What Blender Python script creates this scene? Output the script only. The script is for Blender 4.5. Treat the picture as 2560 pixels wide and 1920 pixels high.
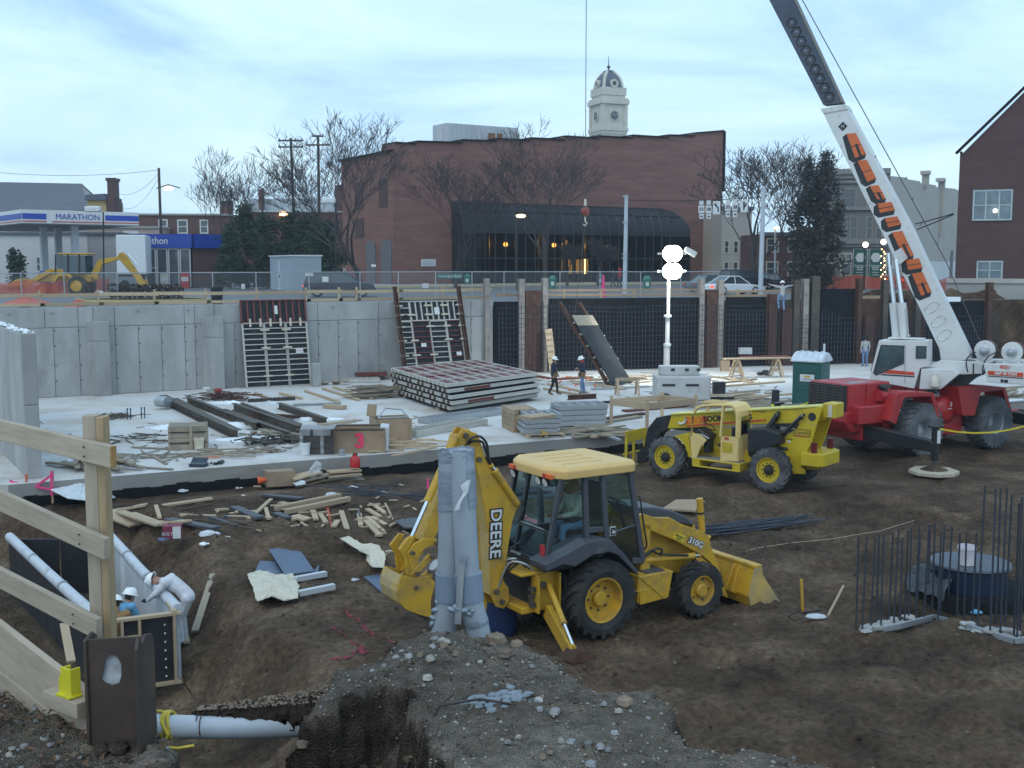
import bpy,math,random
from mathutils import Vector,Matrix,noise
R=math.radians
for o in list(bpy.data.objects):bpy.data.objects.remove(o)
S=bpy.context.scene
COL=S.collection
random.seed(7)
# ---------------- camera ----------------
CAMZ=6.1;FPX=2815.0;TP=300.0/FPX;PIT=math.atan(TP)
cam=bpy.data.cameras.new('camera');co=bpy.data.objects.new('camera',cam);COL.objects.link(co)
co.location=(0,0,CAMZ);co.rotation_euler=(R(90)-PIT,0,0)
cam.sensor_width=36;cam.lens=FPX/2560*36;cam.clip_end=3000;cam.clip_start=.1
S.camera=co
# ---------------- sky ----------------
W=bpy.data.worlds.new('World');S.world=W;W.use_nodes=True
nt=W.node_tree;N=nt.nodes;L=nt.links;N.clear()
out=N.new('ShaderNodeOutputWorld');bg=N.new('ShaderNodeBackground');bg.inputs[1].default_value=.15
sky=N.new('ShaderNodeTexSky');sky.sky_type='NISHITA';sky.sun_disc=False
SUN_EL,SUN_AZ=R(48),R(200)
sky.sun_elevation=SUN_EL;sky.sun_rotation=SUN_AZ;sky.air_density=1.2;sky.dust_density=2.0;sky.ozone_density=2.0
tc=N.new('ShaderNodeTexCoord');sep=N.new('ShaderNodeSeparateXYZ');L.new(tc.outputs['Generated'],sep.inputs[0])
# project the direction on a cloud deck so that clouds flatten towards the horizon
zz=N.new('ShaderNodeMath');zz.operation='ADD';zz.inputs[1].default_value=.16;L.new(sep.outputs['Z'],zz.inputs[0])
zm=N.new('ShaderNodeMath');zm.operation='MAXIMUM';zm.inputs[1].default_value=.12;L.new(zz.outputs[0],zm.inputs[0])
dx=N.new('ShaderNodeMath');dx.operation='DIVIDE';L.new(sep.outputs['X'],dx.inputs[0]);L.new(zm.outputs[0],dx.inputs[1])
dy=N.new('ShaderNodeMath');dy.operation='DIVIDE';L.new(sep.outputs['Y'],dy.inputs[0]);L.new(zm.outputs[0],dy.inputs[1])
cmb=N.new('ShaderNodeCombineXYZ');L.new(dx.outputs[0],cmb.inputs[0]);L.new(dy.outputs[0],cmb.inputs[1])
n1=N.new('ShaderNodeTexNoise');n1.inputs['Scale'].default_value=.8;n1.inputs['Detail'].default_value=7;n1.inputs['Roughness'].default_value=.58;n1.inputs['Distortion'].default_value=.8
L.new(cmb.outputs[0],n1.inputs['Vector'])
rp=N.new('ShaderNodeValToRGB');L.new(n1.outputs['Fac'],rp.inputs[0])
e=rp.color_ramp.elements;e[0].position=.34;e[0].color=(2.9,4.9,8.2,1);e[1].position=.66;e[1].color=(6.1,8.1,9.1,1)
m_=rp.color_ramp.elements.new(.5);m_.color=(4.6,6.8,8.6,1)
# the air low over the horizon is paler
hz=N.new('ShaderNodeMapRange');hz.inputs[1].default_value=0;hz.inputs[2].default_value=.22;hz.inputs[3].default_value=.5;hz.inputs[4].default_value=0;L.new(sep.outputs['Z'],hz.inputs[0])
mh=N.new('ShaderNodeMix');mh.data_type='RGBA';L.new(hz.outputs[0],mh.inputs[0]);L.new(rp.outputs[0],mh.inputs[6]);mh.inputs[7].default_value=(6.0,7.9,9.0,1)
mx=N.new('ShaderNodeMix');mx.data_type='RGBA';mx.inputs[0].default_value=.88
L.new(sky.outputs[0],mx.inputs[6]);L.new(mh.outputs[2],mx.inputs[7]);L.new(mx.outputs[2],bg.inputs[0]);L.new(bg.outputs[0],out.inputs[0])
# ---------------- sun behind the cloud ----------------
sl=bpy.data.lights.new('sun','SUN');sl.energy=.6;sl.angle=R(40);sl.color=(1,.95,.88)
so=bpy.data.objects.new('sun',sl);COL.objects.link(so)
sd=Vector((math.sin(SUN_AZ)*math.cos(SUN_EL),math.cos(SUN_AZ)*math.cos(SUN_EL),math.sin(SUN_EL)))
so.rotation_euler=sd.to_track_quat('Z','Y').to_euler();so.location=sd*50
v=S.view_settings;v.view_transform='Standard';v.look='None';v.exposure=0;v.gamma=1;v.use_curve_mapping=False
S.cycles.max_bounces=6;S.cycles.sample_clamp_indirect=4
# ---------------- geometry of the view: photograph pixel -> place in the world ----------------
_f=Vector((0,math.cos(PIT),-math.sin(PIT)));_u=Vector((0,math.sin(PIT),math.cos(PIT)));CAM=Vector((0,0,CAMZ))
def ray(x,y):return (_f + Vector((1,0,0))*((x-1280)/FPX) - _u*((y-960)/FPX))
def gz(x,y,z=0.0):
 d=ray(x,y);return CAM + d*((z-CAMZ)/d.z)
def gd(x,y,Y):
 d=ray(x,y);return CAM + d*(Y/d.y)
def pxm(Y):return Y/FPX*1.0          # metres per photograph pixel at distance Y
class Fr:
 "a thing's own axes: x along it to the picture's right, -y towards the camera"
 def __init__(s,o,yaw):s.o=Vector(o);s.yaw=yaw;s.ax=Vector((math.cos(yaw),math.sin(yaw),0));s.ay=Vector((-math.sin(yaw),math.cos(yaw),0))
 def loc(s,w):d=w-s.o;return Vector((d.dot(s.ax),d.dot(s.ay),d.z))
 def _hit(s,x,y,n,c):
  d=ray(x,y);t=(c-(CAM-s.o).dot(n))/d.dot(n);return s.loc(CAM+d*t)
 def py(s,x,y,ly):p=s._hit(x,y,s.ay,ly);return (p.x,p.z)
 def px(s,x,y,lx):p=s._hit(x,y,s.ax,lx);return (p.y,p.z)
 def pz(s,x,y,lz):p=s._hit(x,y,Vector((0,0,1)),lz);return (p.x,p.y)
 def pys(s,pts,ly):return [s.py(x,y,ly) for x,y in pts]
 def P(s,x,y,ly):a,b=s.py(x,y,ly);return Vector((a,ly,b))
# ---------------- mesh builder ----------------
Z=Vector((0,0,1))
def frame_of(d,up=Z):
 d=d.normalized();a=d.cross(up)
 if a.length < 1e-4:a=d.cross(Vector((1,0,0)))
 a.normalize();return a,a.cross(d).normalized()
class MB:
 def __init__(s):s.v=[];s.f=[];s.mi=[];s.cur=0
 def face(s,idx):s.f.append(idx);s.mi.append(s.cur)
 def add(s,vs):n=len(s.v);s.v.extend(tuple(p) for p in vs);return n
 def poly(s,pts):n=s.add(pts);s.face(list(range(n,n+len(pts))));return s
 def box(s,c,d,M=None,yaw=0):
  c=Vector(c);h=Vector(d)/2;cs=[Vector((sx*h.x,sy*h.y,sz*h.z)) for sz in (-1,1) for sy in (-1,1) for sx in (-1,1)]
  if yaw:cs=[Matrix.Rotation(yaw,3,'Z') @ p for p in cs]
  if M is not None:cs=[M @ p for p in cs]
  n=s.add([c+p for p in cs])
  for q in ((0,2,3,1),(4,5,7,6),(0,1,5,4),(2,6,7,3),(0,4,6,2),(1,3,7,5)):s.face([n+i for i in q])
  return s
 def bar(s,p0,p1,w,h,up=Z):
  p0=Vector(p0);p1=Vector(p1);a,b=frame_of(p1-p0,up);a=a*(w/2);b=b*(h/2)
  n=s.add([p0-a-b,p0+a-b,p0+a+b,p0-a+b,p1-a-b,p1+a-b,p1+a+b,p1-a+b])
  for q in ((0,1,2,3),(7,6,5,4),(0,4,5,1),(1,5,6,2),(2,6,7,3),(3,7,4,0)):s.face([n+i for i in q])
  return s
 def tube(s,pts,r,n=8,cap=True):
  pts=[Vector(p) for p in pts];m=len(pts);rs=r if isinstance(r,(list,tuple)) else [r]*m;base=len(s.v)
  for i,p in enumerate(pts):
   d=(pts[min(i+1,m-1)]-pts[max(i-1,0)]);a,b=frame_of(d)
   s.add([p+(a*math.cos(t)+b*math.sin(t))*rs[i] for t in (2*math.pi*k/n for k in range(n))])
  for i in range(m-1):
   for k in range(n):s.face([base+i*n+k,base+i*n+(k+1) % n,base+(i+1)*n+(k+1) % n,base+(i+1)*n+k])
  if cap:s.face([base+k for k in range(n)][::-1]);s.face([base+(m-1)*n+k for k in range(n)])
  return s
 def cyl(s,p0,p1,r,r1=None,n=16):return s.tube([p0,p1],[r,r if r1 is None else r1],n)
 def lathe(s,prof,o,axis,n=24,closed=False):
  o=Vector(o);axis=Vector(axis).normalized();a,b=frame_of(axis);base=len(s.v);m=len(prof)
  for r,t in prof:s.add([o+axis*t+(a*math.cos(q)+b*math.sin(q))*max(r,1e-4) for q in (2*math.pi*k/n for k in range(n))])
  for i in range(m if closed else m-1):
   j=(i+1) % m
   for k in range(n):s.face([base+i*n+k,base+i*n+(k+1) % n,base+j*n+(k+1) % n,base+j*n+k])
  return s
 def prism(s,poly,y0,y1,ax='y'):
  mk=(lambda p,t:(p[0],t,p[1])) if ax == 'y' else (lambda p,t:(p[0],p[1],t)) if ax == 'z' else (lambda p,t:(t,p[0],p[1]))
  m=len(poly);n=s.add([mk(p,y0) for p in poly]+[mk(p,y1) for p in poly])
  s.face([n+i for i in range(m)]);s.face([n+m+i for i in range(m)][::-1])
  for i in range(m):j=(i+1) % m;s.face([n+i,n+m+i,n+m+j,n+j])
  return s
 def sphere(s,c,r,n=12,m=8,sc=(1,1,1),M=None):
  c=Vector(c);base=len(s.v)
  for i in range(m+1):
   t=math.pi*i/m
   for k in range(n):
    q=2*math.pi*k/n;p=Vector((math.sin(t)*math.cos(q)*sc[0],math.sin(t)*math.sin(q)*sc[1],math.cos(t)*sc[2]))*r
    s.v.append(tuple(c+(M @ p if M else p)))
  for i in range(m):
   for k in range(n):s.face([base+i*n+k,base+(i+1)*n+k,base+(i+1)*n+(k+1) % n,base+i*n+(k+1) % n])
  return s
 def rock(s,c,r,rng,flat=.7):
  n=6;c=Vector(c);base=len(s.v);ph=rng.random()*6;s.v.append(tuple(c+Vector((0,0,r*flat*rng.uniform(.7,1.1)))))
  for z,q in ((.45,.8),(-.35,.95)):
   for k in range(n):
    a=ph+2*math.pi*k/n;w=r*q*rng.uniform(.75,1.2);s.v.append((c.x+w*math.cos(a),c.y+w*math.sin(a),c.z+z*r*flat*rng.uniform(.7,1.2)))
  for k in range(n):
   s.face([base,base+1+k,base+1+(k+1) % n]);s.face([base+1+k,base+1+n+k,base+1+n+(k+1) % n,base+1+(k+1) % n])
  return s
 def tri_blob(s,c,r,rng):
  "one leaf-sized face pair"
  c=Vector(c);a=Vector((rng.gauss(0,1),rng.gauss(0,1),rng.gauss(0,.7))).normalized();b,d=frame_of(a)
  n=s.add([c+b*r,c+d*r*.6,c-b*r,c-d*r*.6]);s.face([n,n+1,n+2,n+3]);return s
 def build(s,name,mat,parent=None,smooth=0,bev=0,seg=1):
  me=bpy.data.meshes.new(name);me.from_pydata(s.v,[],s.f)
  for m in (mat if isinstance(mat,(list,tuple)) else [mat]):me.materials.append(m)
  if isinstance(mat,(list,tuple)):me.polygons.foreach_set('material_index',s.mi)
  me.validate()
  if smooth:me.shade_smooth();me.set_sharp_from_angle(angle=R(smooth))
  o=bpy.data.objects.new(name,me);COL.objects.link(o)
  if parent:o.parent=parent
  if bev:
   b=o.modifiers.new('bevel','BEVEL');b.width=bev;b.segments=seg;b.limit_method='ANGLE';b.angle_limit=R(35)
  return o
def pieces(b,name,mat,parent=None,**kw):
 "one object for each loose piece of a builder"
 par=list(range(len(b.v)))
 def fd(i):
  while par[i] != i:par[i]=par[par[i]];i=par[i]
  return i
 for f in b.f:
  for k in f[1:]:par[fd(k)]=fd(f[0])
 gr={}
 for f in b.f:gr.setdefault(fd(f[0]),[]).append(f)
 out_=[]
 for fs in gr.values():
  m=MB();mp={}
  for f in fs:
   for i in f:
    if i not in mp:mp[i]=len(m.v);m.v.append(b.v[i])
   m.face([mp[i] for i in f])
  out_.append(m.build(name,mat,parent,**kw))
 return out_
def fix_normals(o):
 import bmesh
 b=bmesh.new();b.from_mesh(o.data);bmesh.ops.recalc_face_normals(b,faces=b.faces);b.to_mesh(o.data);b.free();return o
def tag(o,label=None,cat=None,group=None,kind=None):
 if label:o['label']=label
 if cat:o['category']=cat
 if group:o['group']=group
 if kind:o['kind']=kind
 return o
def thing(name,label,cat,loc=(0,0,0),yaw=0,group=None):
 o=bpy.data.objects.new(name,None);COL.objects.link(o);o.location=loc;o.rotation_euler=(0,0,yaw);o.empty_display_size=.2
 return tag(o,label,cat,group)
def link_copy(o,parent=None):
 c=o.copy();COL.objects.link(c)
 if parent:c.parent=parent
 for ch in list(o.children):link_copy(ch,c)
 return c
def place(o,loc,yaw=0,label=None,group=None):
 o.location=loc;o.rotation_euler=(0,0,yaw)
 if label:o['label']=label
 if group:o['group']=group
 return o
def kind(o,k):o['kind']=k;return o
def text(name,body,size,mat,parent,M,ext=.002,bold=0,sx=1,al='CENTER',shear=0):
 cu=bpy.data.curves.new(name,'FONT');cu.body=body;cu.size=size;cu.extrude=ext;cu.offset=bold;cu.align_x=al;cu.align_y='CENTER';cu.resolution_u=3;cu.shear=shear
 t=bpy.data.objects.new('t',cu);COL.objects.link(t);dg=bpy.context.evaluated_depsgraph_get()
 me=bpy.data.meshes.new_from_object(t.evaluated_get(dg));bpy.data.objects.remove(t);bpy.data.curves.remove(cu)
 me.name=name;me.materials.clear();me.materials.append(mat);me.transform(M @ Matrix.Diagonal((sx,1,1,1)))
 o=bpy.data.objects.new(name,me);COL.objects.link(o)
 if parent:o.parent=parent
 return o
def TM(loc,xd,yd):
 xd=Vector(xd).normalized();zd=xd.cross(Vector(yd)).normalized();yd=zd.cross(xd);m=Matrix((xd,yd,zd)).transposed().to_4x4();m.translation=Vector(loc);return m
# ---------------- materials ----------------
MATS={}
def mat(name,col,rough=.8,metal=0.,var=.2,scale=3.,bump=0.,bscale=40.,dirt=None,damt=.45,dscale=2.5,rnd=0.,emit=0.,spec=.5,alpha=None,stretch=None,det=6):
 if name in MATS:return MATS[name]
 m=bpy.data.materials.new(name);m.use_nodes=True;n=m.node_tree.nodes;l=m.node_tree.links;b=n['Principled BSDF']
 b.inputs['Roughness'].default_value=rough;b.inputs['Metallic'].default_value=metal;b.inputs['Specular IOR Level'].default_value=spec
 t=n.new('ShaderNodeTexCoord');vec=t.outputs['Object']
 if stretch:
  mp=n.new('ShaderNodeMapping');mp.inputs['Scale'].default_value=stretch;l.new(vec,mp.inputs[0]);vec=mp.outputs[0]
 nz=n.new('ShaderNodeTexNoise');nz.inputs['Scale'].default_value=scale;nz.inputs['Detail'].default_value=det;nz.inputs['Roughness'].default_value=.62;l.new(vec,nz.inputs['Vector'])
 mr=n.new('ShaderNodeMapRange');mr.inputs[1].default_value=.25;mr.inputs[2].default_value=.75;mr.inputs[3].default_value=1-var;mr.inputs[4].default_value=1+var;l.new(nz.outputs['Fac'],mr.inputs[0])
 fac=mr.outputs[0]
 if rnd:
  oi=n.new('ShaderNodeObjectInfo');r2=n.new('ShaderNodeMapRange');r2.inputs[3].default_value=1-rnd;r2.inputs[4].default_value=1+rnd;l.new(oi.outputs['Random'],r2.inputs[0])
  mu=n.new('ShaderNodeMath');mu.operation='MULTIPLY';l.new(fac,mu.inputs[0]);l.new(r2.outputs[0],mu.inputs[1]);fac=mu.outputs[0]
 vm=n.new('ShaderNodeVectorMath');vm.operation='SCALE';vm.inputs[0].default_value=col;l.new(fac,vm.inputs['Scale']);c=vm.outputs[0]
 if dirt:
  n2=n.new('ShaderNodeTexNoise');n2.inputs['Scale'].default_value=dscale;n2.inputs['Detail'].default_value=8;n2.inputs['Roughness'].default_value=.7;l.new(vec,n2.inputs['Vector'])
  d=n.new('ShaderNodeMapRange');d.inputs[1].default_value=.75-.45*damt;d.inputs[2].default_value=.85-.2*damt;d.inputs[4].default_value=.9;l.new(n2.outputs['Fac'],d.inputs[0])
  mm=n.new('ShaderNodeMix');mm.data_type='RGBA';l.new(d.outputs[0],mm.inputs[0]);l.new(c,mm.inputs[6]);mm.inputs[7].default_value=(*dirt,1);c=mm.outputs[2]
  rm=n.new('ShaderNodeMapRange');rm.inputs[3].default_value=rough;rm.inputs[4].default_value=max(rough,.85);l.new(d.outputs[0],rm.inputs[0]);l.new(rm.outputs[0],b.inputs['Roughness'])
 l.new(c,b.inputs['Base Color'])
 if bump:
  n3=n.new('ShaderNodeTexNoise');n3.inputs['Scale'].default_value=bscale;n3.inputs['Detail'].default_value=5;l.new(vec,n3.inputs['Vector'])
  bp=n.new('ShaderNodeBump');bp.inputs['Strength'].default_value=bump;bp.inputs['Distance'].default_value=.02;l.new(n3.outputs['Fac'],bp.inputs['Height']);l.new(bp.outputs[0],b.inputs['Normal'])
 if emit:b.inputs['Emission Color'].default_value=(*col,1);b.inputs['Emission Strength'].default_value=emit
 MATS[name]=m;return m
def brickmat(name,c1,c2,mortar,var=.35):
 m=mat(name,c1,.9);n=m.node_tree.nodes;l=m.node_tree.links;b=n['Principled BSDF']
 t=n.new('ShaderNodeTexCoord');sp=n.new('ShaderNodeSeparateXYZ');l.new(t.outputs['Object'],sp.inputs[0])
 ad=n.new('ShaderNodeMath');ad.operation='ADD';l.new(sp.outputs[0],ad.inputs[0]);l.new(sp.outputs[1],ad.inputs[1])
 cb=n.new('ShaderNodeCombineXYZ');l.new(ad.outputs[0],cb.inputs[0]);l.new(sp.outputs[2],cb.inputs[1])
 br=n.new('ShaderNodeTexBrick');br.inputs['Scale'].default_value=1;br.inputs['Brick Width'].default_value=.22;br.inputs['Row Height'].default_value=.075;br.inputs['Mortar Size'].default_value=.009
 br.inputs['Color1'].default_value=(*c1,1);br.inputs['Color2'].default_value=(*c2,1);br.inputs['Mortar'].default_value=(*mortar,1);l.new(cb.outputs[0],br.inputs['Vector'])
 mpp=n.new('ShaderNodeMapping');mpp.inputs['Scale'].default_value=(.22,1.5,1);l.new(cb.outputs[0],mpp.inputs[0]);nz=n.new('ShaderNodeTexNoise');nz.inputs['Scale'].default_value=.8;nz.inputs['Detail'].default_value=9;nz.inputs['Roughness'].default_value=.72;l.new(mpp.outputs[0],nz.inputs['Vector'])
 mr=n.new('ShaderNodeMapRange');mr.inputs[1].default_value=.25;mr.inputs[2].default_value=.75;mr.inputs[3].default_value=1-var;mr.inputs[4].default_value=1+var;l.new(nz.outputs['Fac'],mr.inputs[0])
 vm=n.new('ShaderNodeVectorMath');vm.operation='SCALE';l.new(br.outputs['Color'],vm.inputs[0]);l.new(mr.outputs[0],vm.inputs['Scale']);l.new(vm.outputs[0],b.inputs['Base Color'])
 bp=n.new('ShaderNodeBump');bp.inputs['Strength'].default_value=.5;bp.inputs['Distance'].default_value=.01;bp.invert=True;l.new(br.outputs['Fac'],bp.inputs['Height']);l.new(bp.outputs[0],b.inputs['Normal'])
 return m
def glassmat(name,tint,rough=.05,gc=(.9,.95,1)):
 "tinted pane: part mirror, part see-through"
 m=bpy.data.materials.new(name);m.use_nodes=True;n=m.node_tree.nodes;l=m.node_tree.links;n.remove(n['Principled BSDF']);o=n['Material Output']
 tr=n.new('ShaderNodeBsdfTransparent');tr.inputs[0].default_value=(*tint,1);gl=n.new('ShaderNodeBsdfGlossy');gl.inputs['Roughness'].default_value=rough;gl.inputs['Color'].default_value=(*gc,1)
 fr=n.new('ShaderNodeFresnel');fr.inputs[0].default_value=1.5;ad=n.new('ShaderNodeMath');ad.operation='ADD';ad.inputs[1].default_value=.03;l.new(fr.outputs[0],ad.inputs[0])
 mx=n.new('ShaderNodeMixShader');l.new(ad.outputs[0],mx.inputs[0]);l.new(tr.outputs[0],mx.inputs[1]);l.new(gl.outputs[0],mx.inputs[2]);l.new(mx.outputs[0],o.inputs[0]);MATS[name]=m;return m
M=dict(
 memb=mat('black_membrane',(.012,.013,.017),.8,spec=.15,var=.4,scale=1.5),
 conc=mat('concrete',(.345,.345,.335),.88,var=.22,scale=.9,bump=.25,bscale=25,dirt=(.20,.195,.18),damt=.45,dscale=.6,rnd=.09,stretch=(1,1,.45)),
 concd=mat('concrete_grey',(.29,.29,.28),.9,var=.2,scale=1.5,bump=.3,bscale=30),
 slab=mat('slab_concrete',(.66,.65,.64),.8,var=.22,scale=.4,bump=.2,bscale=20,dirt=(.34,.28,.215),damt=.8,dscale=.4),
 snow=mat('snow',(.8,.82,.85),.75,var=.06,scale=3,bump=.3,bscale=8),
 asph=mat('asphalt',(.115,.115,.12),.6,var=.25,scale=.25,bump=.2,bscale=60,dirt=(.19,.19,.19),damt=.35,dscale=.15),
 walk=mat('pavement',(.33,.32,.30),.85,var=.15,scale=.6),
 tar=mat('tar_black',(.010,.010,.011),.8,spec=.15,var=.5,scale=6,bump=.8,bscale=9),
 wood=mat('lumber',(.43,.32,.21),.75,var=.22,scale=2.2,stretch=(1,6,6),bump=.1,rnd=.18),
 woodg=mat('weathered_lumber',(.30,.25,.19),.85,var=.3,scale=2.2,stretch=(1,6,6),bump=.2,rnd=.2),
 woodp=mat('plywood',(.33,.235,.155),.8,var=.2,scale=2,rnd=.1,dirt=(.17,.12,.08),damt=.4),
 rust=mat('rusty_steel',(.085,.042,.03),.8,metal=.2,var=.5,scale=3,bump=.2,dirt=(.16,.07,.035),damt=.5),
 steel=mat('dark_steel',(.10,.085,.07),.6,metal=.4,var=.35,scale=2,dirt=(.17,.10,.055),damt=.5),
 galv=mat('galvanised',(.42,.44,.46),.45,metal=.6,var=.15,scale=2),
 alum=mat('form_aluminium',(.50,.48,.43),.6,metal=.25,var=.3,scale=5,dirt=(.22,.18,.13),damt=.45),
 formf=mat('form_face',(.032,.033,.038),.8,spec=.2,var=.45,scale=2,dirt=(.15,.13,.10),damt=.36,dscale=2),
 maroon=mat('form_red_paint',(.14,.03,.026),.6,var=.35,scale=4,dirt=(.22,.17,.14),damt=.45),
 rebar=mat('rebar',(.045,.05,.068),.6,metal=.3,var=.35,scale=5),
 yel=mat('yellow_paint',(.53,.30,.022),.42,var=.12,scale=1.5,dirt=(.20,.13,.06),damt=.6,dscale=2.6,bump=.05,bscale=6),
 yelt=mat('pale_yellow_plastic',(.68,.44,.16),.45,var=.07,scale=2,dirt=(.5,.35,.17),damt=.3),
 yel2=mat('lemon_paint',(.55,.39,.012),.4,var=.12,scale=1.5,dirt=(.30,.26,.08),damt=.5),
 cream=mat('cream_paint',(.72,.52,.20),.5,var=.08,scale=2,dirt=(.4,.31,.16),damt=.34),
 blk=mat('black_paint',(.016,.017,.02),.42,var=.4,scale=3,dirt=(.07,.062,.055),damt=.42),
 rub=mat('tyre_rubber',(.022,.021,.021),.85,var=.3,scale=3,dirt=(.085,.066,.05),damt=.55,dscale=1.6,bump=.2),
 rubm=mat('muddy_rubber',(.045,.042,.042),.85,var=.3,scale=3,dirt=(.17,.17,.175),damt=.75,dscale=1.4),
 char=mat('charcoal_plastic',(.06,.062,.075),.55,var=.12,scale=3,dirt=(.16,.13,.10),damt=.35),
 red=mat('red_paint',(.37,.02,.022),.38,var=.2,scale=1.2,dirt=(.17,.05,.04),damt=.42),
 white=mat('white_paint',(.63,.63,.62),.45,var=.08,scale=1.5,dirt=(.38,.33,.29),damt=.38),
 chrome=mat('chrome_rod',(.75,.77,.8),.18,metal=1,var=.05),
 hose=mat('hose_rubber',(.018,.018,.02),.5),
 pvc=mat('white_pvc',(.50,.52,.55),.45,var=.1,scale=2,dirt=(.27,.23,.19),damt=.42),
 gpvc=mat('grey_conduit',(.30,.335,.38),.45,var=.08,scale=2,dirt=(.23,.24,.26),damt=.4),
 tape=mat('silver_tape',(.24,.28,.33),.35,metal=.2,var=.25,scale=6,stretch=(1,1,3),bump=.2,bscale=12),
 orange=mat('orange_fence',(.62,.10,.05),.8,var=.25,scale=4),
 lor=mat('orange_letters',(.60,.13,.03),.5,var=.12,scale=2),
 green=mat('green_plastic',(.012,.085,.075),.5,var=.15,scale=1),
 blue=mat('blue_sign',(.012,.055,.36),.45,var=.05),
 redp=mat('red_sign',(.45,.03,.03),.5),
 skin=mat('skin',(.36,.2,.14),.6),pink=mat('pink_tape',(.75,.06,.22),.6),
 navy=mat('navy_cloth',(.025,.03,.055),.9,var=.3,scale=14),jean=mat('denim',(.13,.2,.34),.9,var=.3,scale=14),khaki=mat('tan_cloth',(.42,.40,.33),.9,var=.2,scale=14),
 greyc=mat('grey_cloth',(.34,.34,.35),.9,var=.2,scale=14),whitec=mat('white_cloth',(.6,.6,.63),.9,var=.15,scale=10),blackc=mat('black_cloth',(.018,.018,.02),.9,var=.3,scale=14),
 redc=mat('red_cloth',(.42,.03,.03),.9),brownc=mat('brown_duck',(.30,.17,.075),.9,var=.2,scale=14),bluec=mat('sky_blue_cloth',(.14,.36,.55),.9),leath=mat('leather',(.22,.12,.05),.8),boot=mat('boot',(.16,.10,.05),.8),
 hat=mat('hard_hat',(.8,.8,.78),.3,var=.03),hair=mat('dark_hair',(.02,.015,.012),.8),
 glass=glassmat('cab_glass',(.68,.86,.84)),dglass=glassmat('dark_glass',(.16,.14,.13),.06,(.22,.2,.2)),wglass=mat('window_pane',(.05,.065,.075),.08,var=.3,scale=.6,spec=.8),
 wrapm=mat('thin_poly',(.55,.56,.58),.3,var=.2,scale=5),
 plast=mat('poly_sheet',(.55,.56,.57),.35,var=.15,scale=4,bump=.6,bscale=9),tarp=mat('cement_bag',(.58,.52,.41),.85,var=.15,scale=4,bump=.5,bscale=14),
 bboard=mat('blue_board',(.085,.12,.18),.6,var=.15,scale=3,dirt=(.2,.2,.2),damt=.25),
)
# =============== LAND ===============
STREET=3.8
def sstep(a,b,x):
 t=min(1,max(0,(x-a)/(b-a)));return t*t*(3-2*t)
def sdf(poly,x,y):
 "signed distance to a polygon, negative inside"
 d=1e18;ins=False;n=len(poly);j=n-1
 for i in range(n):
  ax,ay=poly[j];bx,by=poly[i];ex,ey=bx-ax,by-ay;wx,wy=x-ax,y-ay
  t=min(1,max(0,(wx*ex+wy*ey)/(ex*ex+ey*ey+1e-9)));qx,qy=wx-ex*t,wy-ey*t;d=min(d,qx*qx+qy*qy)
  if (ay > y) != (by > y) and x < (bx-ax)*(y-ay)/(by-ay)+ax:ins=not ins
  j=i
 d=math.sqrt(d);return -d if ins else d
def G2(pts,z):return [tuple(gz(x,y,z).xy) for x,y in pts]
def fb(x,y,s,o=4):return noise.fractal(Vector((x*s,y*s,3.7)),.9,2.1,o)
SL0,SL1=gz(20,1212),gz(2700,991)          # front edge of the slab
_sd=(SL1-SL0).normalized();_sn=Vector((-_sd.y,_sd.x,0))
def slabdist(x,y):return (Vector((x,y,0))-SL0).dot(_sn)     # >0 on the slab
PIT_=G2([(-700,1262),(120,1262),(266,1273),(382,1296),(463,1331),(545,1440),(630,1540),(730,1625),(800,1690)],-.4)+[(-2.0,13),(-1.2,9),(-.5,4),(-30,4)]
HILLS=[(gz(745,1345,-.2),1.9,.75,.42),(gz(600,1300,-.3),1.2,.7,.2),(gz(900,1400,-.3),.9,.6,.2),(gz(2060,1700,-.4),1.2,.7,.16),(gz(2350,1290,-.4),1.6,1.0,.15),(gz(1850,1420,-.4),1.3,.8,.12),(gz(1700,1760,-.4),.9,.6,.14),(gz(2400,1800,-.4),1.0,.7,.15)]
def dz(x,y,fine=True):
 z=-.42-.30*(1-sstep(.0,3.0,-slabdist(x,y)))*(1-sstep(2,14,x))
 for c,a,b,h in HILLS:
  q=((x-c.x)/a)**2+((y-c.y)/b)**2
  if q < 8:z+=h*math.exp(-q)
 if x < 1 and y < 32:
  d=sdf(PIT_,x,y)+.35*fb(x,y,.8)
  z-=1.35*(1-sstep(-1.5,.12,d)) if d < .12 else 0
  if -.3 < d < .9:z+=.10*(1-abs((d-.3)/.6))
 z+=.07*fb(x,y,.35)+(.085*fb(x,y,1.3) + .085*abs(fb(x,y,3.6,5))+.05*fb(x,y,7.5,3)*max(0,fb(x,y,.5)+.25) if fine else 0)
 if x > -1:
  for k,(ux,uy,ph) in enumerate(((.86,.5,.3),(.95,-.3,1.1),(.7,.7,.2))):
   s_=(-uy*x+ux*y+ph+.5*fb(x,y,.12)) % 3.4;g_=abs(s_-.4) if s_ < 1.2 else abs(s_-2.2)
   if g_ < .32:z-=(.085*(1-(g_/.32)**2)+.026*math.sin(22*(ux*x+uy*y)+6*(s_ < .4)))*sstep(-.1,.35,fb(x,y,.22+.05*k)+.15)
 z+=.02*math.sin(3.3*(x*.5+y)+4*fb(x,y,.25))*sstep(4,10,x)
 return z
def gt(px,py,z=-.42):
 "point of the dirt seen at a photograph pixel"
 for _ in range(12):p=gz(px,py,z);z=dz(p.x,p.y)
 return gz(px,py,z)
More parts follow.
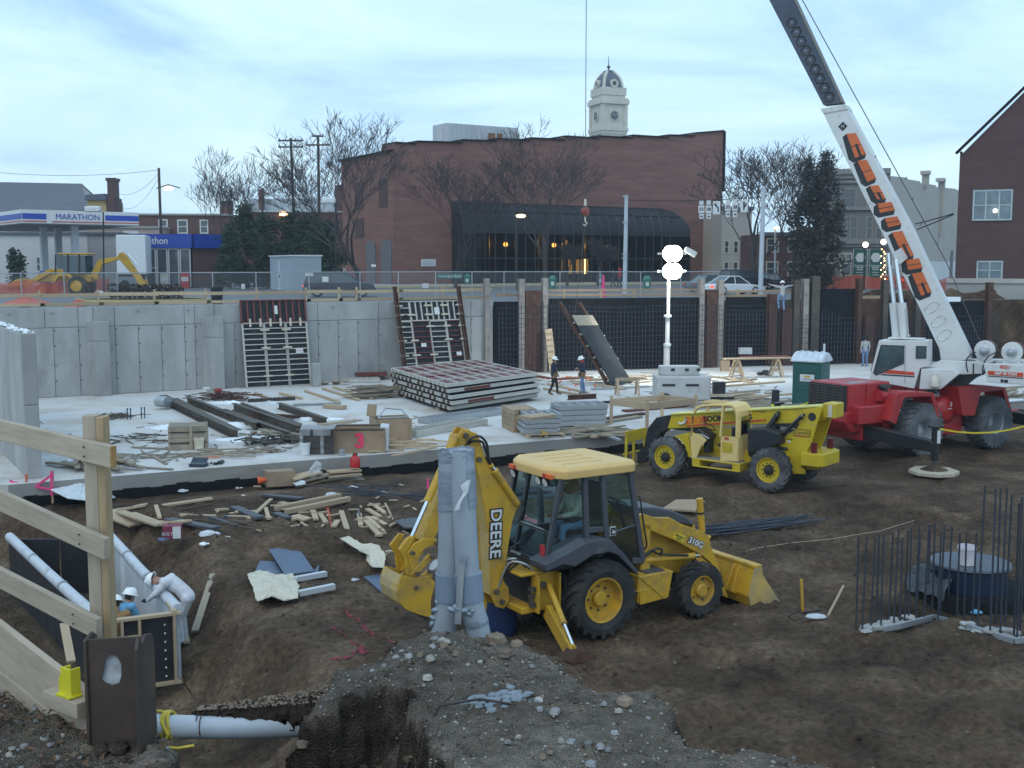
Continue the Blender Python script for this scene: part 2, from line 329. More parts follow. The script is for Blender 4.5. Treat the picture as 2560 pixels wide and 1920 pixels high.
def grid(name,xs,ys,fz,m,keep=None):
 b=MB();nx=len(xs);b.v=[(x,y,fz(x,y)) for y in ys for x in xs]
 for j in range(len(ys)-1):
  for i in range(nx-1):
   if keep is None or keep(xs[i],ys[j]):b.face([j*nx+i,j*nx+i+1,(j+1)*nx+i+1,(j+1)*nx+i])
 o=b.build(name,m);o.data.shade_smooth();return o
def lin(a,b,n):return [a+(b-a)*i/n for i in range(n+1)]
def soilmat(name,cols,bump=.6,peb=(.3,.28,.25),pamt=.05,vs=22):
 m=bpy.data.materials.new(name);m.use_nodes=True;n=m.node_tree.nodes;l=m.node_tree.links;b=n['Principled BSDF'];b.inputs['Roughness'].default_value=.95;b.inputs['Specular IOR Level'].default_value=.2
 t=n.new('ShaderNodeTexCoord')
 a=n.new('ShaderNodeTexNoise');a.inputs['Scale'].default_value=.55;a.inputs['Detail'].default_value=10;a.inputs['Roughness'].default_value=.68;l.new(t.outputs['Object'],a.inputs['Vector'])
 r=n.new('ShaderNodeValToRGB');l.new(a.outputs['Fac'],r.inputs[0]);e=r.color_ramp.elements;e[0].position=.32;e[0].color=(*cols[0],1);e[1].position=.72;e[1].color=(*cols[2],1);q=e.new(.52);q.color=(*cols[1],1)
 vo=n.new('ShaderNodeTexVoronoi');vo.inputs['Scale'].default_value=vs;l.new(t.outputs['Object'],vo.inputs['Vector'])
 g=n.new('ShaderNodeTexNoise');g.inputs['Scale'].default_value=9;g.inputs['Detail'].default_value=6;l.new(t.outputs['Object'],g.inputs['Vector'])
 mm=n.new('ShaderNodeMapRange');mm.inputs[1].default_value=.2;mm.inputs[2].default_value=.8;mm.inputs[3].default_value=.45;mm.inputs[4].default_value=1.6;l.new(g.outputs['Fac'],mm.inputs[0])
 vm=n.new('ShaderNodeVectorMath');vm.operation='SCALE';l.new(r.outputs[0],vm.inputs[0]);l.new(mm.outputs[0],vm.inputs['Scale'])
 lt=n.new('ShaderNodeMath');lt.operation='LESS_THAN';lt.inputs[1].default_value=pamt;l.new(vo.outputs['Distance'],lt.inputs[0])
 mx=n.new('ShaderNodeMix');mx.data_type='RGBA';l.new(lt.outputs[0],mx.inputs[0]);l.new(vm.outputs[0],mx.inputs[6]);pv=n.new('ShaderNodeVectorMath');pv.operation='SCALE';pv.inputs[0].default_value=peb;pr=n.new('ShaderNodeMapRange');pr.inputs[3].default_value=.3;pr.inputs[4].default_value=1.4;sr=n.new('ShaderNodeSeparateXYZ');l.new(vo.outputs['Color'],sr.inputs[0]);l.new(sr.outputs[0],pr.inputs[0]);l.new(pr.outputs[0],pv.inputs['Scale']);l.new(pv.outputs[0],mx.inputs[7]);l.new(mx.outputs[2],b.inputs['Base Color'])
 bp=n.new('ShaderNodeBump');bp.inputs['Strength'].default_value=bump;bp.inputs['Distance'].default_value=.10;hs=n.new('ShaderNodeMath');hs.operation='MULTIPLY_ADD';hs.inputs[1].default_value=-.55 if pamt > .1 else -.2;l.new(vo.outputs['Distance'],hs.inputs[0]);l.new(g.outputs['Fac'],hs.inputs[2]);l.new(hs.outputs[0],bp.inputs['Height']);l.new(bp.outputs[0],b.inputs['Normal'])
 MATS[name]=m;return m
SOIL=soilmat('soil',[(.028,.018,.012),(.085,.056,.036),(.18,.125,.083)],.9)
GRAV=soilmat('gravelly_soil',[(.10,.078,.060),(.21,.168,.132),(.33,.28,.23)],.9,(.42,.40,.36),.22,75)
CUTS=soilmat('cut_soil',[(.024,.017,.013),(.05,.036,.027),(.09,.068,.05)],.9,(.26,.24,.21),.05)
# the dug-out ground: fine near the camera, coarser behind
o=grid('dirt_ground',lin(-14,12,240),lin(8,31,220),dz,SOIL);kind(o,'structure')
def on_far(x,y):return not (-13.4 < x < 11.4 and 8.05 < y < 30.4) and slabdist(x,y) < 2.2
xs=lin(-40,-14,34)+lin(-14,12,52)[1:]+lin(12,46,70)[1:]
ys=lin(2,8,8)+lin(8,31,46)[1:]+lin(31,66,70)[1:]
o=grid('dirt_ground',xs,ys,lambda x,y:dz(x,y)-.05*(1 if (-14 < x < 12 and 8 < y < 31) else 0),SOIL,on_far);kind(o,'structure')
# the street-level bank the photographer stands on
P1=G2([(798,1716),(856,1672),(926,1657),(1010,1606),(1076,1590),(1215,1592),(1331,1622),(1394,1651),(1429,1703),(1493,1740),(1620,1742),(1680,1790),(1735,1850),(1815,1892),(1967,1886),(2130,1920)],3.35)+[(2.6,4.5),(2.4,2.2),(-.4,2.2),(-.35,5.2)]+G2([(1130,1960),(1075,1800),(1000,1722),(900,1712),(800,1748)],3.35)
P2=[(-4.9,8.6),(-3.55,7.75),(-2.35,6.95),(-2.0,6.55),(-2.05,5.9),(-2.3,5),(-3,3),(-9,3),(-9,9)]
def bankz(x,y):
 w=.11*fb(x,y,2.5)+.07*fb(x,y,6,4)
 d1=sdf(P1,x,y)+w;d2=sdf(P2,x,y)+w*.6
 def h(top,d,s):return top-(max(0,d)**.82)*s
 t1=3.335+.06*fb(x,y,1.2)+.025*fb(x,y,9,3)+.09*sstep(0,.7,-d1)
 steep=2.3 if (x < -.3 and y < 8) else 1.9
 z1=h(t1,d1,steep)
 t2=3.22+.07*fb(x,y,1.6)+.03*fb(x,y,9,3);z2=h(t2,d2,5)
 tr=2.72-.25*(y-6.6)-sstep(7.55,9,y)*3.2+.08*fb(x,y,2)
 if x < -2.4:tr-=2.5*sstep(-2.4,-3.2,x)*sstep(6.2,7.2,y)
 if x > -.2:tr=-9
 if y > 9.5:tr=-9
 return max(z1,z2,tr,-2.3)
bx=lin(-6,3.8,245);by=lin(2.2,11.2,225)
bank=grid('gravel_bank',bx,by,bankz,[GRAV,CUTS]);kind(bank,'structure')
_n=[v_.normal.copy() for v_ in bank.data.vertices]
for v_,nn in zip(bank.data.vertices,_n):
 s_=1-min(1,max(0,(nn.z-.35)/.5));c=v_.co;w=noise.fractal(Vector((c.x*5,c.y*5,c.z*7)),.8,2.1,5)
 v_.co=c+nn*(w*(.012+(.085 if c.x < .2 else .03)*s_))
# loose gravel on top, darker packed earth on the steep cut and in the trench: one soil, mixed by slope and height
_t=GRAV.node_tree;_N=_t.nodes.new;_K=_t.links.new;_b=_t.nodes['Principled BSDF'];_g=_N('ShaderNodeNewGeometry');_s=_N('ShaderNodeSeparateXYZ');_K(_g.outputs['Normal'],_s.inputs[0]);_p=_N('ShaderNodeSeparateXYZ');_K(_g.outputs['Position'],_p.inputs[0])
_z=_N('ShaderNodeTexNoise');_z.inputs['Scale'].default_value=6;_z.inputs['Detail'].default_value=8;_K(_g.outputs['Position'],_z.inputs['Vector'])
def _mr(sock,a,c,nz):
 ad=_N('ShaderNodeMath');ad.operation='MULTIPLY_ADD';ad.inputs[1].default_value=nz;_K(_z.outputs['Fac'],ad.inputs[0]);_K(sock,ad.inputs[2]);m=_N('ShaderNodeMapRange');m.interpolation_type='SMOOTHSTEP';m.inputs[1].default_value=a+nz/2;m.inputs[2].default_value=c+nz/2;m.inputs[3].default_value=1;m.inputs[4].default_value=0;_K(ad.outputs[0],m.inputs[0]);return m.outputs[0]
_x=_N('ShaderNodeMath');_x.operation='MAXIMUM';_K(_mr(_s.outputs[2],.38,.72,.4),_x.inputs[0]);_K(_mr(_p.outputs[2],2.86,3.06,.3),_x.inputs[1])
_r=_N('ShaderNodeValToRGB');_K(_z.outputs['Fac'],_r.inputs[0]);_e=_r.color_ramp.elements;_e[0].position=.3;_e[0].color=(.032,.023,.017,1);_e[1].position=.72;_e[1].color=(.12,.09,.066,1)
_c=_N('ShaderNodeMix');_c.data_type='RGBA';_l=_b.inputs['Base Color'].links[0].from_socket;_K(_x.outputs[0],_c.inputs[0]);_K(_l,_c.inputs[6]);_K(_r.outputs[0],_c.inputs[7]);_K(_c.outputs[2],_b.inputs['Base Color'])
rng=random.Random(3)
# stones on the bank: large ones singly, the rest as stuff
STM=[mat('stone_grey',(.23,.225,.225),.95,var=.4,scale=9,rnd=.3,spec=.2),mat('stone_brown',(.19,.145,.11),.95,var=.4,scale=9,rnd=.3,spec=.2),mat('stone_pale',(.34,.315,.28),.95,var=.3,scale=9,rnd=.2,spec=.2)]
big=[(1260,1640,26,1),(1240,1600,34,1),(1290,1604,24,1),(1105,1600,15,2),(1088,1592,13,0),(1080,1612,12,0),(1075,1650,17,2),(1050,1632,13,1),(1068,1690,18,2),(1022,1636,14,0),(1118,1602,12,2),(1108,1610,16,1),(1140,1630,13,1),
       (1347,1745,16,2),(1348,1768,15,0),(1386,1775,20,0),(1536,1826,14,0),(1472,1856,18,0),(1428,1848,16,0),(1402,1846,13,2),(1500,1860,16,0),(1520,1868,14,0),(1296,1830,12,2),(1270,1848,12,0),(1356,1880,14,1),(1376,1874,12,1),(1476,1905,20,0),(1200,1650,10,2),(1170,1660,10,2),(1330,1660,10,0),(990,1640,14,0),(1005,1625,11,2),(960,1660,12,0),(930,1672,10,0),(60,1850,14,0),(140,1890,14,2),(90,1800,9,0),(1560,1752,30,1),(1546,1772,14,2),(1510,1755,12,0),(1620,1790,10,0)]
for px,py,r,k in big:
 p=gz(px,py,3.4)
 for _ in range(8):p=gz(px,py,bankz(p.x,p.y)+.02)
 rr=r*.85*p.y/FPX;b=MB();b.rock((0,0,0),rr,rng,rng.uniform(.6,.9));b.rock((rr*.1,0,rr*.05),rr*.92,rng,.75)
 s_=b.build('stone',STM[k],bank,smooth=45);s_.location=(p.x,p.y,bankz(p.x,p.y)+rr*.25)
def scatter(name,n,x0,x1,y0,y1,fz,test,r0,r1,mats,parent=None):
 b=MB();k=0
 while k < n:
  x=rng.uniform(x0,x1);y=rng.uniform(y0,y1)
  if not test(x,y):k+=.2;continue
  b.cur=rng.randrange(len(mats));r=r0+(r1-r0)*rng.random()**4;b.rock((x,y,fz(x,y)+r*.2),r,rng);k+=1
 return kind(b.build(name,mats,parent,smooth=80),'stuff')
tag(scatter('gravel',11000,-2.2,2.8,4.3,9.2,bankz,lambda x,y:sdf(P1,x,y) < .07,.003,.0145,STM+[SOIL,STM[1]]),'grey and brown gravel strewn over the earth bank in the foreground','gravel')
tag(scatter('gravel',1500,-5,-1.6,4,8.4,bankz,lambda x,y:sdf(P2,x,y) < .05,.006,.04,STM+[STM[0]]),'coarse grey gravel on the bank below the wooden guard rail','gravel')
tag(scatter('pebbles',900,-2.2,3.2,5.2,10,bankz,lambda x,y:.05 < sdf(P1,x,y) < .8,.006,.03,STM[1:]),'pebbles and clods on the cut sides of the bank','pebbles')
tag(scatter('soil_clods',1500,-2.6,-.2,5.2,8,bankz,lambda x,y:sdf(P1,x,y) > .05,.006,.05,[SOIL,CUTS,STM[1]]),'crumbled clods on the cut face and floor of the near trench','soil clods')
tag(scatter('soil_clods',3800,-9,11,11,30,dz,lambda x,y:slabdist(x,y) < -.3,.008,.05,[SOIL,CUTS,SOIL,CUTS,SOIL,CUTS,STM[1]]),'small clods and pebbles lying over the dug brown soil','soil clods')
def leaf(b,c,r,rg_):
 a=Vector((rg_.gauss(0,1),rg_.gauss(0,1),rg_.gauss(0,.35))).normalized();u,d=frame_of(a);c=Vector(c);n_=b.add([c-a*r,c-a*r*.3+u*r*.6+d*r*.25,c+a*r*.5+u*r*.45+d*r*.15,c+a*r*1.2,c+a*r*.5-u*r*.45+d*r*.2,c-a*r*.3-u*r*.6+d*r*.3]);b.face([n_,n_+1,n_+2,n_+3]);b.face([n_,n_+3,n_+4,n_+5])
LEAF=mat('dead_leaf',(.11,.06,.033),.85,var=.4,scale=8)
b=MB()
for i in range(800):
 x=rng.uniform(-4.6,-2.3);y=rng.uniform(6.1,8.2);t=(x+4.9)/2.6
 if sdf(P2,x,y) > -.02 or sdf(P2,x,y) < -.75:continue
 leaf(b,(x,y,bankz(x,y)+rng.uniform(.005,.05)),rng.uniform(.012,.034),rng)
tag(b.build('dead_leaves',LEAF),'brown dead leaves drifted against the bottom plank of the guard rail','dead leaves',kind='stuff')
# slab with its tarred footing
a0,a1=SL0,SL1
def off(p,d,z):q=p+_sn*d;return (q.x,q.y,z)
b=MB()
top=[a0.xy,a1.xy,(60,100),(-40,80),(-40,a0.y-3)]
b.prism([(p[0],p[1]) for p in top],-.42,0,'z');o=fix_normals(b.build('slab',M['slab']));kind(o,'structure')
b=MB();n=120
for i in range(n):
 t0=i/n;t1=(i+1)/n;q0=a0.lerp(a1,t0);q1=a0.lerp(a1,t1);h=-.40+.03*math.sin(i*1.7)+.02*math.sin(i*.6)
 b.poly([off(q0,-.03,-1.1),off(q1,-.03,-1.1),off(q1,-.03,h),off(q0,-.03,h)]);b.poly([off(q0,-.03,h),off(q1,-.03,h),off(q1,.05,h+.03),off(q0,.05,h+.03)])
kind(b.build('footing_face',M['tar']),'structure')
b=MB();b.poly([off(a0,-.012,-.42),off(a1,-.012,-.42),off(a1,-.012,-.004),off(a0,-.012,-.004)]);kind(b.build('slab_edge',mat('edge_concrete',(.27,.255,.235),.9,var=.2,scale=.8,stretch=(.5,.5,2),dirt=(.17,.145,.12),damt=.5,dscale=.8)),'structure')
def front(px,py,d=-.45):
 "point seen at a pixel on the upright plane a little in front of the footing"
 n_=Vector((_sn.x,_sn.y,0));r_=ray(px,py);t=((SL0+n_*d-CAM).dot(n_))/r_.dot(n_);return CAM+r_*t
# ---------------- back wall line ----------------
def wy(x):return 1001-(x/1230)*69 if x < 1230 else 932-(x-1230)*.0262
def WP(x,z=0,back=0):
 p=gz(x,wy(x),0);d=Vector((.867,.498,0)) if x < 1230 else Vector((.915,.404,0));n_=Vector((-d.y,d.x,0));q=p+n_*back;return Vector((q.x,q.y,z))
WT=4.12
ST=[(-420,40)]+[tuple(WP(x,0,.55).xy) for x in (-500,0,400,800,1225,1600,2000,2400,2800)]+[(200,118),(500,150)]
b=MB()
for i in range(len(ST)-1):
 (x0,y0),(x1,y1)=ST[i],ST[i+1];k0=900/max(y0,40);
 X0,X1=x0*4,x1*4
 b.poly([(x0,y0,STREET),(x1,y1,STREET),(X1,700,STREET),(X0,700,STREET)])
kind(b.build('street',M['asph']),'structure')
b=MB()
for i in range(1,9):
 (x0,y0),(x1,y1)=ST[i],ST[i+1];b.poly([(x0,y0,-.6),(x1,y1,-.6),(x1,y1,STREET),(x0,y0,STREET)])
kind(b.build('earth_bank',SOIL),'structure')
b=MB()
for p,q in (((-420,40),ST[1]),):b.poly([(p[0],p[1],-1),(q[0],q[1],-1),(q[0],q[1],STREET),(p[0],p[1],STREET)])
b.poly([(-420,40,STREET-.01),(ST[1][0],ST[1][1],STREET-.01),(-40,30,STREET-.01),(-40,0,STREET-.01),(-420,0,STREET-.01)])
kind(b.build('street',M['asph']),'structure')
# =============== THE STREET BEHIND THE PIT ===============
BR1=brickmat('brick_main',(.235,.092,.07),(.18,.072,.057),(.22,.155,.135),.4)
BR2=brickmat('brick_dark',(.088,.040,.037),(.07,.033,.033),(.10,.07,.065),.3)
BR3=brickmat('brick_far',(.13,.055,.045),(.11,.05,.042),(.12,.085,.075),.3)
M['stone']=mat('cream_stone',(.55,.52,.44),.85,var=.12,scale=1,dirt=(.35,.32,.26),damt=.3)
M['tanw']=mat('tan_render',(.40,.37,.33),.9,var=.12,scale=.4,dirt=(.28,.25,.22),damt=.35,dscale=.4)
M['greyr']=mat('grey_roof',(.12,.13,.15),.85,var=.15,scale=.6,stretch=(1,1,6))
M['slate']=mat('slate',(.085,.095,.13),.6,var=.15,scale=2)
M['whitew']=mat('white_wall',(.60,.60,.60),.8,var=.06,scale=.4)
M['pole']=mat('weathered_pole',(.06,.05,.045),.9,var=.3,scale=2)
M['gpole']=mat('painted_pole',(.48,.52,.56),.5,var=.08,scale=1)
M['bark']=mat('bark',(.055,.045,.042),.95,var=.3,scale=6)
M['twig']=mat('twigs',(.058,.048,.048),.95,var=.2,scale=6)
M['ever']=mat('evergreen',(.022,.05,.028),.85,var=.5,scale=1.2,rnd=.2)
M['everd']=mat('evergreen_dark',(.045,.045,.040),.9,var=.5,scale=1.2)
M['lamp']=mat('lit_lamp',(1,.62,.25),emit=9)
M['globe']=mat('lit_globe',(1,.93,.75),emit=2.5)
M['tail']=mat('tail_lamp',(1,.06,.03),emit=2.2)
M['rustg']=mat('rust_stained_metal',(.46,.49,.52),.6,var=.12,scale=.8,dirt=(.30,.17,.08),damt=.5,dscale=.9,stretch=(1,1,.25))
def F_at(px,Y,yaw,z=STREET):
 p=gd(px,700,Y);return Fr((p.x,p.y,z),R(yaw))
def root(F,name,label,cat,group=None):return thing(name,label,cat,F.o,F.yaw,group)
def window(parent,pts,t=.12,fm=None,split=1,cross=True,pane=None,ax='y',dep=.14,name='window'):
 "pts = x0,x1,z0,z1 on the wall plane ax=0; frame proud, pane behind"
 x0,x1,z0,z1=pts;f=MB();s=-1
 mk=(lambda a,b,c:(a,b,c)) if ax == 'y' else (lambda a,b,c:(b,a,c))
 def bx(a0,a1,c0,c1,d0,d1):
  f.box(mk((a0+a1)/2,(d0+d1)/2,(c0+c1)/2),mk(abs(a1-a0),abs(d1-d0),abs(c1-c0)))
 bx(x0,x1,z0,z0+t,-dep*.6,.02);bx(x0,x1,z1-t,z1,-dep*.5,.02);bx(x0,x0+t,z0+t,z1-t,-dep*.4,.02);bx(x1-t,x1,z0+t,z1-t,-dep*.4,.02)
 for i in range(1,split):c=x0+(x1-x0)*i/split;bx(c-t*.45,c+t*.45,z0+t,z1-t,-dep*.35,.02)
 if cross:c=(z0+z1)/2;bx(x0+t,x1-t,c-t*.3,c+t*.3,-dep*.28,.02)
 fo=f.build(name,fm or M['white'],parent)
 p=MB();p.poly([mk(x0+t*.5,-.012,z0+t*.5),mk(x1-t*.5,-.012,z0+t*.5),mk(x1-t*.5,-.012,z1-t*.5),mk(x0+t*.5,-.012,z1-t*.5)]);p.build('pane',pane or M['wglass'],fo)
 return fo
# road paving seen behind the fence: kerb and pavement before the bank
FB=F_at(987,120,33.5,3.95)
b=MB();b.prism([(-14,-9),(60,-9),(60,60),(-14,60)],-.15,0,'z');o=b.build('pavement',M['walk']);o.location=FB.o;o.rotation_euler=(0,0,FB.yaw);kind(o,'structure')
b=MB();b.prism([(-14,-9.35),(60,-9.35),(60,-9.003),(-14,-9.003)],-.15,.012,'z');o=b.build('kerb',mat('yellow_kerb',(.5,.42,.2),.8));o.location=FB.o;o.rotation_euler=(0,0,FB.yaw);kind(o,'structure')
# ---- brick bank building ----
T=root(FB,'brick_building','large red brick bank building with stepped parapet and arched glass front','building')
zz3=lambda x,y:(1000+x/2.592,100+y/2.592)
prof=[(987,358),(1040,361),(1040.5,355),(1154,358),(1154.5,351.5),(1238,354),(1238.5,348.5),(1324,352.5),(1324.5,346.5),(1411,351),(1411.5,342),(1495,347),(1495.5,341.5),(1580,346),(1580.5,339.5),(1669,345),(1669.5,339),(1735,341),(1735.5,334),(1808,328)]
pf=FB.pys(prof,0);xe=pf[-1][0]
b=MB();b.prism([(0,0)]+pf+[(xe,0)],0,3);b.build('wall',BR1,T)
zl=FB.px(985,378,0)[1];y1,z1_=FB.px(853,404,0)
b=MB();b.prism([(.02,0),(.02,zl),(y1,z1_),(y1,0)],.0,xe-.4,'x');b.build('wall',BR1,T)
b=MB()
for i in range(0,len(pf)-1,2):b.bar((pf[i][0],1.4,pf[i][1]+.07),(pf[i+1][0],1.4,pf[i+1][1]+.07),3.3,.16)
b.bar((-.05,.2,zl+.1),(-.05,y1,z1_+.1),.5,.2);b.build('coping',M['tar'],T)
b=MB();xr,zr=FB.py(1808,328,0);b.box((xr+.15,1.4,zr*.8),(.3,3.2,zr*.4));b.build('gutter',M['tar'],T)
for c,(ya,yb) in enumerate(((1.2,3.6),(7,9.6),(12.5,14.8))):
 for zb,zt in ((3.2+5.0,11.2),(4.9+.2,7.2)):
  if c == 0 and zb < 6:continue
  bb=MB();bb.box((-.03,(ya+yb)/2,(zb+zt)/2),(.1,yb-ya-.5,zt-zb));bb.build('blind_window',BR2,T)
for ya,yb in ((.6,3.0),(4.4,6.6)):
 pr=[(ya,0),(ya,4.4)]+[(ya+(yb-ya)*k/6,4.4+.35*math.sin(math.pi*k/6)) for k in range(1,6)]+[(yb,4.4),(yb,0)]
 b=MB();b.prism(pr,-.09,.05,'x');b.build('door',mat('grey_door',(.14,.13,.14),.7),T)
# arched glass front
xa=FB.py(1160,600,-2.4)[0];xb=FB.py(1727,600,-2.4)[0];zt=FB.py(1300,511,0)[1];zb=FB.py(1300,583,-2.4)[1]
def vp(t):a=t*math.pi/2;return (-2.4*math.sin(a),zb+(zt-zb)*math.cos(a))
b=MB();n=8;xbr=xb-3.2
for i in range(n):
 (ya,za),(yb,zb_)=vp(i/n),vp((i+1)/n);xi,xj=(xbr+3.2*math.sin(i/n*1.57),xbr+3.2*math.sin((i+1)/n*1.57))
 b.poly([(xa,ya,za),(xi,ya,za),(xj,yb,zb_),(xa,yb,zb_)])
b.build('vault_glazing',mat('smoked_glazing',(.030,.030,.034),.6,var=.3,scale=.4,spec=.2),T)
b=MB();nm=22
for k in range(nm+1):
 x=xa+(xb-3.4-xa)*k/nm;b.tube([(x,vp(i/6)[0]-.03,vp(i/6)[1]+.03) for i in range(7)]+[(x,-2.43,0)],.07,4)
for t in (0,.5,1):y,z=vp(t);b.bar((xa,y-.04,z+.03),(xb-2.4+2*t,y-.04,z+.03),.14,.14)
b.bar((xa,-2.45,zb*.5),(xb,-2.45,zb*.5),.12,.14);b.build('mullions',M['blk'],T)
b=MB();b.prism([(0,0),(0,zt)]+[vp(t/8) for t in range(9)]+[(-2.4,0)],xa-.12,xa,'x');b.build('end_wall',M['blk'],T)
b=MB()
for k in range(10):
 x0=xa+(xb-xa)*k/10;x1=xa+(xb-xa)*(k+1)/10;p=MB();p.box(((x0+x1)/2,-2.36,zb*.25),(x1-x0-.1,.03,zb*.5-.1));p.box(((x0+x1)/2,-2.36,zb*.75),(x1-x0-.1,.03,zb*.5-.1));p.build('pane',M['dglass'],T)
b.box(((xa+xb)/2,-.05,zb*.5),(xb-xa-.3,.08,zb));b.build('lobby_wall',M['blk'],T)
b=MB()
for x,y in ((1264,611),(1385,613),(1500,616)):b.sphere(FB.P(x,y,-1.6),.26,8,6)
pieces(b,'lobby_lamp',mat('lobby_lamp',(1,.55,.12),emit=110),T)
b=MB()
for x0,x1,y0,y1 in ((1421,1430,645,684),(1440,1448,645,684),(1453,1470,646,684),(1414,1418,600,612)):
 p,q=FB.P(x0,y0,-2.0),FB.P(x1,y1,-2.0);b.box((p+q)/2,(abs(q.x-p.x),.05,abs(p.z-q.z)))
pieces(b,'lit_doorway',mat('lit_doorway',(1,.72,.2),emit=11),T)
p,q=FB.P(1053,648,-.06),FB.P(1089,666,-.06);b=MB();b.box((p+q)/2,(q.x-p.x,.1,p.z-q.z));sg=tag(b.build('wall_sign',M['white']),'small white sign fixed to the brick wall left of the glass front','sign');sg.location=FB.o;sg.rotation_euler=(0,0,FB.yaw)
for k in range(4):zq=q.z+(p.z-q.z)*(.2+.2*k);b=MB();b.box(((p.x+q.x)/2-.1*(k % 2),-.13,zq),((q.x-p.x)*.75,.03,.09));b.build('lettering',M['gpole'],sg)
# rooftop unit
FC=Fr(FB.o+FB.ax*4.5+FB.ay*3+Vector((0,0,0)),FB.yaw);U=thing('rooftop_unit','long grey rust streaked ventilation unit on the flat roof','air handler',FC.o,FC.yaw)
xa2,zt2=FC.py(1117,307,1.0);xb2=FC.py(1296,320,1.0)[0];ztr=FC.py(1296,320,1)[1];zb2=FC.py(1117,352,1)[1]-.6
b=MB();b.prism([(xa2,zb2),(xb2,zb2),(xb2,ztr),(xa2,zt2)],1,4.2);b.build('casing',M['rustg'],U)
b=MB()
for k in range(1,15):x=xa2+(xb2-xa2)*k/15;b.box((x,.96,(zb2+zt2)/2),(.08,.07,zt2-zb2-.3))
pieces(b,'rib',M['rustg'],U)
p,q=FC.P(1221,332,.94),FC.P(1238,350,.94);b=MB();b.box((p+q)/2,(q.x-p.x,.06,p.z-q.z));b.box((p+q)/2+Vector(((q.x-p.x)*1.2,0,0)),((q.x-p.x)*.8,.06,p.z-q.z));b.build('louvre',mat('rust_panel',(.22,.10,.05),.9,var=.5,scale=3),U)
# ---- clock tower ----
Y=260;cx=1520;cp=gd(1520,345,Y);k=Y/FPX
TW=thing('clock_tower','cream clock tower with slate dome rising behind the brick building','tower',(cp.x,cp.y,20),R(22))
def tz(y):return gd(1520,y,Y).z-20
w=33*k;b=MB();b.box((0,0,(tz(345)-14+tz(262))/2),(2*w*.98,2*w*.98,tz(262)-tz(345)+14));b.build('shaft',M['stone'],TW)
b=MB()
for yy,e,h in ((262,1.16,1.0),(256,1.08,.8),(238,.99,1.7),(329,1.12,.7),(336,1.05,1.0)):b.box((0,0,tz(yy)+h*.3),(2*w*e,2*w*e,h))
b.box((0,0,(tz(258)+tz(236))/2),(2*w*.92,2*w*.92,tz(236)-tz(258)));pieces(b,'cornice',M['stone'],TW)
b=MB()
for sx in (-1,1):
 for sy in (-1,1):b.box((sx*w*.93,sy*w*.93,(tz(330)+tz(262))/2),(w*.28,w*.28,tz(262)-tz(330)))
pieces(b,'pilaster',M['stone'],TW)
dz_=[(1.0,236),(.98,225),(.9,210),(.74,196),(.5,186),(.30,180),(.34,179),(.34,177)]
b=MB();rings=[]
for s_,yy in dz_:
 r_=w*.9*s_;c_=.28*r_;pts=[(r_,-r_+c_),(r_,r_-c_),(r_-c_,r_),(-r_+c_,r_),(-r_,r_-c_),(-r_,-r_+c_),(-r_+c_,-r_),(r_-c_,-r_)];rings.append(b.add([(x,y,tz(yy)) for x,y in pts]))
for i in range(len(rings)-1):
 for q in range(8):b.face([rings[i]+q,rings[i]+(q+1) % 8,rings[i+1]+(q+1) % 8,rings[i+1]+q])
b.poly([b.v[rings[-1]+q] for q in range(8)]);b.build('dome',M['slate'],TW)
b=MB()
for sx in (-1,1):
 for sy in (-1,1):b.tube([(sx*w*.9*s_*.88,sy*w*.9*s_*.88,tz(yy)) for s_,yy in dz_[:6]],.35,5)
pieces(b,'rib',M['stone'],TW)
b=MB();b.cyl((0,0,tz(177)),(0,0,tz(140)),.14,.05,6);b.sphere((0,0,tz(168)),.4,8,6);b.build('finial',M['pole'],TW)
for ax,nm in ((Vector((0,-1,0)),0),(Vector((-1,0,0)),1)):
 o=ax*(w*1.0)+Vector((0,0,tz(293)));d=MB();d.lathe([(0,.02),(1.02,.02),(1.05,.05)],o,ax,24);c=d.build('clock_face',mat('clock_face',(.06,.075,.085),.4),TW)
 d=MB();d.lathe([(1.02,0),(1.02,.16),(1.25,.16),(1.25,0)],o,ax,24);d.build('rim',M['stone'],c)
 d=MB();s1=ax.cross(Z)
 d.bar(o+ax*.1,o+ax*.1+s1*.35+Z*.55,.12,.04,ax);d.bar(o+ax*.12,o+ax*.12-s1*.8+Z*.3,.09,.04,ax)
 for h in range(12):a=h*math.pi/6;d.bar(o+ax*.07+(s1*math.cos(a)+Z*math.sin(a))*.75,o+ax*.07+(s1*math.cos(a)+Z*math.sin(a))*.95,.08,.04,ax)
 d.build('hands',M['stone'],c)
 o2=ax*(w*.86)+Vector((0,0,tz(213)));d=MB();d.lathe([(.5,-.4),(.5,.5),(.95,.5),(.95,-.6)],o2,ax,16);c=d.build('round_dormer',M['stone'],TW)
# ---- right brick house ----
FR=F_at(2387,76,-24,STREET-.1)
T=root(FR,'brick_house','dark brick gabled house with grey framed windows at the right edge','house')
zw=FR.py(2387,386,0)[1];px2,pz2=FR.py(2406,384,0);px3,pz3=FR.py(2560,230,0);sl_=(pz3-pz2)/(px3-px2)
b=MB();b.prism([(0,-2),(0,zw),(px2,pz2),(px2+9,pz2+9*sl_),(px2+18,pz2),(px2+18,-2)],0,14);b.build('wall',BR2,T)
b=MB();b.bar((px2-.4,-.1,pz2),(px2+9,-.1,pz2+9*sl_+.02),.35,.16,Vector((0,0,1)));b.bar((0,-.02,zw+.05),(px2,-.02,pz2+.1),.3,.14);b.build('coping',M['tar'],T)
b=MB();zl1=FR.py(2450,698,0)[1];b.box((8,-.12,zl1-.1),(17,.3,.3));b.build('stone_ledge',M['tanw'],T)
b=MB();b.box((8,-.06,zl1-1.6),(17,.16,2.7));b.build('foundation_wall',M['walk'],T)
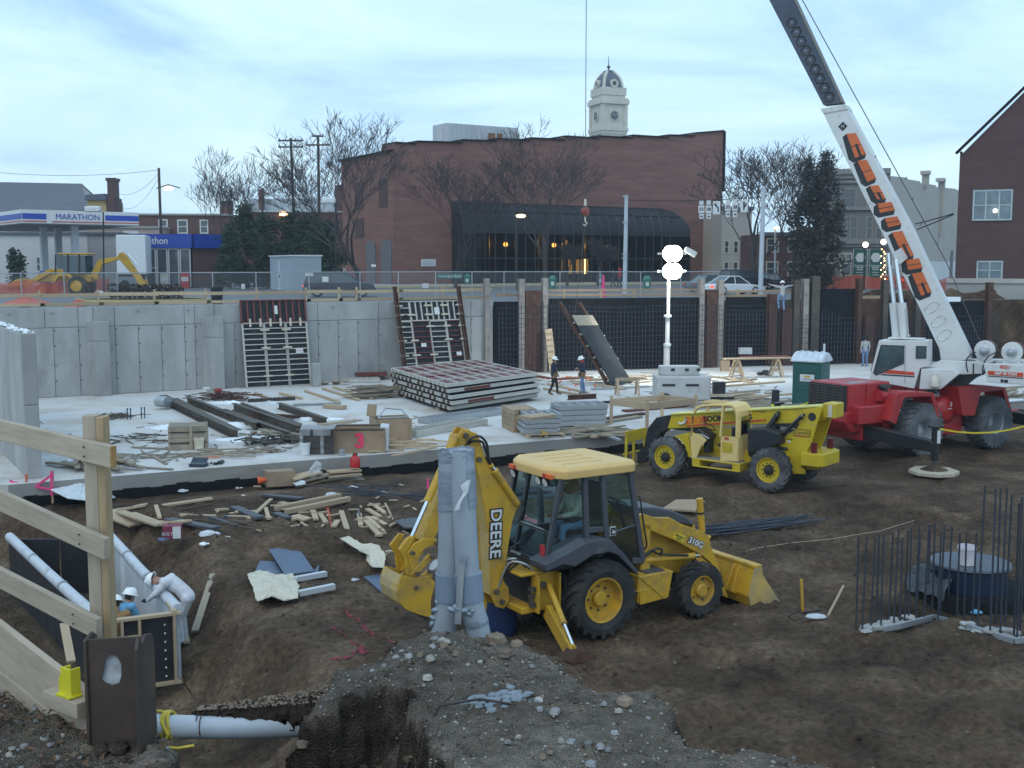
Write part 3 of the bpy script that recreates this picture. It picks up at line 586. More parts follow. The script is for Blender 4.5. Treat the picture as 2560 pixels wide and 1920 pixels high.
for x0,x1,y0,y1,n in ((2430,2533,473,552,3),(2440,2508,652,699,2)):
 p,q=FR.py(x0,y1,0),FR.py(x1,y0,0);window(T,(p[0],q[0],p[1],q[1]),.1,mat('window_grey',(.36,.42,.43),.6),n,pane=mat('curtained_pane',(.12,.16,.19),.12,var=.45,scale=1.2,spec=.8))
b=MB();b.sphere(FR.P(2488,527,-.12),.13,10,8);b.build('lit_bulb',mat('bulb',(1,.9,.7),emit=6),T)
# ---- tan two-storey shop building ----
FT=F_at(2226,112,62,STREET)
T=root(FT,'tan_building','pale tan painted brick building with chimneys behind the crane boom','building')
pr=FT.pys([(2226,440),(2268,444),(2268.5,448),(2300,453),(2300.5,457),(2340,463),(2340.5,467),(2388,472)],0)
b=MB();b.prism([(0,0)]+pr+[(pr[-1][0]+4,pr[-1][1]),(pr[-1][0]+4,0)],0,3);b.build('wall',M['tanw'],T)
b=MB();b.prism([(0,0),(0,2.6),(pr[-1][0]+4,2.6),(pr[-1][0]+4,0)],-.04,.0);b.build('painted_base',M['whitew'],T)
b=MB()
for x,y0,y1,w_ in ((2314,432,470,.8),(2352,450,590,1.1)):p,q=FT.P(x,y0,-.1),FT.P(x,y1,-.1);b.box((p+q)/2,(w_,.7,p.z-q.z));b.box(p,(w_*1.4,1,.4))
pieces(b,'chimney',M['tanw'],T)
b=MB();p=FT.P(2378,665,-.05);b.prism([(p.x-1.4,0),(p.x-1.4,p.z+.6),(p.x-.8,p.z+1.7),(p.x,p.z+2.1),(p.x+1.4,p.z+2.1),(p.x+1.4,0)],-.1,0);b.build('door',M['char'],T)
FS=F_at(2082,108,-14,STREET)
T=root(FS,'shop_building','grey two storey Victorian shop with tall paired windows and cornice','building')
zc=FS.py(2085,425,0)[1];xe=FS.py(2226,430,0)[0]
b=MB();b.prism([(-1.5,0),(-1.5,zc),(xe,zc),(xe,0)],0,9);b.build('wall',mat('grey_stone',(.19,.185,.175),.9,var=.15,scale=.6),T)
b=MB()
for yy,d,h in ((430,.5,.5),(442,.3,.4),(455,.2,.3),(522,.25,.3),(604,.45,.45),(614,.3,.3)):z=FS.py(2100,yy,0)[1];b.box((xe/2-.75,-d/2,z),(xe+1.5,d,h))
pieces(b,'cornice',mat('grey_trim',(.24,.235,.22),.85),T)
for x0,x1,y0,y1 in ((2097,2120,540,600),(2122,2146,540,600),(2163,2184,540,600),(2187,2208,540,600),(2100,2142,470,520),(2165,2208,470,520)):
 p,q=FS.py(x0,y1,0),FS.py(x1,y0,0);window(T,(p[0],q[0],p[1],q[1]),.14,mat('grey_trim',(.24,.235,.22)),1)
for x0,x1,y0,y1 in ((2048,2090,632,650),(2097,2132,632,650),(2048,2085,656,690),(2100,2130,656,690),(2205,2226,632,690)):
 p,q=FS.py(x0,y1,-.02),FS.py(x1,y0,-.02);window(T,(p[0],q[0],p[1],q[1]),.14,M['stone'],2 if y0 < 640 else 1,False)
for i,(x0,x1) in enumerate(((2132,2169),(2172,2206))):
 p,q=FS.py(x0,694,-1.2),FS.py(x1,625,-1.2);w_,h_=q[0]-p[0],q[1]-p[1];c=FS.o+FS.ax*((p[0]+q[0])/2)-FS.ay*1.2
 t_=thing('bank_banner',('left' if i == 0 else 'right')+' of two green bank banners with white hexagon emblem before the shop','banner',(c.x,c.y,STREET),FS.yaw,'green bank banners')
 b=MB();b.box((0,0,p[1]+h_/2),(w_*.96,.08,h_));b.build('panel',mat('bank_green',(.008,.10,.07),.6),t_);b=MB();b.tube([(-w_*.49,0,0),(-w_*.49,0,q[1]+.1),(w_*.49,0,q[1]+.1),(w_*.49,0,0)],.05,5);b.build('frame',M['white'],t_)
 b=MB();b.lathe([(0,.06),(.48,.06),(.48,.0)],(0,-.02,q[1]-.7),(0,-1,0),6);b.build('emblem',M['white'],t_)
 for zt_,s_,tx in ((-1.45,.34,'Huntington'),(-1.75,.34,'Bank')):text('lettering',tx,s_,M['white'],t_,TM((0,-.06,q[1]+zt_),(1,0,0),(0,0,1)),sx=.75)
 b=MB()
 for k in range(4):b.box((0,-.06,p[1]+.25+.24*k),(w_*.55,.02,.05))
 b.build('small_print',M['white'],t_)
# far cream house behind the bare trees, and a low shop
for px,Y,yaw,x1,yt,m,lb in ((1802,140,20,1880,520,M['tanw'],'cream two storey house half hidden by bare trees'),(1900,128,5,2075,585,BR3,'low brown shop front behind the dark cypress trees')):
 F=F_at(px,Y,yaw);T=root(F,'shop' if Y < 130 else 'house',lb,'building');z=F.py(px,yt,0)[1];xe=F.py(x1,yt,0)[0]
 b=MB();b.prism([(0,0),(0,z),(xe,z),(xe,0)],0,8);b.build('wall',m,T);b=MB();b.box((xe/2,-.1,z),(xe+.3,.5,.4));b.build('cornice',M['greyr'],T)
 for k in range(3):
  for zz_ in ((.9,2.6),(3.6,5.2)):
   if zz_[1] < z:window(T,(xe*(.08+.31*k),xe*(.26+.31*k),*zz_),.12,M['stone'],1)
# ---- left: filling station and what stands behind it ----
FG=F_at(61,95,38,STREET);T=root(FG,'filling_station_canopy','white filling station canopy with blue band and red stripe on round columns','canopy')
z0,z1=FG.py(61,558,0)[1],FG.py(61,524,0)[1];xe=FG.py(347,540,0)[0];h=z1-z0;dep=24
b=MB();b.box((xe/2,dep/2,(z0+z1)/2+.02),(xe,dep,h));b.build('fascia',M['white'],T)
b=MB();b.box((xe/2,dep/2,z0-.02),(xe-.3,dep-.3,.06));b.build('soffit',mat('soffit',(.3,.3,.31),.7),T)
def band(za,zb,m,x0,x1,nm):b=MB();b.box(((x0+x1)/2,-.02,z0+h*(za+zb)/2),(x1-x0,.05,h*(zb-za)));return b.build(nm,m,T)
band(.33,.74,M['blue'],.05,xe*.2,'blue_band');band(.33,.74,M['blue'],xe*.7,xe-.02,'blue_band');band(.13,.20,M['redp'],.05,xe*.2,'red_stripe');band(.13,.20,M['redp'],xe*.25,xe-.02,'red_stripe')
b=MB();b.box((-.02,dep/2,z0+h*.53),(.05,dep,h*.41));b.build('blue_band',M['blue'],T);b=MB();b.box((-.02,dep/2,z0+h*.165),(.05,dep,h*.07));b.build('red_stripe',M['redp'],T)
text('lettering','MARATHON',h*.62,M['blue'],T,TM((xe*.465,-.05,z0+h*.53),(1,0,0),(0,0,1)),bold=.0,sx=.95)
for px,Y in ((111,103),(147,106),(189,100)):
 p=gd(px,640,Y);l_=FG.loc(p);b=MB();b.box((l_.x,l_.y,z0/2),(.55,.55,z0));b.build('column',M['gpole'],T);b=MB();b.box((l_.x,l_.y,.9),(.62,1.1,1.6));b.build('fuel_pump',M['blue'],T)
FM=F_at(340,108,10,STREET);T=root(FM,'filling_station_shop','small filling station shop with blue fascia and glazed front','shop')
x5,zf0=FM.py(480,620,0);zf1=FM.py(400,585,0)[1]
b=MB();b.box((x5/2,.0,(zf0+zf1)/2),(x5,.5,zf1-zf0));b.build('fascia',M['blue'],T)
b=MB();b.box((x5+1.4,1.2,(zf0+zf1)/2),(3.3,.5,zf1-zf0),yaw=R(36));b.build('fascia',M['blue'],T)
b=MB();b.prism([(x5,.3),(x5+2.7,2.3),(x5+2.7,9),(0,9),(0,.9),(x5-.1,.9)],0,zf0,'z');b.build('wall',BR3,T)
b=MB();b.box((x5/2,4,zf1-.3),(x5,8,.2));b.build('roof',M['greyr'],T)
for k in range(4):window(T,(.9+k*(x5-1)/4,.9+(k+.94)*(x5-1)/4,.1,zf0-.05),.1,M['white'],1,k == 0,mat('shop_pane',(.05,.065,.075),.1,var=.6,scale=1.2,spec=.8))
text('lettering','Marathon',.95,M['white'],T,TM((FM.py(421,602,0)[0],-.27,(zf0+zf1)/2),(1,0,0),(0,0,1)),bold=.01,sx=.84,al='RIGHT')
for x,w_,h_,m,nm,lb in ((FM.py(410,680,-.7)[0],.7,1.4,M['stone'],'ice_chest','cream ice chest standing by the shop door'),(FM.py(462,680,-.7)[0],.8,1.4,M['redp'],'drink_machine','red drinks cabinet outside the filling station shop')):
 t_=thing(nm,lb,nm.replace('_',' '),FM.o+FM.ax*x-FM.ay*.7,FM.yaw);b=MB();b.box((0,0,h_/2),(w_,.6,h_));b.build('cabinet',m,t_,bev=.03);b=MB();b.box((0,-.31,h_*.62),(w_*.8,.03,h_*.3));b.build('panel',M['white'],t_)
# box trailer in front of the shop
FX=F_at(367,98,14,STREET);T=root(FX,'box_trailer','plain white box trailer parked in front of the filling station shop','trailer');x0,zt_=FX.py(289,587,0);zb_=FX.py(289,686,0)[1]
b=MB();b.box((x0/2,3.5,(zt_+zb_)/2),(abs(x0),7,zt_-zb_));b.build('box',mat('trailer_white',(.66,.68,.70),.5,var=.04),T,bev=.06);b=MB()
for x in (x0+.5,-.5):b.lathe([(0,-.12),(.4,-.12),(.45,0),(.4,.12),(0,.12)],(x,1,.45),(0,1,0),14)
pieces(b,'wheel',M['rub'],T);b=MB();b.box((x0/2,3.4,zb_-.1),(abs(x0)*.9,6.6,.18));b.build('chassis',M['blk'],T)
# other buildings, plain blocks with roofs, windows and chimneys
def block(px,Y,yaw,x1,yt,dep,wall,roofm,nm,lb,wins=(),yb=None):
 F=F_at(px,Y,yaw);T=root(F,nm,lb,'building');z=F.py(px,yt,0)[1];xe=F.py(x1,yt,0)[0]
 b=MB();b.prism([(0,0),(0,z),(xe,z),(xe,0)],0,dep);b.build('wall',wall,T);b=MB();b.box((xe/2,dep/2-.05,z+.12),(xe+.4,dep+.5,.24));b.build('roof',roofm,T)
 for x0,x2,y0,y1 in wins:p,q=F.py(x0,y1,0),F.py(x2,y0,0);window(T,(p[0],q[0],p[1],q[1]),.16,M['white'],1)
 return F,T,xe,z
block(-60,122,4,226,586,12,M['whitew'],M['greyr'],'white_building','long low white building behind the filling station pumps',((93,104,584,597),(90,103,640,680)))
block(222,120,8,300,586,8,mat('grey_wall',(.34,.33,.34),.8),M['greyr'],'grey_building','small grey building with red lettered sign between the pumps and trailer')
F,T,xe,z=block(345,155,6,575,538,14,BR3,M['walk'],'brick_row','long two storey brick row with white framed windows behind the station',((397,419,548,583),(444,469,549,584),(500,520,549,584)))
b=MB();p=F.P(567,530,2);b.box(p,(1.6,1.6,3));b.build('chimney',BR3,T)
F,T,xe,z=block(225,150,5,405,570,9,mat('pink_render',(.40,.31,.28),.9),M['walk'],'pink_building','pinkish gabled building half hidden by the station canopy',((308,346,577,584),))
F,T,xe,z=block(600,150,4,860,530,14,BR3,mat('pale_roof',(.42,.45,.47),.7),'warehouse','low brick warehouse with pale metal roof behind the evergreen hedge')
b=MB();b.prism([(0,z+.2),(xe,z+.2),(xe-1,z+2.0),(1,z+1.8)],2,12);b.build('roof',mat('pale_roof',(.42,.45,.47)),T)
b=MB();b.sphere(F.P(708,536,-.3),.35,8,6,(1.6,1,.5));b.build('wall_lamp',M['lamp'],T)
b=MB();p=F.P(654,512,1);b.box(p,(.7,.7,4));b.build('chimney',BR3,T)
FH=F_at(-40,160,3);T=root(FH,'slate_roof_hall','hall with a broad blue grey roof behind the filling station canopy','building')
r4=FH.pys([(-60,545),(223,524)],0);r5=FH.pys([(204,459),(-60,454)],6)
b=MB();n_=b.add([(r4[0][0],0,r4[0][1]),(r4[1][0],0,r4[1][1]),(r5[0][0],6,r5[0][1]),(r5[1][0],6,r5[1][1]),(r4[1][0],12,r4[1][1]),(r4[0][0],12,r4[0][1])]);b.face([n_,n_+1,n_+2,n_+3]);b.face([n_+3,n_+2,n_+4,n_+5]);b.build('roof',M['greyr'],T)
b=MB();b.prism([(r4[0][0],0),(r4[0][0],r4[0][1]),(r4[1][0],r4[1][1]),(r4[1][0],0)],.3,11.7);n_=b.add([(r4[1][0]-.2,.3,r4[1][1]),(r4[1][0]-.2,11.7,r4[1][1]),(r5[0][0]-.2,6,r5[0][1])]);b.face([n_,n_+1,n_+2]);b.build('wall',mat('hall_wall',(.33,.31,.3),.9),T)
FK=F_at(216,156,3);T=root(FK,'yellow_house','yellow gabled house with a tall square brick chimney','house')
b=MB();q0,q1=FK.py(218,500,0),FK.py(298,523,0);b.prism([(q0[0],0),(q0[0],q0[1]),(FK.py(265,498,0)[0],q0[1]),(FK.py(265,498,0)[0],0)],0,8);b.build('wall',mat('yellow_render',(.48,.34,.15),.9),T)
b=MB();b.prism(FK.pys([(212,500),(215,487),(262,484),(267,500)],-.4),-.6,6);b.build('roof',M['slate'],T)
b=MB();p,q=FK.py(266,448,-1),FK.py(288,523,-1);b.box(((p[0]+q[0])/2,.2,p[1]/2),(q[0]-p[0],2,p[1]));b.box(((p[0]+q[0])/2,.2,p[1]),(q[0]-p[0]+.3,2.3,.4));b.build('chimney',BR2,T)
b=MB();p,q=FK.py(288,496,0),FK.py(298,523,0);b.box(((p[0]+q[0])/2,.4,p[1]/2),(q[0]-p[0],2,p[1]));b.build('chimney',BR2,T)
# ---- trees ----
def bare_tree(px,Y,yb,yt,wpx,seed,label,lean=0,nl=4,fork=.22,zb=STREET,dens=1.0,group='bare trees along the street'):
 rg=random.Random(seed);p=gd(px,yb,Y);k=Y/FPX;H=(yb-yt)*k;Wd=wpx*k/2
 T=thing('bare_tree',label,'tree',(p.x,p.y,zb),0 if lean else rg.random()*6,group);tr=MB();cr=MB();zt=H+(p.z-zb)
 Tr=max(.16,H*.019)
 def grow(pos,d,ln,r,lev):
  nseg=3 if lev < 3 else 2;pts=[pos];rs=[r];q=pos.copy();dd=d.copy()
  for i in range(nseg):
   dd=(dd+Vector((rg.gauss(0,.13),rg.gauss(0,.13),rg.gauss(0,.08)+.05))).normalized();q=q+dd*(ln/nseg);pts.append(q.copy());rs.append(r*(1-.45*(i+1)/nseg))
  (tr if lev < 2 else cr).tube(pts,rs,6 if lev < 2 else 4 if lev < 4 else 3,cap=False)
  if lev >= 6:return
  nb=(rg.choice((2,3,3)) if lev < 5 else rg.choice((2,2,3))) if lev else nl;a0_=rg.uniform(0,6.28)
  for j in range(nb+(1 if lev in (2,3) else 0)):
   t=1 if j < 2 else rg.uniform(.35,.95);i=min(nseg-1,int(t*nseg));bp_=pts[i].lerp(pts[i+1],t*nseg-i) if t < 1 else pts[-1]
   a=a0_+6.283*j/nb+rg.uniform(-.5,.5);sp=rg.uniform(.35,.75) if lev else rg.uniform(.45,.8)
   nd=(dd*math.cos(sp)+Vector((math.cos(a),math.sin(a),.12)).normalized()*math.sin(sp)*(1.15*Wd/H*1.6 if lev < 2 else 1)).normalized()
   grow(bp_,nd,ln*rg.uniform(.6,.82)*(1.15 if lev == 0 else 1),max(rs[i+1]*rg.uniform(.5,.7),.022),lev+1)
 grow(Vector((0,0,0)),Vector((lean,0,1)).normalized(),zt*fork,Tr,0)
 zmax=max(v_[2] for v_ in cr.v);rad=sorted(math.hypot(v_[0],v_[1]) for v_ in cr.v)[int(len(cr.v)*.93)]
 sz=zt/zmax;sr=Wd/rad
 for m_ in (tr,cr):m_.v=[(x*(sr+(1-sr)*max(0,1-z/(zt*.2))),y*(sr+(1-sr)*max(0,1-z/(zt*.2))),z*sz) for x,y,z in m_.v]
 tr.build('trunk',M['bark'],T);cr.build('crown',M['twig'],T);return T
bare_tree(535,112,690,372,270,11,'bare round topped tree behind the white trailer, nearest the filling station',dens=1.3)
bare_tree(905,103,692,285,470,5,'tallest spreading bare tree in front of the brick side wall',lean=-.13,nl=7,fork=.27,dens=1.3)
bare_tree(1138,108,700,380,290,23,'slim bare tree against the brick wall left of the glass front',fork=.3)
bare_tree(1362,104,704,290,430,8,'bare tree in front of the arched glass bank front',nl=6,fork=.30,dens=1.3)
bare_tree(1880,112,690,362,290,31,'bare tree standing right of the brick building behind parked cars',nl=5,dens=1.3)
bare_tree(1985,124,690,350,240,41,'bare tree rising behind the dark cypress trees',nl=5)
for px,w_,h_,sd_,lb in ((1418,45,58,3,'small rounded bare tree left of the bank door'),(1495,76,70,4,'small rounded bare tree right of the bank door')):bare_tree(px,113,704,704-h_-40,w_+30,sd_,lb,fork=.25,zb=3.95,group='small trees before the bank')
def leafy(px,Y,yb,yt,wpx,seed,label,m,n=2600,shape='cone',name='evergreen_tree',r=.16,group='evergreens behind the fence'):
 rg=random.Random(seed);p=gd(px,yb,Y);k=Y/FPX;H=gd(px,yt,Y).z-STREET;Wd=wpx*k/2;T=thing(name,label,'tree',(p.x,p.y,STREET),0,group)
 b=MB();b.tube([(0,0,0),(.05,0,H*.5),(0,0,H*.92)],[.16,.1,.03],6);b.build('trunk',M['bark'],T);b=MB()
 cl=[(rg.uniform(0,6.28),rg.random()**.6,rg.uniform(.06,.98),rg.uniform(.5,1.1)) for _ in range(70)]
 for _ in range(n):
  a,q,t,s_=rg.choice(cl);rad=Wd*(1-t)**.7*1.02 if shape == 'cone' else Wd*math.sin(math.pi*min(1,t*.82+.16))**.55
  g=lambda:rg.gauss(0,.10*Wd*s_+.12);b.tri_blob((rad*q*math.cos(a)+g(),rad*q*math.sin(a)+g(),max(.2,H*t+g()*1.2)),rg.uniform(.5,1.3)*r,rg)
 b.build('crown',m,T);return T
for i,(px,yt,w_,sh,n_) in enumerate(((575,560,80,'cone',2600),(618,520,110,'cone',3600),(668,545,110,'round',3600),(725,535,110,'round',3600),(775,545,110,'round',3600),(820,560,90,'round',2600))):
 leafy(px,106+i % 2*3,694,yt,w_,50+i,('leftmost, low and broad','second from left, tall and pointed','third from left with a tawny patch','fourth from left, tall and round','fifth from left behind the grey shed','last on the right beside the big bare trunk')[i]+' evergreen of the dark hedge',M['ever'],n_,sh)
for px,yt,w_,lb in ((2018,388,70,'left and broader of two dark cypress trees beside the shop'),(2062,380,80,'right and taller of two dark cypress trees beside the shop')):leafy(px,100,690,yt,w_,px,lb,M['everd'],6500,'round','cypress_tree',.11,'dark cypress trees')
leafy(2035,101,690,470,150,77,'broad dark bush round the feet of the cypress trees',M['everd'],2600,'round','dark_shrub',.2,'dark cypress trees')
for px,yt,lb in ((34,627,'left of two small clipped conifers by the white building'),(50,626,'right of two small clipped conifers by the white building')):leafy(px,96,685,yt,24,px,lb,M['ever'],900,'round','conifer',.12,'small conifers by the station')
# ---- poles, lamps, wires ----
def pole(px,Y,yt,r,m,name,label,group,arms=(),zb=STREET,pxb=None):
 p=gd(px,yt,Y);q=gd(pxb or px,690,Y);T=thing(name,label,'pole',(q.x,q.y,zb),0,group);h=p.z-zb
 b=MB();b.cyl((0,0,0),(p.x-q.x,0,h),r,r*.8,8);b.build('shaft',m,T)
 for y,w_ in arms:
  z=gd(px,y,Y).z-zb;b=MB();b.box(((p.x-q.x)*z/h,-.2,z),(w_,.12,.16))
  for s_ in (-.45,-.2,.2,.45):b.cyl(((p.x-q.x)*z/h+s_*w_,-.2,z),((p.x-q.x)*z/h+s_*w_,-.2,z+.25),.05,n=6)
  b.build('crossarm',m,T)
 return T,h
T1,h1=pole(397,118,420,.17,M['pole'],'utility_pole','plain wooden utility pole with street lamp left of the bare tree','utility poles',pxb=406)
b=MB();b.tube([(-.3,0,h1*.83),(1,-.2,h1*.86),(2.2,-.3,h1*.83)],.06,6);b.build('lamp_arm',M['pole'],T1);b=MB();b.sphere((1.0,-.3,h1*.825),.4,10,6,(1.3,.7,.45));b.build('lamp',M['lamp'],T1)
T2,h2=pole(727,120,345,.17,M['pole'],'utility_pole','utility pole with two crossarms and transformers inside the bare tree','utility poles',((352,2.6),(368,2.6)),pxb=740)
b=MB()
for s_ in (-.75,.65):b.cyl((s_,-.3,h2*.72),(s_,-.3,h2*.79),.42,n=12)
pieces(b,'transformer',M['galv'],T2)
T3,h3=pole(795,120,338,.17,M['pole'],'utility_pole','utility pole right of the transformer pole with one wide crossarm','utility poles',((363,2.6),(341,1.2)),pxb=800)
pole(656,135,470,.16,M['pole'],'utility_pole','short distant utility pole above the evergreen hedge','utility poles')
T4,h4=pole(258,82,530,.07,M['blk'],'street_lamp','slim black street lamp with white box head before the canopy','street lamps')
b=MB();b.box((-.55,0,h4+.2),(1.1,.5,.42));b.build('lamp_head',mat('lamp_head',(.62,.64,.66),.5),T4,bev=.08)
T5,h5=pole(839,96,505,.09,M['blk'],'street_lamp','dark street lamp with white hood beside the evergreen hedge','street lamps');b=MB();b.box((-.5,0,h5+.1),(1.2,.6,.5));b.build('lamp_head',MATS['lamp_head'],T5,bev=.1)
T6,h6=pole(1292,98,540,.08,M['blk'],'street_lamp','street lamp glowing orange in front of the arched glazing','street lamps');b=MB();b.sphere((.35,-.1,h6),.3,10,6,(1.4,.8,.5));b.build('lamp',M['lamp'],T6)
T7,h7=pole(1566,86,488,.17,M['gpole'],'signal_pole','tall pale steel pole with straps in front of the glass bank front','steel poles',pxb=1562)
b=MB()
for z in (.98,.72,.4,.36):b.cyl((0,0,h7*z),(0,0,h7*z+.12),.22,n=10)
pieces(b,'strap',M['galv'],T7)
T8,h8=pole(1909,84,466,.19,M['gpole'],'signal_pole','tall pale steel pole beside the route signs and white car','steel poles',pxb=1902)
T9,h9=pole(1938,118,570,.12,M['gpole'],'street_lamp','street lamp with a small orange light left of the cypress trees','street lamps');b=MB();b.sphere((0,-.2,h9),.22,8,6,(1.5,1,.4));b.build('lamp',M['lamp'],T9)
for px,y,lb in ((2161,609,'left globe lamp standing above the green banners'),(2206,602,'right globe lamp on a post wound with fairy lights')):
 T,h_=pole(px,100,y+10,.08,M['blk'],'globe_lamp',lb,'globe lamps');b=MB();b.sphere((0,0,h_+.25),.26,12,8);b.build('globe',M['globe'],T)
 if px > 2200:
  b=MB()
  for k in range(14):b.sphere((.2*math.cos(k*2.2),-.12+.12*math.sin(k*2.2),h_*(.25+.05*k)),.055,5,4)
  kind(b.build('fairy_lights',M['lamp'],T),'stuff')
def wire(px0,y0,Y0,px1,y1,Y1,sag,name,label,r=.02,m=None):
 a,c=gd(px0,y0,Y0),gd(px1,y1,Y1);b=MB();b.tube([a.lerp(c,i/14)-Z*sag*4*(i/14)*(1-i/14) for i in range(15)],r,4);tag(b.build(name,m or M['hose']),label,'wire')
wire(398,432,118,290,482,150,1,'overhead_wire','upper thin wire running from the wooden pole to the chimney house')
wire(399,440,118,305,520,150,1.2,'overhead_wire','lower thin wire falling from the wooden pole to the canopy')
wire(398,425,118,-40,428,120,.5,'overhead_wire','long thin wire crossing the sky left of the wooden pole')
wire(1566,500,86,1909,492,84,.15,'span_wire','span wire between the two pale steel poles carrying route signs',.025)
wire(2288,560,79,2384,534,78,.02,'span_wire','upper span cable running to the brick house at the right',.04);wire(2292,574,79,2384,536,78,.02,'span_wire','lower span cable running to the brick house at the right',.04)
def board(x0,x1,y0,y1,Y,m,name,label,group,txt=None,arrow=0):
 p,q=gd(x0,y1,Y),gd(x1,y0,Y);w_,h_=q.x-p.x,q.z-p.z;T=thing(name,label,'sign',((p.x+q.x)/2,Y,p.z),0,group);b=MB();b.box((0,0,h_/2),(w_,.05,h_));b.build('plate',m,T,bev=.02)
 if txt:text('lettering',txt,min(h_*.8,w_*.75),M['blk'],T,TM((0,-.035,h_*.5),(1,0,0),(0,0,1)),bold=.012)
 if arrow:
  b=MB();s_=w_*.28
  if arrow == 'S':b.bar((s_,-.03,h_*.5),(-s_*.3,-.03,h_*.5),.08,.02,Vector((0,1,0)));b.prism([(-s_*1.2,h_*.5),(-s_*.2,h_*.5+.11),(-s_*.2,h_*.5-.11)],-.04,-.028)
  elif arrow == 'R':b.bar((-s_,-.03,h_*.5),(s_*.3,-.03,h_*.5),.08,.02,Vector((0,1,0)));b.prism([(s_*1.2,h_*.5),(s_*.2,h_*.5+.11),(s_*.2,h_*.5-.11)],-.04,-.028)
  elif arrow == 'L':b.tube([(s_*.8,-.035,h_*.2),(s_*.7,-.035,h_*.5),(-s_*.5,-.035,h_*.7)],.05,4);b.prism([(-s_*1.4,h_*.78),(-s_*.1,h_*.86),(-s_*.5,h_*.58)],-.045,-.03)
  else:b.tube([(-s_*.2,-.035,h_*.2),(-s_*.2,-.035,h_*.72)],.05,4);b.tube([(-s_*.2,-.035,h_*.35),(s_*.8,-.035,h_*.6)],.05,4);b.prism([(-s_*.9,h_*.7),(s_*.5,h_*.7),(-s_*.2,h_*.88)],-.045,-.03);b.prism([(s_*.5,h_*.7),(s_*1.3,h_*.75),(s_*1.1,h_*.5)],-.045,-.03)
  b.build('arrow',M['blk'],T)
 return T
WS=mat('sign_white',(.68,.69,.70),.5)
for (xo,side,ar) in ((1746,'left','S'),(1812,'right','R')):
 for dx_,tx in ((0,'33'),(18,'38')):
  g='overhead route signs'
  board(xo+dx_,xo+dx_+15,514 if ar == 'S' else 509,533 if ar == 'S' else 527,85,WS,'route_sign',('left' if dx_ == 0 else 'right')+' white route number plate reading %s in the %s hand sign group' % (tx,side),g,tx)
  board(xo+dx_+2,xo+dx_+13,535 if ar == 'S' else 529,547 if ar == 'S' else 543,85,WS,'arrow_plate','small arrow plate below the '+('left' if dx_ == 0 else 'right')+' route plate of the %s hand sign group' % side,g,None,ar)
  board(xo+dx_+2,xo+dx_+13,500 if ar == 'S' else 496,512 if ar == 'S' else 508,85,WS,'direction_plate','small direction plate above the '+('left' if dx_ == 0 else 'right')+' route plate of the %s hand sign group' % side,g)
board(1782,1801,503,536,85,WS,'lane_sign','white left turn lane sign right of the left sign group','overhead route signs',None,'L')
board(1851,1870,499,531,84.6,WS,'lane_sign','white forked arrow lane sign beside the tall pale pole','overhead route signs',None,'F')
T=board(1093,1156,684,697,92,mat('street_green',(.01,.12,.09),.5),'street_sign','green street name sign with white lettering before the glass front',None)
text('lettering','Huntington Bank',.3,M['white'],T,TM((0,-.04,.22),(1,0,0),(0,0,1)),sx=.9)
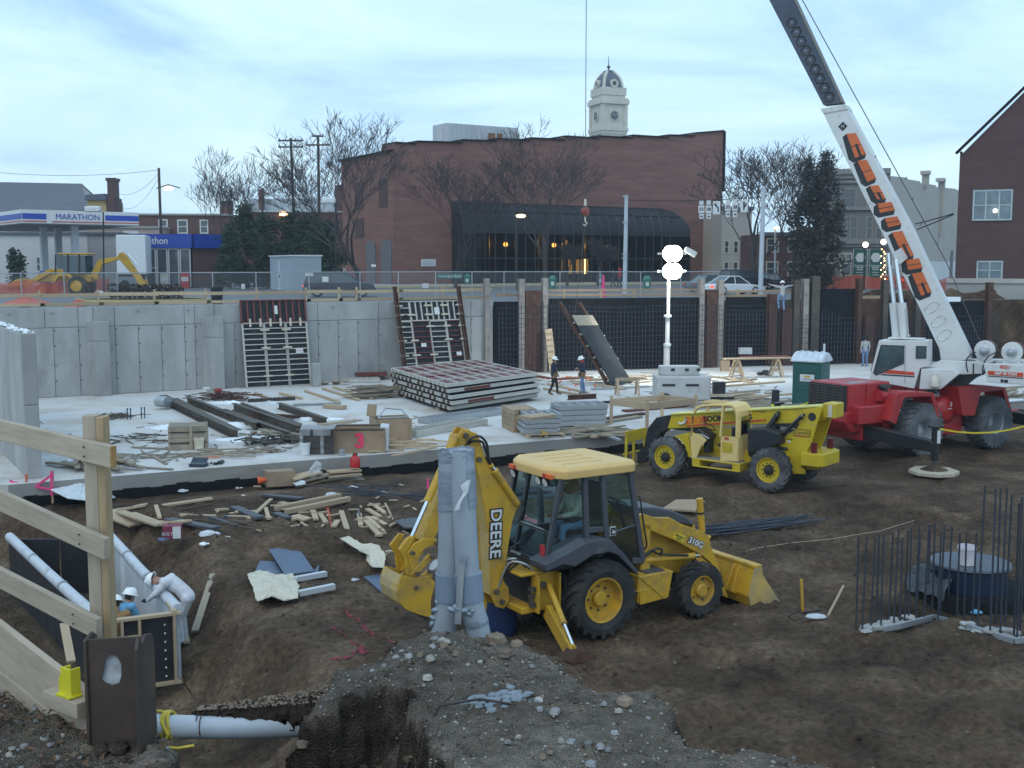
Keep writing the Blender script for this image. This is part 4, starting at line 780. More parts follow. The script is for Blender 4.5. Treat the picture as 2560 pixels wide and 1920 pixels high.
# ---- vehicles ----
def wheel(o,r,w_,parent,ny=-1,rim=None):
 b=MB();b.lathe([(r*.6,-w_/2),(r*.93,-w_/2),(r,-w_*.3),(r,w_*.3),(r*.93,w_/2),(r*.6,w_/2)],o,(0,1,0),18);t_=b.build('wheel',M['rub'],parent,smooth=40)
 b=MB();b.lathe([(0,ny*w_*.38),(r*.25,ny*w_*.42),(r*.55,ny*w_*.3),(r*.62,ny*w_*.5)],o,(0,1,0),14);b.build('rim',rim or M['galv'],t_,smooth=40)
def car(name,label,cat,px,py,Y,yaw,L_,H_,W_,paint,style='sedan',flip=1,group='cars on the street',lit=True):
 p=gz(px,py,STREET) if Y is None else gd(px,py,Y);T=thing(name,label,cat,(p.x,p.y,STREET),R(yaw),group)
 l=L_/2;r=H_*.225;hb=H_*.58
 if style == 'sedan':low=[(-l,.28),(-l,hb*.8),(-l*.93,hb),(-l*.5,hb*1.03),(l*.35,hb*1.0),(l*.9,hb*.84),(l,hb*.6),(l,.26)];cab=(-l*.72,l*.42,-l*.36,l*.06)
 elif style == 'suv':low=[(-l,.35),(-l,hb*.9),(-l*.98,hb*1.04),(l*.48,hb*1.04),(l*.92,hb*.93),(l,hb*.65),(l,.32)];cab=(-l*.97,l*.55,-l*.86,l*.2)
 else:low=[(-l,.5),(-l,hb),(-l*.15,hb*1.0),(l*.5,hb*1.03),(l*.95,hb*.92),(l,hb*.6),(l,.42)];cab=(-l*.15,l*.5,-l*.06,l*.18)
 low=[(x*flip,z) for x,z in low];b=MB();b.prism(low,-W_/2,W_/2);fix_normals(b.build('body',paint,T,smooth=35,bev=.06,seg=2))
 x0,x1,x2,x3=[c*flip for c in cab];w0,w1=W_*.47,W_*.38
 b=MB();n_=b.add([(x0,-w0,hb),(x1,-w0,hb),(x1,w0,hb),(x0,w0,hb),(x2,-w1,H_*.97),(x3,-w1,H_*.97),(x3,w1,H_*.97),(x2,w1,H_*.97)])
 for q in ((0,1,5,4),(1,2,6,5),(2,3,7,6),(3,0,4,7)):b.face([n_+i for i in q])
 fix_normals(b.build('windows',M['wglass'],T))
 b=MB();b.box(((x2+x3)/2,0,H_*.975),(abs(x3-x2)+.12,w1*2+.1,.07))
 for sy in (-1,1):
  for (a,c) in ((x0,x2),(x1,x3)):b.bar((a,sy*w0,hb),(c,sy*w1,H_*.96),.09,.07)
  mxx=(x0+x1)/2;b.bar((mxx,sy*w0*1.0,hb),(mxx*.6+(x2+x3)*.2,sy*w1,H_*.96),.08,.06)
 b.build('roof',paint,T,bev=.03)
 for sx in (-.62,.62):
  for sy in (-1,1):wheel((sx*l,sy*(W_/2-.1),r),r,.22,T,sy)
 for sy in (-1,1):
  b=MB();b.box((-l*flip*1.0,sy*W_*.38,hb*.78),(.06,W_*.18,.18));b.build('tail_light',M['tail'] if lit else M['redp'],T)
  b=MB();b.box((l*flip*.985,sy*W_*.36,hb*.66),(.08,W_*.2,.14));b.build('headlight',M['white'],T)
 b=MB();b.box((-l*flip-.01,0,.42),(.1,W_*.94,.2));b.box((l*flip+.01,0,.40),(.1,W_*.94,.2));pieces(b,'bumper',paint,T,bev=.03)
 return T
DK=mat('dark_car_paint',(.02,.026,.04),.25,var=.1,spec=.7);WC=mat('white_car_paint',(.66,.68,.70),.3,var=.04);GC=mat('grey_car_paint',(.10,.12,.13),.25,var=.05)
car('station_wagon','dark blue estate car driving past behind the timber rail','car',850,742,None,8,5.0,1.75,1.9,DK,'suv')
car('sedan','white saloon car with lit tail lights beside the tall pale pole','car',1832,737,None,24,4.6,1.42,1.75,WC)
car('sedan','dark grey car just behind and left of the white saloon','car',1778,729,None,24,4.4,1.42,1.75,GC,lit=False)
car('van','dark people carrier parked behind the white saloon','car',1862,724,None,28,4.9,1.8,1.85,DK,'suv',lit=False)
car('sedan','small dark car parked right of the tall pale pole','car',1925,722,None,40,4.3,1.45,1.75,DK,lit=False)
car('pickup_truck','white pickup truck behind the orange fence','pickup',2103,708,None,185,5.4,1.8,1.9,WC,'pickup',lit=False)
car('estate_car','dark estate car with red tail lights behind the orange fence','car',2245,720,None,62,5,1.8,1.9,DK,'suv')
# grey shed on skids
F=F_at(726,88,24);T=root(F,'site_trailer','grey metal site trailer with a narrow door behind the dark car','trailer');xe,zt_=F.py(803,650,0);zt_=F.py(726,640,0)[1];yl=F.px(675,650,0)[0]
GS=mat('grey_siding',(.30,.35,.40),.6,var=.06,scale=1);b=MB();b.box((xe/2,yl/2,zt_/2+.1),(xe,yl,zt_-.2));b.build('box',GS,T);b=MB();b.box((xe/2,yl/2,zt_+.03),(xe+.2,yl+.2,.1));b.build('roof',M['white'],T)
b=MB()
for k in range(1,12):b.box((xe*k/12,-.02,zt_/2+.1),(.05,.04,zt_-.3))
pieces(b,'siding_rib',GS,T)
b=MB();b.box((-.03,yl*.5,zt_*.47),(.06,.85,zt_*.8));d_=b.build('door',mat('pale_door',(.42,.47,.52),.6),T);b=MB();b.box((-.1,yl*.5-.3,zt_*.45),(.08,.06,.2));b.build('handle',M['blk'],d_)
# ---- far yellow excavator-loader ----
Y=84;p=gd(215,708,Y);k=Y/FPX;T=thing('backhoe_loader','yellow backhoe loader parked behind the orange fence at the left','backhoe',(p.x,p.y,STREET),0)
def q(x,y,yy=0):w_=gd(x,y,Y+yy);return (w_.x-p.x,yy,w_.z-STREET)
def qp(pts):return [(q(x,y)[0],q(x,y)[2]) for x,y in pts]
b=MB();b.prism(qp([(78,705),(100,688),(130,672),(200,674),(232,690),(232,705)]),-.5,.5);b.build('body',M['yel'],T,bev=.04)
for x,y,r in ((176,703,24),(90,709,15)):
 for sy in (-.9,.9):wheel((q(x,0)[0],sy,r*k),r*k,.45,T,-1 if sy < 0 else 1,M['yel'])
b=MB();b.box(((q(138,0)[0]+q(198,0)[0])/2,0,(q(0,635)[2]+q(0,688)[2])/2),(55*k,1.5,q(0,640)[2]-q(0,684)[2]));c_=b.build('cab_glass',mat('cab_dark',(.05,.08,.10),.15,spec=.8),T)
b=MB()
for x in (139,170,198):
 for sy in (-.78,.78):b.bar(q(x,688,sy),q(x,636,sy),.09,.09)
pieces(b,'cab_frame',M['blk'],T);b=MB();b.box(((q(130,0)[0]+q(202,0)[0])/2,0,q(0,635)[2]),(72*k,1.7,.14));b.build('cab_roof',M['yel'],T,bev=.05)
b=MB()
for sy in (-.65,.65):b.bar(q(128,676,sy),q(62,714,sy),.28,.12,Vector((0,1,0)))
pieces(b,'loader_arm',M['yel'],T);b=MB();b.prism(qp([(60,696),(66,712),(38,718),(28,714)]),-1.1,1.1);b.build('loader_bucket',M['yel'],T)
b=MB();b.prism(qp([(226,690),(246,650),(298,640),(302,648),(256,662),(244,700)]),-.14,.14);b.build('boom',M['yel'],T,bev=.02);b=MB();b.prism(qp([(296,634),(308,630),(318,640),(360,702),(348,706),(300,650)]),-.12,.12);b.build('dipper',M['yel'],T,bev=.02)
b=MB();b.prism(qp([(345,700),(366,700),(368,714),(350,712)]),-.35,.35);b.build('bucket',M['yel'],T);b=MB();b.tube([q(318,634,-.2),q(344,664,-.2)],.06,6);b.build('cylinder',M['chrome'],T)
b=MB();b.prism(qp([(150,690),(160,684),(186,684),(202,700),(196,702),(184,690),(162,690),(152,704)]),-1.1,-.7);b.build('fender',M['yel'],T)
# ---- fences, cones and bins along the street ----
CH=bpy.data.materials.new('chain_link');CH.use_nodes=True;n=CH.node_tree.nodes;l=CH.node_tree.links
tr=n.new('ShaderNodeBsdfTransparent');mxs=n.new('ShaderNodeMixShader');tcx=n.new('ShaderNodeTexCoord');sp=n.new('ShaderNodeSeparateXYZ');l.new(tcx.outputs['UV'],sp.inputs[0])
n['Principled BSDF'].inputs['Base Color'].default_value=(.4,.42,.45,1);mxs.inputs[0].default_value=.10;l.new(tr.outputs[0],mxs.inputs[1]);l.new(n['Principled BSDF'].outputs[0],mxs.inputs[2]);l.new(mxs.outputs[0],n['Material Output'].inputs[0])
def chain(pts,h,name,label,step=3.0):
 T=thing(name,label,'fence',(*pts[0],STREET));o=Vector((*pts[0],0));m_=MB();r_=MB()
 for a,c in zip(pts,pts[1:]):
  a=Vector((*a,0))-o;c=Vector((*c,0))-o;r_.tube([a+Z*h,c+Z*h],.03,5);m_.poly([a,c,c+Z*h,a+Z*h]);nn=max(1,round((c-a).length/step))
  for k_ in range(nn):b=MB();q_=a.lerp(c,k_/nn);b.cyl(q_,q_+Z*(h+.05),.035,n=6);b.build('post',M['galv'],T)
 r_.build('top_rail',M['galv'],T);m_.build('mesh',CH,T)
fp=[tuple(gd(x,700,Y).xy) for x,Y in ((-60,66),(160,69),(420,72),(640,74),(900,77),(1180,80),(1260,80),(1400,80.5),(1500,80),(1800,82))]
chain(fp,1.75,'chain_link_fence','long chain link fence along the far kerb of the pit')
def safety(px,m,label,zt=1.1):
 pts=[gz(x,y,STREET) for x,y in px];b=MB();rg=random.Random(len(px));prev=None;base=[]
 for a,c in zip(pts,pts[1:]):
  for i in range(8):
   t=i/8;q_=a.lerp(c,t);base.append((q_.x+rg.uniform(-.05,.05),q_.y+rg.uniform(-.12,.12)))
 rows=5;hs=[[zt*(r_/(rows-1))*(1+.12*math.sin(i*.9)+rg.uniform(-.06,.06)) for r_ in range(rows)] for i in range(len(base))]
 for i in range(len(base)-1):
  for r_ in range(rows-1):b.poly([(*base[i],STREET+.02+hs[i][r_]),(*base[i+1],STREET+.02+hs[i+1][r_]),(*base[i+1],STREET+.02+hs[i+1][r_+1]),(*base[i],STREET+.02+hs[i][r_+1])])
 return tag(b.build('safety_fence',m),label,'fence')
OFM=M['orange'];n=OFM.node_tree.nodes;l=OFM.node_tree.links;tr=n.new('ShaderNodeBsdfTransparent');mxs=n.new('ShaderNodeMixShader');mxs.inputs[0].default_value=.68;l.new(tr.outputs[0],mxs.inputs[1]);l.new(n['Principled BSDF'].outputs[0],mxs.inputs[2]);l.new(mxs.outputs[0],n['Material Output'].inputs[0])
safety([(-60,742),(50,740),(180,738),(262,732),(275,726)],OFM,'sagging orange plastic safety fence before the parked backhoe',1.05)
safety([(2045,722),(2130,722),(2240,724),(2330,730),(2390,740)],OFM,'orange plastic safety fence in front of the pickup and brick house',1.2)
for i,(pts,lb) in enumerate((([(5,758),(60,748),(130,756),(60,768)],'left heap of orange netting lying beside the timber rail'),([(160,768),(205,752),(225,760),(190,772)],'right heap of orange netting lying beside the timber rail'))):
 b=MB();q4=[gz(x,y,STREET+.05+.15*(j == 1)) for j,(x,y) in enumerate(pts)];c_=sum(q4,Vector())/4+Z*.35
 for j in range(4):b.poly([q4[j],q4[(j+1) % 4],c_])
 tag(b.build('orange_netting',OFM),lb,'netting','heaps of orange netting')
for x,y,lb in ((1168,706,'green litter bin left of the slim bare tree'),(1381,716,'green litter bin right of the big bare tree'),(1499,706,'green litter bin beside the pink cone'),(1617,718,'green litter bin right of the pale pole')):
 p=gz(x,y+8,STREET);T=thing('litter_bin',lb,'litter bin',p,0,'green litter bins');b=MB();b.lathe([(0,0),(.3,0),(.36,.9),(.38,.95),(.33,1.1),(.12,1.28),(0,1.3)],(0,0,0),(0,0,1),14);b.build('body',mat('bin_green',(.01,.17,.12),.5),T,smooth=40)
 b=MB();b.box((0,-.34,.55),(.28,.05,.34));b.build('emblem',M['white'],T)
def cone(x,y,m,lb,h=1.0):p=gz(x,y,STREET);T=thing('traffic_cone',lb,'traffic cone',p,0);b=MB();b.lathe([(.19,.04),(.06,h),(0,h)],(0,0,0),(0,0,1),12);b.build('cone',m,T);b=MB();b.box((0,0,.025),(.5,.5,.05));b.build('base',m,T)
cone(1508,742,M['pink'],'pinkish orange traffic cone by the timber rail',1.55)
for x,y,w_,lb in ((540,704,34,'long ridge of snow in front of the shop'),(556,702,14,'small heap of snow in front of the shop'),(250,736,14,'snow patch by the traffic island')):
 p=gz(x,y,STREET);b=MB();b.sphere((0,0,0),1,10,6,(w_*p.y/FPX,.5,.28));o=b.build('snow_heap',M['snow'],smooth=60);o.location=p;tag(o,lb,'snow')
p=gz(360,752,STREET);T=thing('traffic_island','oval planted island with a yellow kerb and a clipped bare hedge','island',p);b=MB();b.lathe([(3.9,0),(4.1,0),(4.1,.15),(3.9,.15)],(0,0,0),(0,0,1),28,True);o=b.build('kerb',MATS['yellow_kerb'],T);o.scale=(1,.8,1)
b=MB();b.lathe([(0,.12),(3.9,.12)],(0,0,0),(0,0,1),28);o=b.build('bed',SOIL,T);o.scale=(1,.8,1);b=MB();rg=random.Random(2)
for _ in range(1100):b.tri_blob((rg.uniform(-2.2,2.4),rg.uniform(-.6,.6),rg.uniform(.2,1.05)),.10,rg)
b.build('hedge',M['twig'],T)
for px,y,s_,lb in ((1064,722,10,'white barrier board lying by the kerb left of the street sign'),(608,724,6,'small white notice on the fence by the hedge'),(1046,700,0,'')):
 if s_:p=gz(px,y,STREET);b=MB();b.box((0,0,.28),(s_*p.y/FPX*1.6,.08,.45));o=b.build('notice_board',M['white'],bev=.02);o.location=p;tag(o,lb,'board')
p=gz(862,716,STREET);T=thing('parking_sign','white parking sign on a thin post before the dark car','sign',p);b=MB();b.cyl((0,0,0),(0,0,2.0),.03,n=6);b.build('post',M['galv'],T);b=MB();b.box((0,-.05,1.75),(.28,.03,.55));b.build('plate',M['white'],T)
b=MB();b.box((0,-.07,1.85),(.2,.012,.1));b.build('lettering',M['redp'],T)
for px,y,w_,h_,lb in ((815,718,15,13,'white notice tied to the fence in front of the dark car'),(775,706,20,8,'white notice left of the other on the fence'),(935,684,12,6,'small white notice hanging near the grey doors')):
 a=gd(px,y-20,76 if px < 900 else 77.2);b=MB();b.box((0,0,0),(w_*.027,.03,h_*.027));o=b.build('notice',M['white']);o.location=(a.x,a.y-.25,a.z);tag(o,lb,'notice','notices tied to the chain link fence')
p=gz(543,762,STREET);T=thing('litter_bin','black litter bin standing on the asphalt by the timber rail','litter bin',p);b=MB();b.lathe([(0,0),(.28,0),(.36,1.0),(.30,1.0),(.28,.9),(0,.9)],(0,0,0),(0,0,1),14);b.build('body',M['blk'],T)
# =============== THE PIT: WALLS, FORMS, REBAR ===============
LB={}                                           # unit boxes shared between alike bars
def sbar(name,m,parent,p0,p1,w,h,up=Z):
 "a bar drawn with shared mesh data: unit box scaled and turned by its own matrix"
 key=(name,m.name)
 if key not in LB:b=MB();b.box((0,0,0),(1,1,1));o=b.build(name,m);LB[key]=o.data;bpy.data.objects.remove(o)
 p0=Vector(p0);p1=Vector(p1);d=p1-p0;a,u=frame_of(d,up);o=bpy.data.objects.new(name,LB[key]);COL.objects.link(o)
 o.parent=parent;mm=Matrix((d.normalized(),a,u)).transposed().to_4x4();mm.translation=(p0+p1)/2;o.matrix_local=mm @ Matrix.Diagonal((d.length,w,h,1));return o
CW0,CW1=WP(-60),WP(1232);WD=(CW1-CW0).normalized();CYAW=math.atan2(WD.y,WD.x)
FWc=Fr(CW0,CYAW);CL=(CW1-CW0).length
T=thing('concrete_wall','long grey poured concrete basement wall with panel joints and two pilasters','wall',CW0,CYAW)
b=MB();b.box((CL/2,.22,WT/2-.05),(CL,.36,WT+.1));b.build('wall_core',M['concd'],T)
def wx(px):return FWc.py(px,wy(px),0)[0]
ZJ=3.2;G=.022
def panel(x0,x1,z0,z1,d=.03,m=None):b=MB();b.box(((x0+x1)/2,-d/2+.04,(z0+z1)/2),(x1-x0-G,d+.08,z1-z0-G));b.build('concrete_panel',m or M['conc'],T,bev=.012)
jl=[-60,8,140,203,240,293,351,408,466,492,540,590,640,700,764,797,847,896,948,1005,1060,1118,1177,1232];ju=[-60,8,120,203,240,293,466,492,540,640,764,797,948,1060,1177,1232]
for a,c in zip(jl,jl[1:]):panel(wx(a),wx(c),0,ZJ)
for a,c in zip(ju,ju[1:]):panel(wx(a),wx(c),ZJ,WT)
for x0,x1,zt in ((228,284,3.45),(517,566,3.55)):
 xa,xb=FWc.py(x0,wy(x0),-.6)[0],FWc.py(x1,wy(x1),-.5)[0];mid=(xa+xb)/2;w_=xb-xa
 for z0,z1 in ((0,2.55),(2.55,zt)):b=MB();b.prism([(mid-w_/2,0),(mid-w_/2+.25,-.62),(mid+w_/2-.1,-.62),(mid+w_/2,0)],z0+.006,z1-.006,'z');b.build('pilaster_block',M['conc'],T,bev=.015)
b=MB()
for px in jl[1:-1]:
 for z in (.75,1.45,2.35,3.05):b.cyl((wx(px)+.05,-.05,z),(wx(px)+.05,-.03,z),.035,n=6)
kind(b.build('tie_holes',M['blk'],T),'stuff')
b=MB();rg=random.Random(9)
for px in (30,137,352,476,835,1180):b.rock((wx(px),.0,WT-.22),.12,rg)
kind(b.build('honeycomb_patches',M['concd'],T),'stuff')
# end wall, turned towards the camera
E0=gz(86,1195);ED=Vector((-.52,.854,0));EYAW=math.atan2(ED.y,ED.x)
T=thing('concrete_end_wall','short concrete end wall at the left, its rough end facing the camera','wall',E0,EYAW)
b=MB();b.box((7,0,2.0),(13.9,.30,4.1));b.build('wall_core',M['concd'],T)
for k in range(6):b=MB();b.box((k*2.3+1.15,.17,2.04),(2.28,.06,4.2));b.build('concrete_panel',M['conc'],T,bev=.01);b=MB();b.box((k*2.3+1.15,-.17,2.04),(2.28,.06,4.2));b.build('concrete_panel',M['conc'],T,bev=.01)
for z0,z1 in ((0,2.1),(2.11,4.15)):b=MB();b.box((.0,0,(z0+z1)/2),(.14,.40,z1-z0));b.build('concrete_panel',M['conc'],T,bev=.02)
b=MB();rg=random.Random(4)
for k in range(60):b.rock((rg.uniform(0,8),rg.uniform(-.15,.15),4.17),rg.uniform(.03,.09),rg)
kind(b.build('crumbled_top',M['snow'],T),'stuff')
# timber guard rail on the wall top
T=thing('guard_rail','thin timber guard rail running along the top of the concrete wall','railing',CW0,CYAW)
def gp(px,y,back=.5):return FWc.py(px,y,back)
zt1,zt2=gp(600,732)[1],gp(600,754)[1]
xs_=[wx(x) for x in (-60,115,262,400,530,655,780,860,905,1010,1120,1232)]
for a,c in zip(xs_,xs_[1:]):
 sbar('rail',M['wood'],T,(a,.5,zt1+rg.uniform(-.03,.03)),(c+.2,.5,zt1+rg.uniform(-.03,.03)),.05,.16)
 sbar('rail',M['wood'],T,(a,.5,WT+.12),(c+.2,.5,WT+.12),.05,.14)
for a in xs_[1:-1]:sbar('post',M['wood'],T,(a,.56,WT-.1),(a+rg.uniform(-.04,.04),.56,zt1+.22),.14,.09)
# ---- gang forms ----
def form_rows(T,x0,x1,z0,z1,n,m,fr,d=.09):
 sbar('rib',fr,T,(x0,-d/2,z0),(x0,-d/2,z1),d,.05,Vector((0,1,0)));sbar('rib',fr,T,(x1,-d/2,z0),(x1,-d/2,z1),d,.05,Vector((0,1,0)))
 for i in range(n+1):z=z0+(z1-z0)*i/n;sbar('rib',m,T,(x0+.025,-d/2,z),(x1-.025,-d/2,z),d*.9,.045)
def form_cols(T,x0,x1,z0,z1,n,m,d=.09):
 for z in (z0,z1):sbar('rib',m,T,(x0,-d/2,z),(x1,-d/2,z),d,.05)
 for i in range(n+1):x=x0+(x1-x0)*i/n;sbar('rib',m,T,(x,-d/2,z0+.025),(x,-d/2,z1-.025),d*.9,.05,Vector((0,1,0)))
def clamp(T,p,horiz=True):sbar('clamp',M['tarp'],T,Vector(p)+(Vector((-.22,0,0)) if horiz else Vector((0,0,-.2))),Vector(p)+(Vector((.22,0,0)) if horiz else Vector((0,0,.2))),.09,.08,Z if horiz else Vector((0,1,0)))
def tilt(T,lean,roll,yaw):T.rotation_euler=(Matrix.Rotation(yaw,3,'Z') @ Matrix.Rotation(lean,3,'X') @ Matrix.Rotation(roll,3,'Y')).to_euler()
Wf=wx(764)-wx(604);Hf=4.35
fo=WP(604,0,-.80);FA=thing('gang_form','wall form with three columns of pale ribs leaning on the concrete wall','formwork',fo,CYAW,'gang forms leaning on the wall');tilt(FA,R(-9.5),0,CYAW)
b=MB();b.box((Wf/2,.02,Hf/2),(Wf,.04,Hf));b.build('face_sheet',M['formf'],FA)
form_cols(FA,.0,Wf,3.25,Hf,10,M['maroon'])
for k in range(3):form_rows(FA,Wf*k/3+.02,Wf*(k+1)/3-.02,.02,3.2,12,M['alum'],M['alum'])
for k in range(6):clamp(FA,(Wf*(.12+.155*k),-.12,3.22),False)
for z in (.55,1.95,2.85):
 for k in (1,2):clamp(FA,(Wf*k/3,-.12,z))
b=MB();b.box((Wf*.53,-.11,3.85),(.16,.02,.42));b.build('label_plate',M['white'],FA);b=MB();b.box((Wf*.85,-.11,1.75),(.38,.02,.24));b.build('label_plate',M['white'],FA)
text('lettering','SYMONS',.09,M['redp'],FA,TM((Wf*.85,-.124,1.75),(1,0,0),(0,0,1)))
Wb=3.7;fo=WP(988,0,-1.4);FBm=thing('gang_form','wall form with red and white ribs between two tall rusty strongbacks','formwork',fo,CYAW,'gang forms leaning on the wall');tilt(FBm,R(-16),0,CYAW)
b=MB();b.box((Wb/2,.02,Hf/2),(Wb,.04,Hf));b.build('face_sheet',M['formf'],FBm)
form_cols(FBm,.75,Wb,3.2,Hf-.1,9,M['alum']);form_rows(FBm,.1,.72,3.2,Hf-.1,3,M['alum'],M['alum'])
for k,(x0,x1,m_) in enumerate(((.1,.72,M['alum']),(.76,1.75,M['maroon']),(1.79,2.75,M['alum']),(2.79,Wb-.05,M['maroon']))):form_rows(FBm,x0,x1,.02,3.15,11,m_,M['alum'] if k != 1 else M['maroon'])
for x in (-.06,Wb+.06):b=MB();b.box((x,-.14,2.5),(.2,.05,5.1));b.box((x-.075,-.22,2.5),(.05,.12,5.1));b.box((x+.075,-.22,2.5),(.05,.12,5.1));b.build('strongback',M['rust'],FBm)
for z in (.6,1.3,2.1,2.85,3.5,4.0):
 for x in (.05,.74,1.77,2.77,Wb):
  if rg.random() < .75:clamp(FBm,(x,-.14,z))
for x,z in ((1.25,1.85),(3.3,1.3),(2.3,3.7)):b=MB();b.box((x,-.11,z),(.3,.02,.2 if z < 3 else .4));b.build('label_plate',M['white'],FBm)
# stack of gang forms lying on the slab
n0=gz(1124,1036);l0=gz(973,923,1.15);l0.z=0;r0=gz(1345,962,.7);r0.z=0
da,db=(l0-n0),(r0-n0);La,Lb=da.length,db.length;sy_=math.atan2(db.y,db.x)
rgs=random.Random(12)
for i in range(5):
 zb=.12+.235*i;jx,jy=rgs.uniform(-.18,.18),rgs.uniform(-.2,.2)
 T=thing('gang_form',('lowest','second lowest','middle','second from the top','topmost, red panelled')[i]+' wall form in the flat stack on the slab','formwork',(n0.x+jx,n0.y+jy,zb),sy_+rgs.uniform(-.02,.02),'gang forms stacked flat')
 ux,uy=Vector((1,0,0)),(Matrix.Rotation(-sy_,3,'Z') @ da).normalized();La_=La*.93
 b=MB();b.add([]);q4=[Vector(),ux*Lb,ux*Lb+uy*La_,uy*La_];n_=b.add([p+Z*.02 for p in q4]+[p+Z*.05 for p in q4])
 for q in ((0,3,2,1),(4,5,6,7),(0,1,5,4),(1,2,6,5),(2,3,7,6),(3,0,4,7)):b.face([n_+k for k in q])
 fs_=b.build('face_sheet',M['maroon'] if i == 4 else M['formf'],T);fs_.location.z=.10 if i == 4 else 0
 for k in range(6):p=uy*(La_*k/5);sbar('rib',M['alum'] if k % 5 == 0 else (M['alum'] if k % 2 else M['maroon']),T,p+Z*.12,p+ux*Lb+Z*.12,.09,.15)
 for k in range(9 if i == 4 else 2):t_=k/(8 if i == 4 else 1);p=ux*(Lb*t_);sbar('rib',M['alum'],T,p+Z*.13,p+uy*La_+Z*.13,.09,.14)
 if i in (1,3):b=MB();b.box((Lb*.3,-.06,.12),(Lb*.28,.02,.12));b.build('painted_patch',M['maroon'],T)
 for k in range(14):
  if rgs.random() < .8:p=uy*(La_*(k+.5)/14)-ux*.06;sbar('clamp',M['rust'] if i < 4 else M['alum'],T,p+Z*.06,p+Z*.2,.12,.08,Vector((0,1,0)))
for k,t_ in enumerate((.2,.8)):
 p=n0+da*t_*.9;tag(sbar('bearer',M['woodg'],None,(p.x,p.y,.06),(p.x+db.x,p.y+db.y,.06),.2,.11),('near' if k == 0 else 'far')+' timber bearer under the stack of wall forms','timber','bearers under the form stack')
# ---- rebar wall with soldier piles ----
RW0,RW1=WP(1234),WP(2660);RD=(RW1-RW0).normalized();RYAW=math.atan2(RD.y,RD.x);FW2=Fr(RW0,RYAW);RL=(RW1-RW0).length
def rx(px,d=0):return FW2.py(px,wy(px),d)[0]
T=thing('lagging_wall','black covered timber lagging behind the reinforcing bars','wall',RW0,RYAW)
for a,c,zt in ((1234,1296,4.0),(1371,1745,4.15),(1811,1912,4.15),(2045,2140,4.6),(2205,2260,3.9),(2310,2400,3.7),(2390,2460,3.75)):
 n_=max(1,round((rx(c)-rx(a))/1.3))
 for k in range(n_):x0=rx(a)+(rx(c)-rx(a))*k/n_;x1=rx(a)+(rx(c)-rx(a))*(k+1)/n_;b=MB();b.box(((x0+x1)/2,.02*(k % 2),zt/2),(x1-x0-.02,.06,zt));b.build('membrane_sheet',M['memb'],T)
for a,c in ((1296,1371),(1745,1811),(1912,2045),(2140,2205),(2260,2310)):
 for k in range(14):z=.05+.28*k;b=MB();b.box(((rx(a)+rx(c))/2,.05+rg.uniform(-.02,.02),z+.14),(rx(c)-rx(a)-.01,.08,.265));b.build('lagging_board',M['rust'] if a != 1296 and a != 1912 else M['steel'],T)
T=thing('reinforcement_grid','tall blue grey grid of reinforcing bars standing before the black lagging','reinforcement',RW0,RYAW)
b=MB();x=rx(1240);i=0
while x < rx(2480):
 zt=3.65+.25*math.sin(x*.7)+rg.uniform(-.1,.15);zt=zt if x < rx(1960) else 2.9+.5*math.sin(x);b.cyl((x,-.55,0),(x+rg.uniform(-.03,.03),-.55,zt),.014,n=4);b.cyl((x+.1,-.35,0),(x+.1,-.35,zt-.2),.014,n=4);x+=.22
kind(b.build('upright_bars',M['rebar'],T),'stuff')
b=MB()
for k in range(13):
 z=.2+.29*k;pts=[(rx(px),-.57,z+.05*math.sin(px*.02+k)+rg.uniform(-.015,.015)) for px in range(1240,2500,60) if not (z > 3 and px > 1960)];b.tube(pts,.013,4)
kind(b.build('cross_bars',M['rebar'],T),'stuff')
M['rustl']=mat('pale_rusty_steel',(.28,.25,.23),.8,var=.3,scale=2,dirt=(.16,.08,.05),damt=.5)
piles=[(1217,696,12,'rustl','first soldier pile, at the end of the concrete wall'),(1303,697,14,'rustl','pale soldier pile left of the rusty sheet'),(1331,726,40,'rust','wide red brown soldier pile between two pale ones'),(1361,695,13,'rustl','pale soldier pile left of the wide rebar bay'),(1750,697,12,'rustl','pale soldier pile right of the light tower'),(1776,724,30,'rust','broad rusty soldier pile right of the light tower'),(1797,700,14,'rustl','grey soldier pile beside the broad rusty one'),
         (1926,735,20,'rust','brown timber faced pile left of the climbing worker'),(1962,770,26,'rust','rusty pile below the climbing worker'),(1985,700,16,'steel','dark soldier pile right of the climbing worker'),(2008,697,14,'rustl','pale soldier pile with a paper notice behind'),(2032,690,22,'steel','dark broad pile left of the black bay'),(2142,696,12,'rust','rusty pile right of the black bay'),(2168,790,26,'rust','rusty stub pile behind the standing worker'),(2206,700,14,'steel','dark pile left of the crane lift rams'),(2288,720,16,'steel','dark pile behind the crane boom'),(2466,706,13,'rust','tall rusty pile in front of the brick house')]
for px,yt,w_,m_,lb in piles:
 x=rx(px,-.2);z=FW2.py(px,yt,-.2)[1];k_=(RW0.y+RD.y*x)/FPX;w_=w_*k_;o=FW2.o+RD*x
 T=thing('soldier_pile',lb,'steel pile',(o.x,o.y,0),RYAW,'soldier piles along the back of the pit')
 b=MB();b.box((0,-.35,z/2-.2),(w_,.04,z+.4));b.box((0,.0,z/2-.2),(w_,.04,z+.4));pieces(b,'flange',M[m_],T);b=MB();b.box((0,-.175,z/2-.2),(.04,.30,z+.4));b.build('web',M[m_],T)
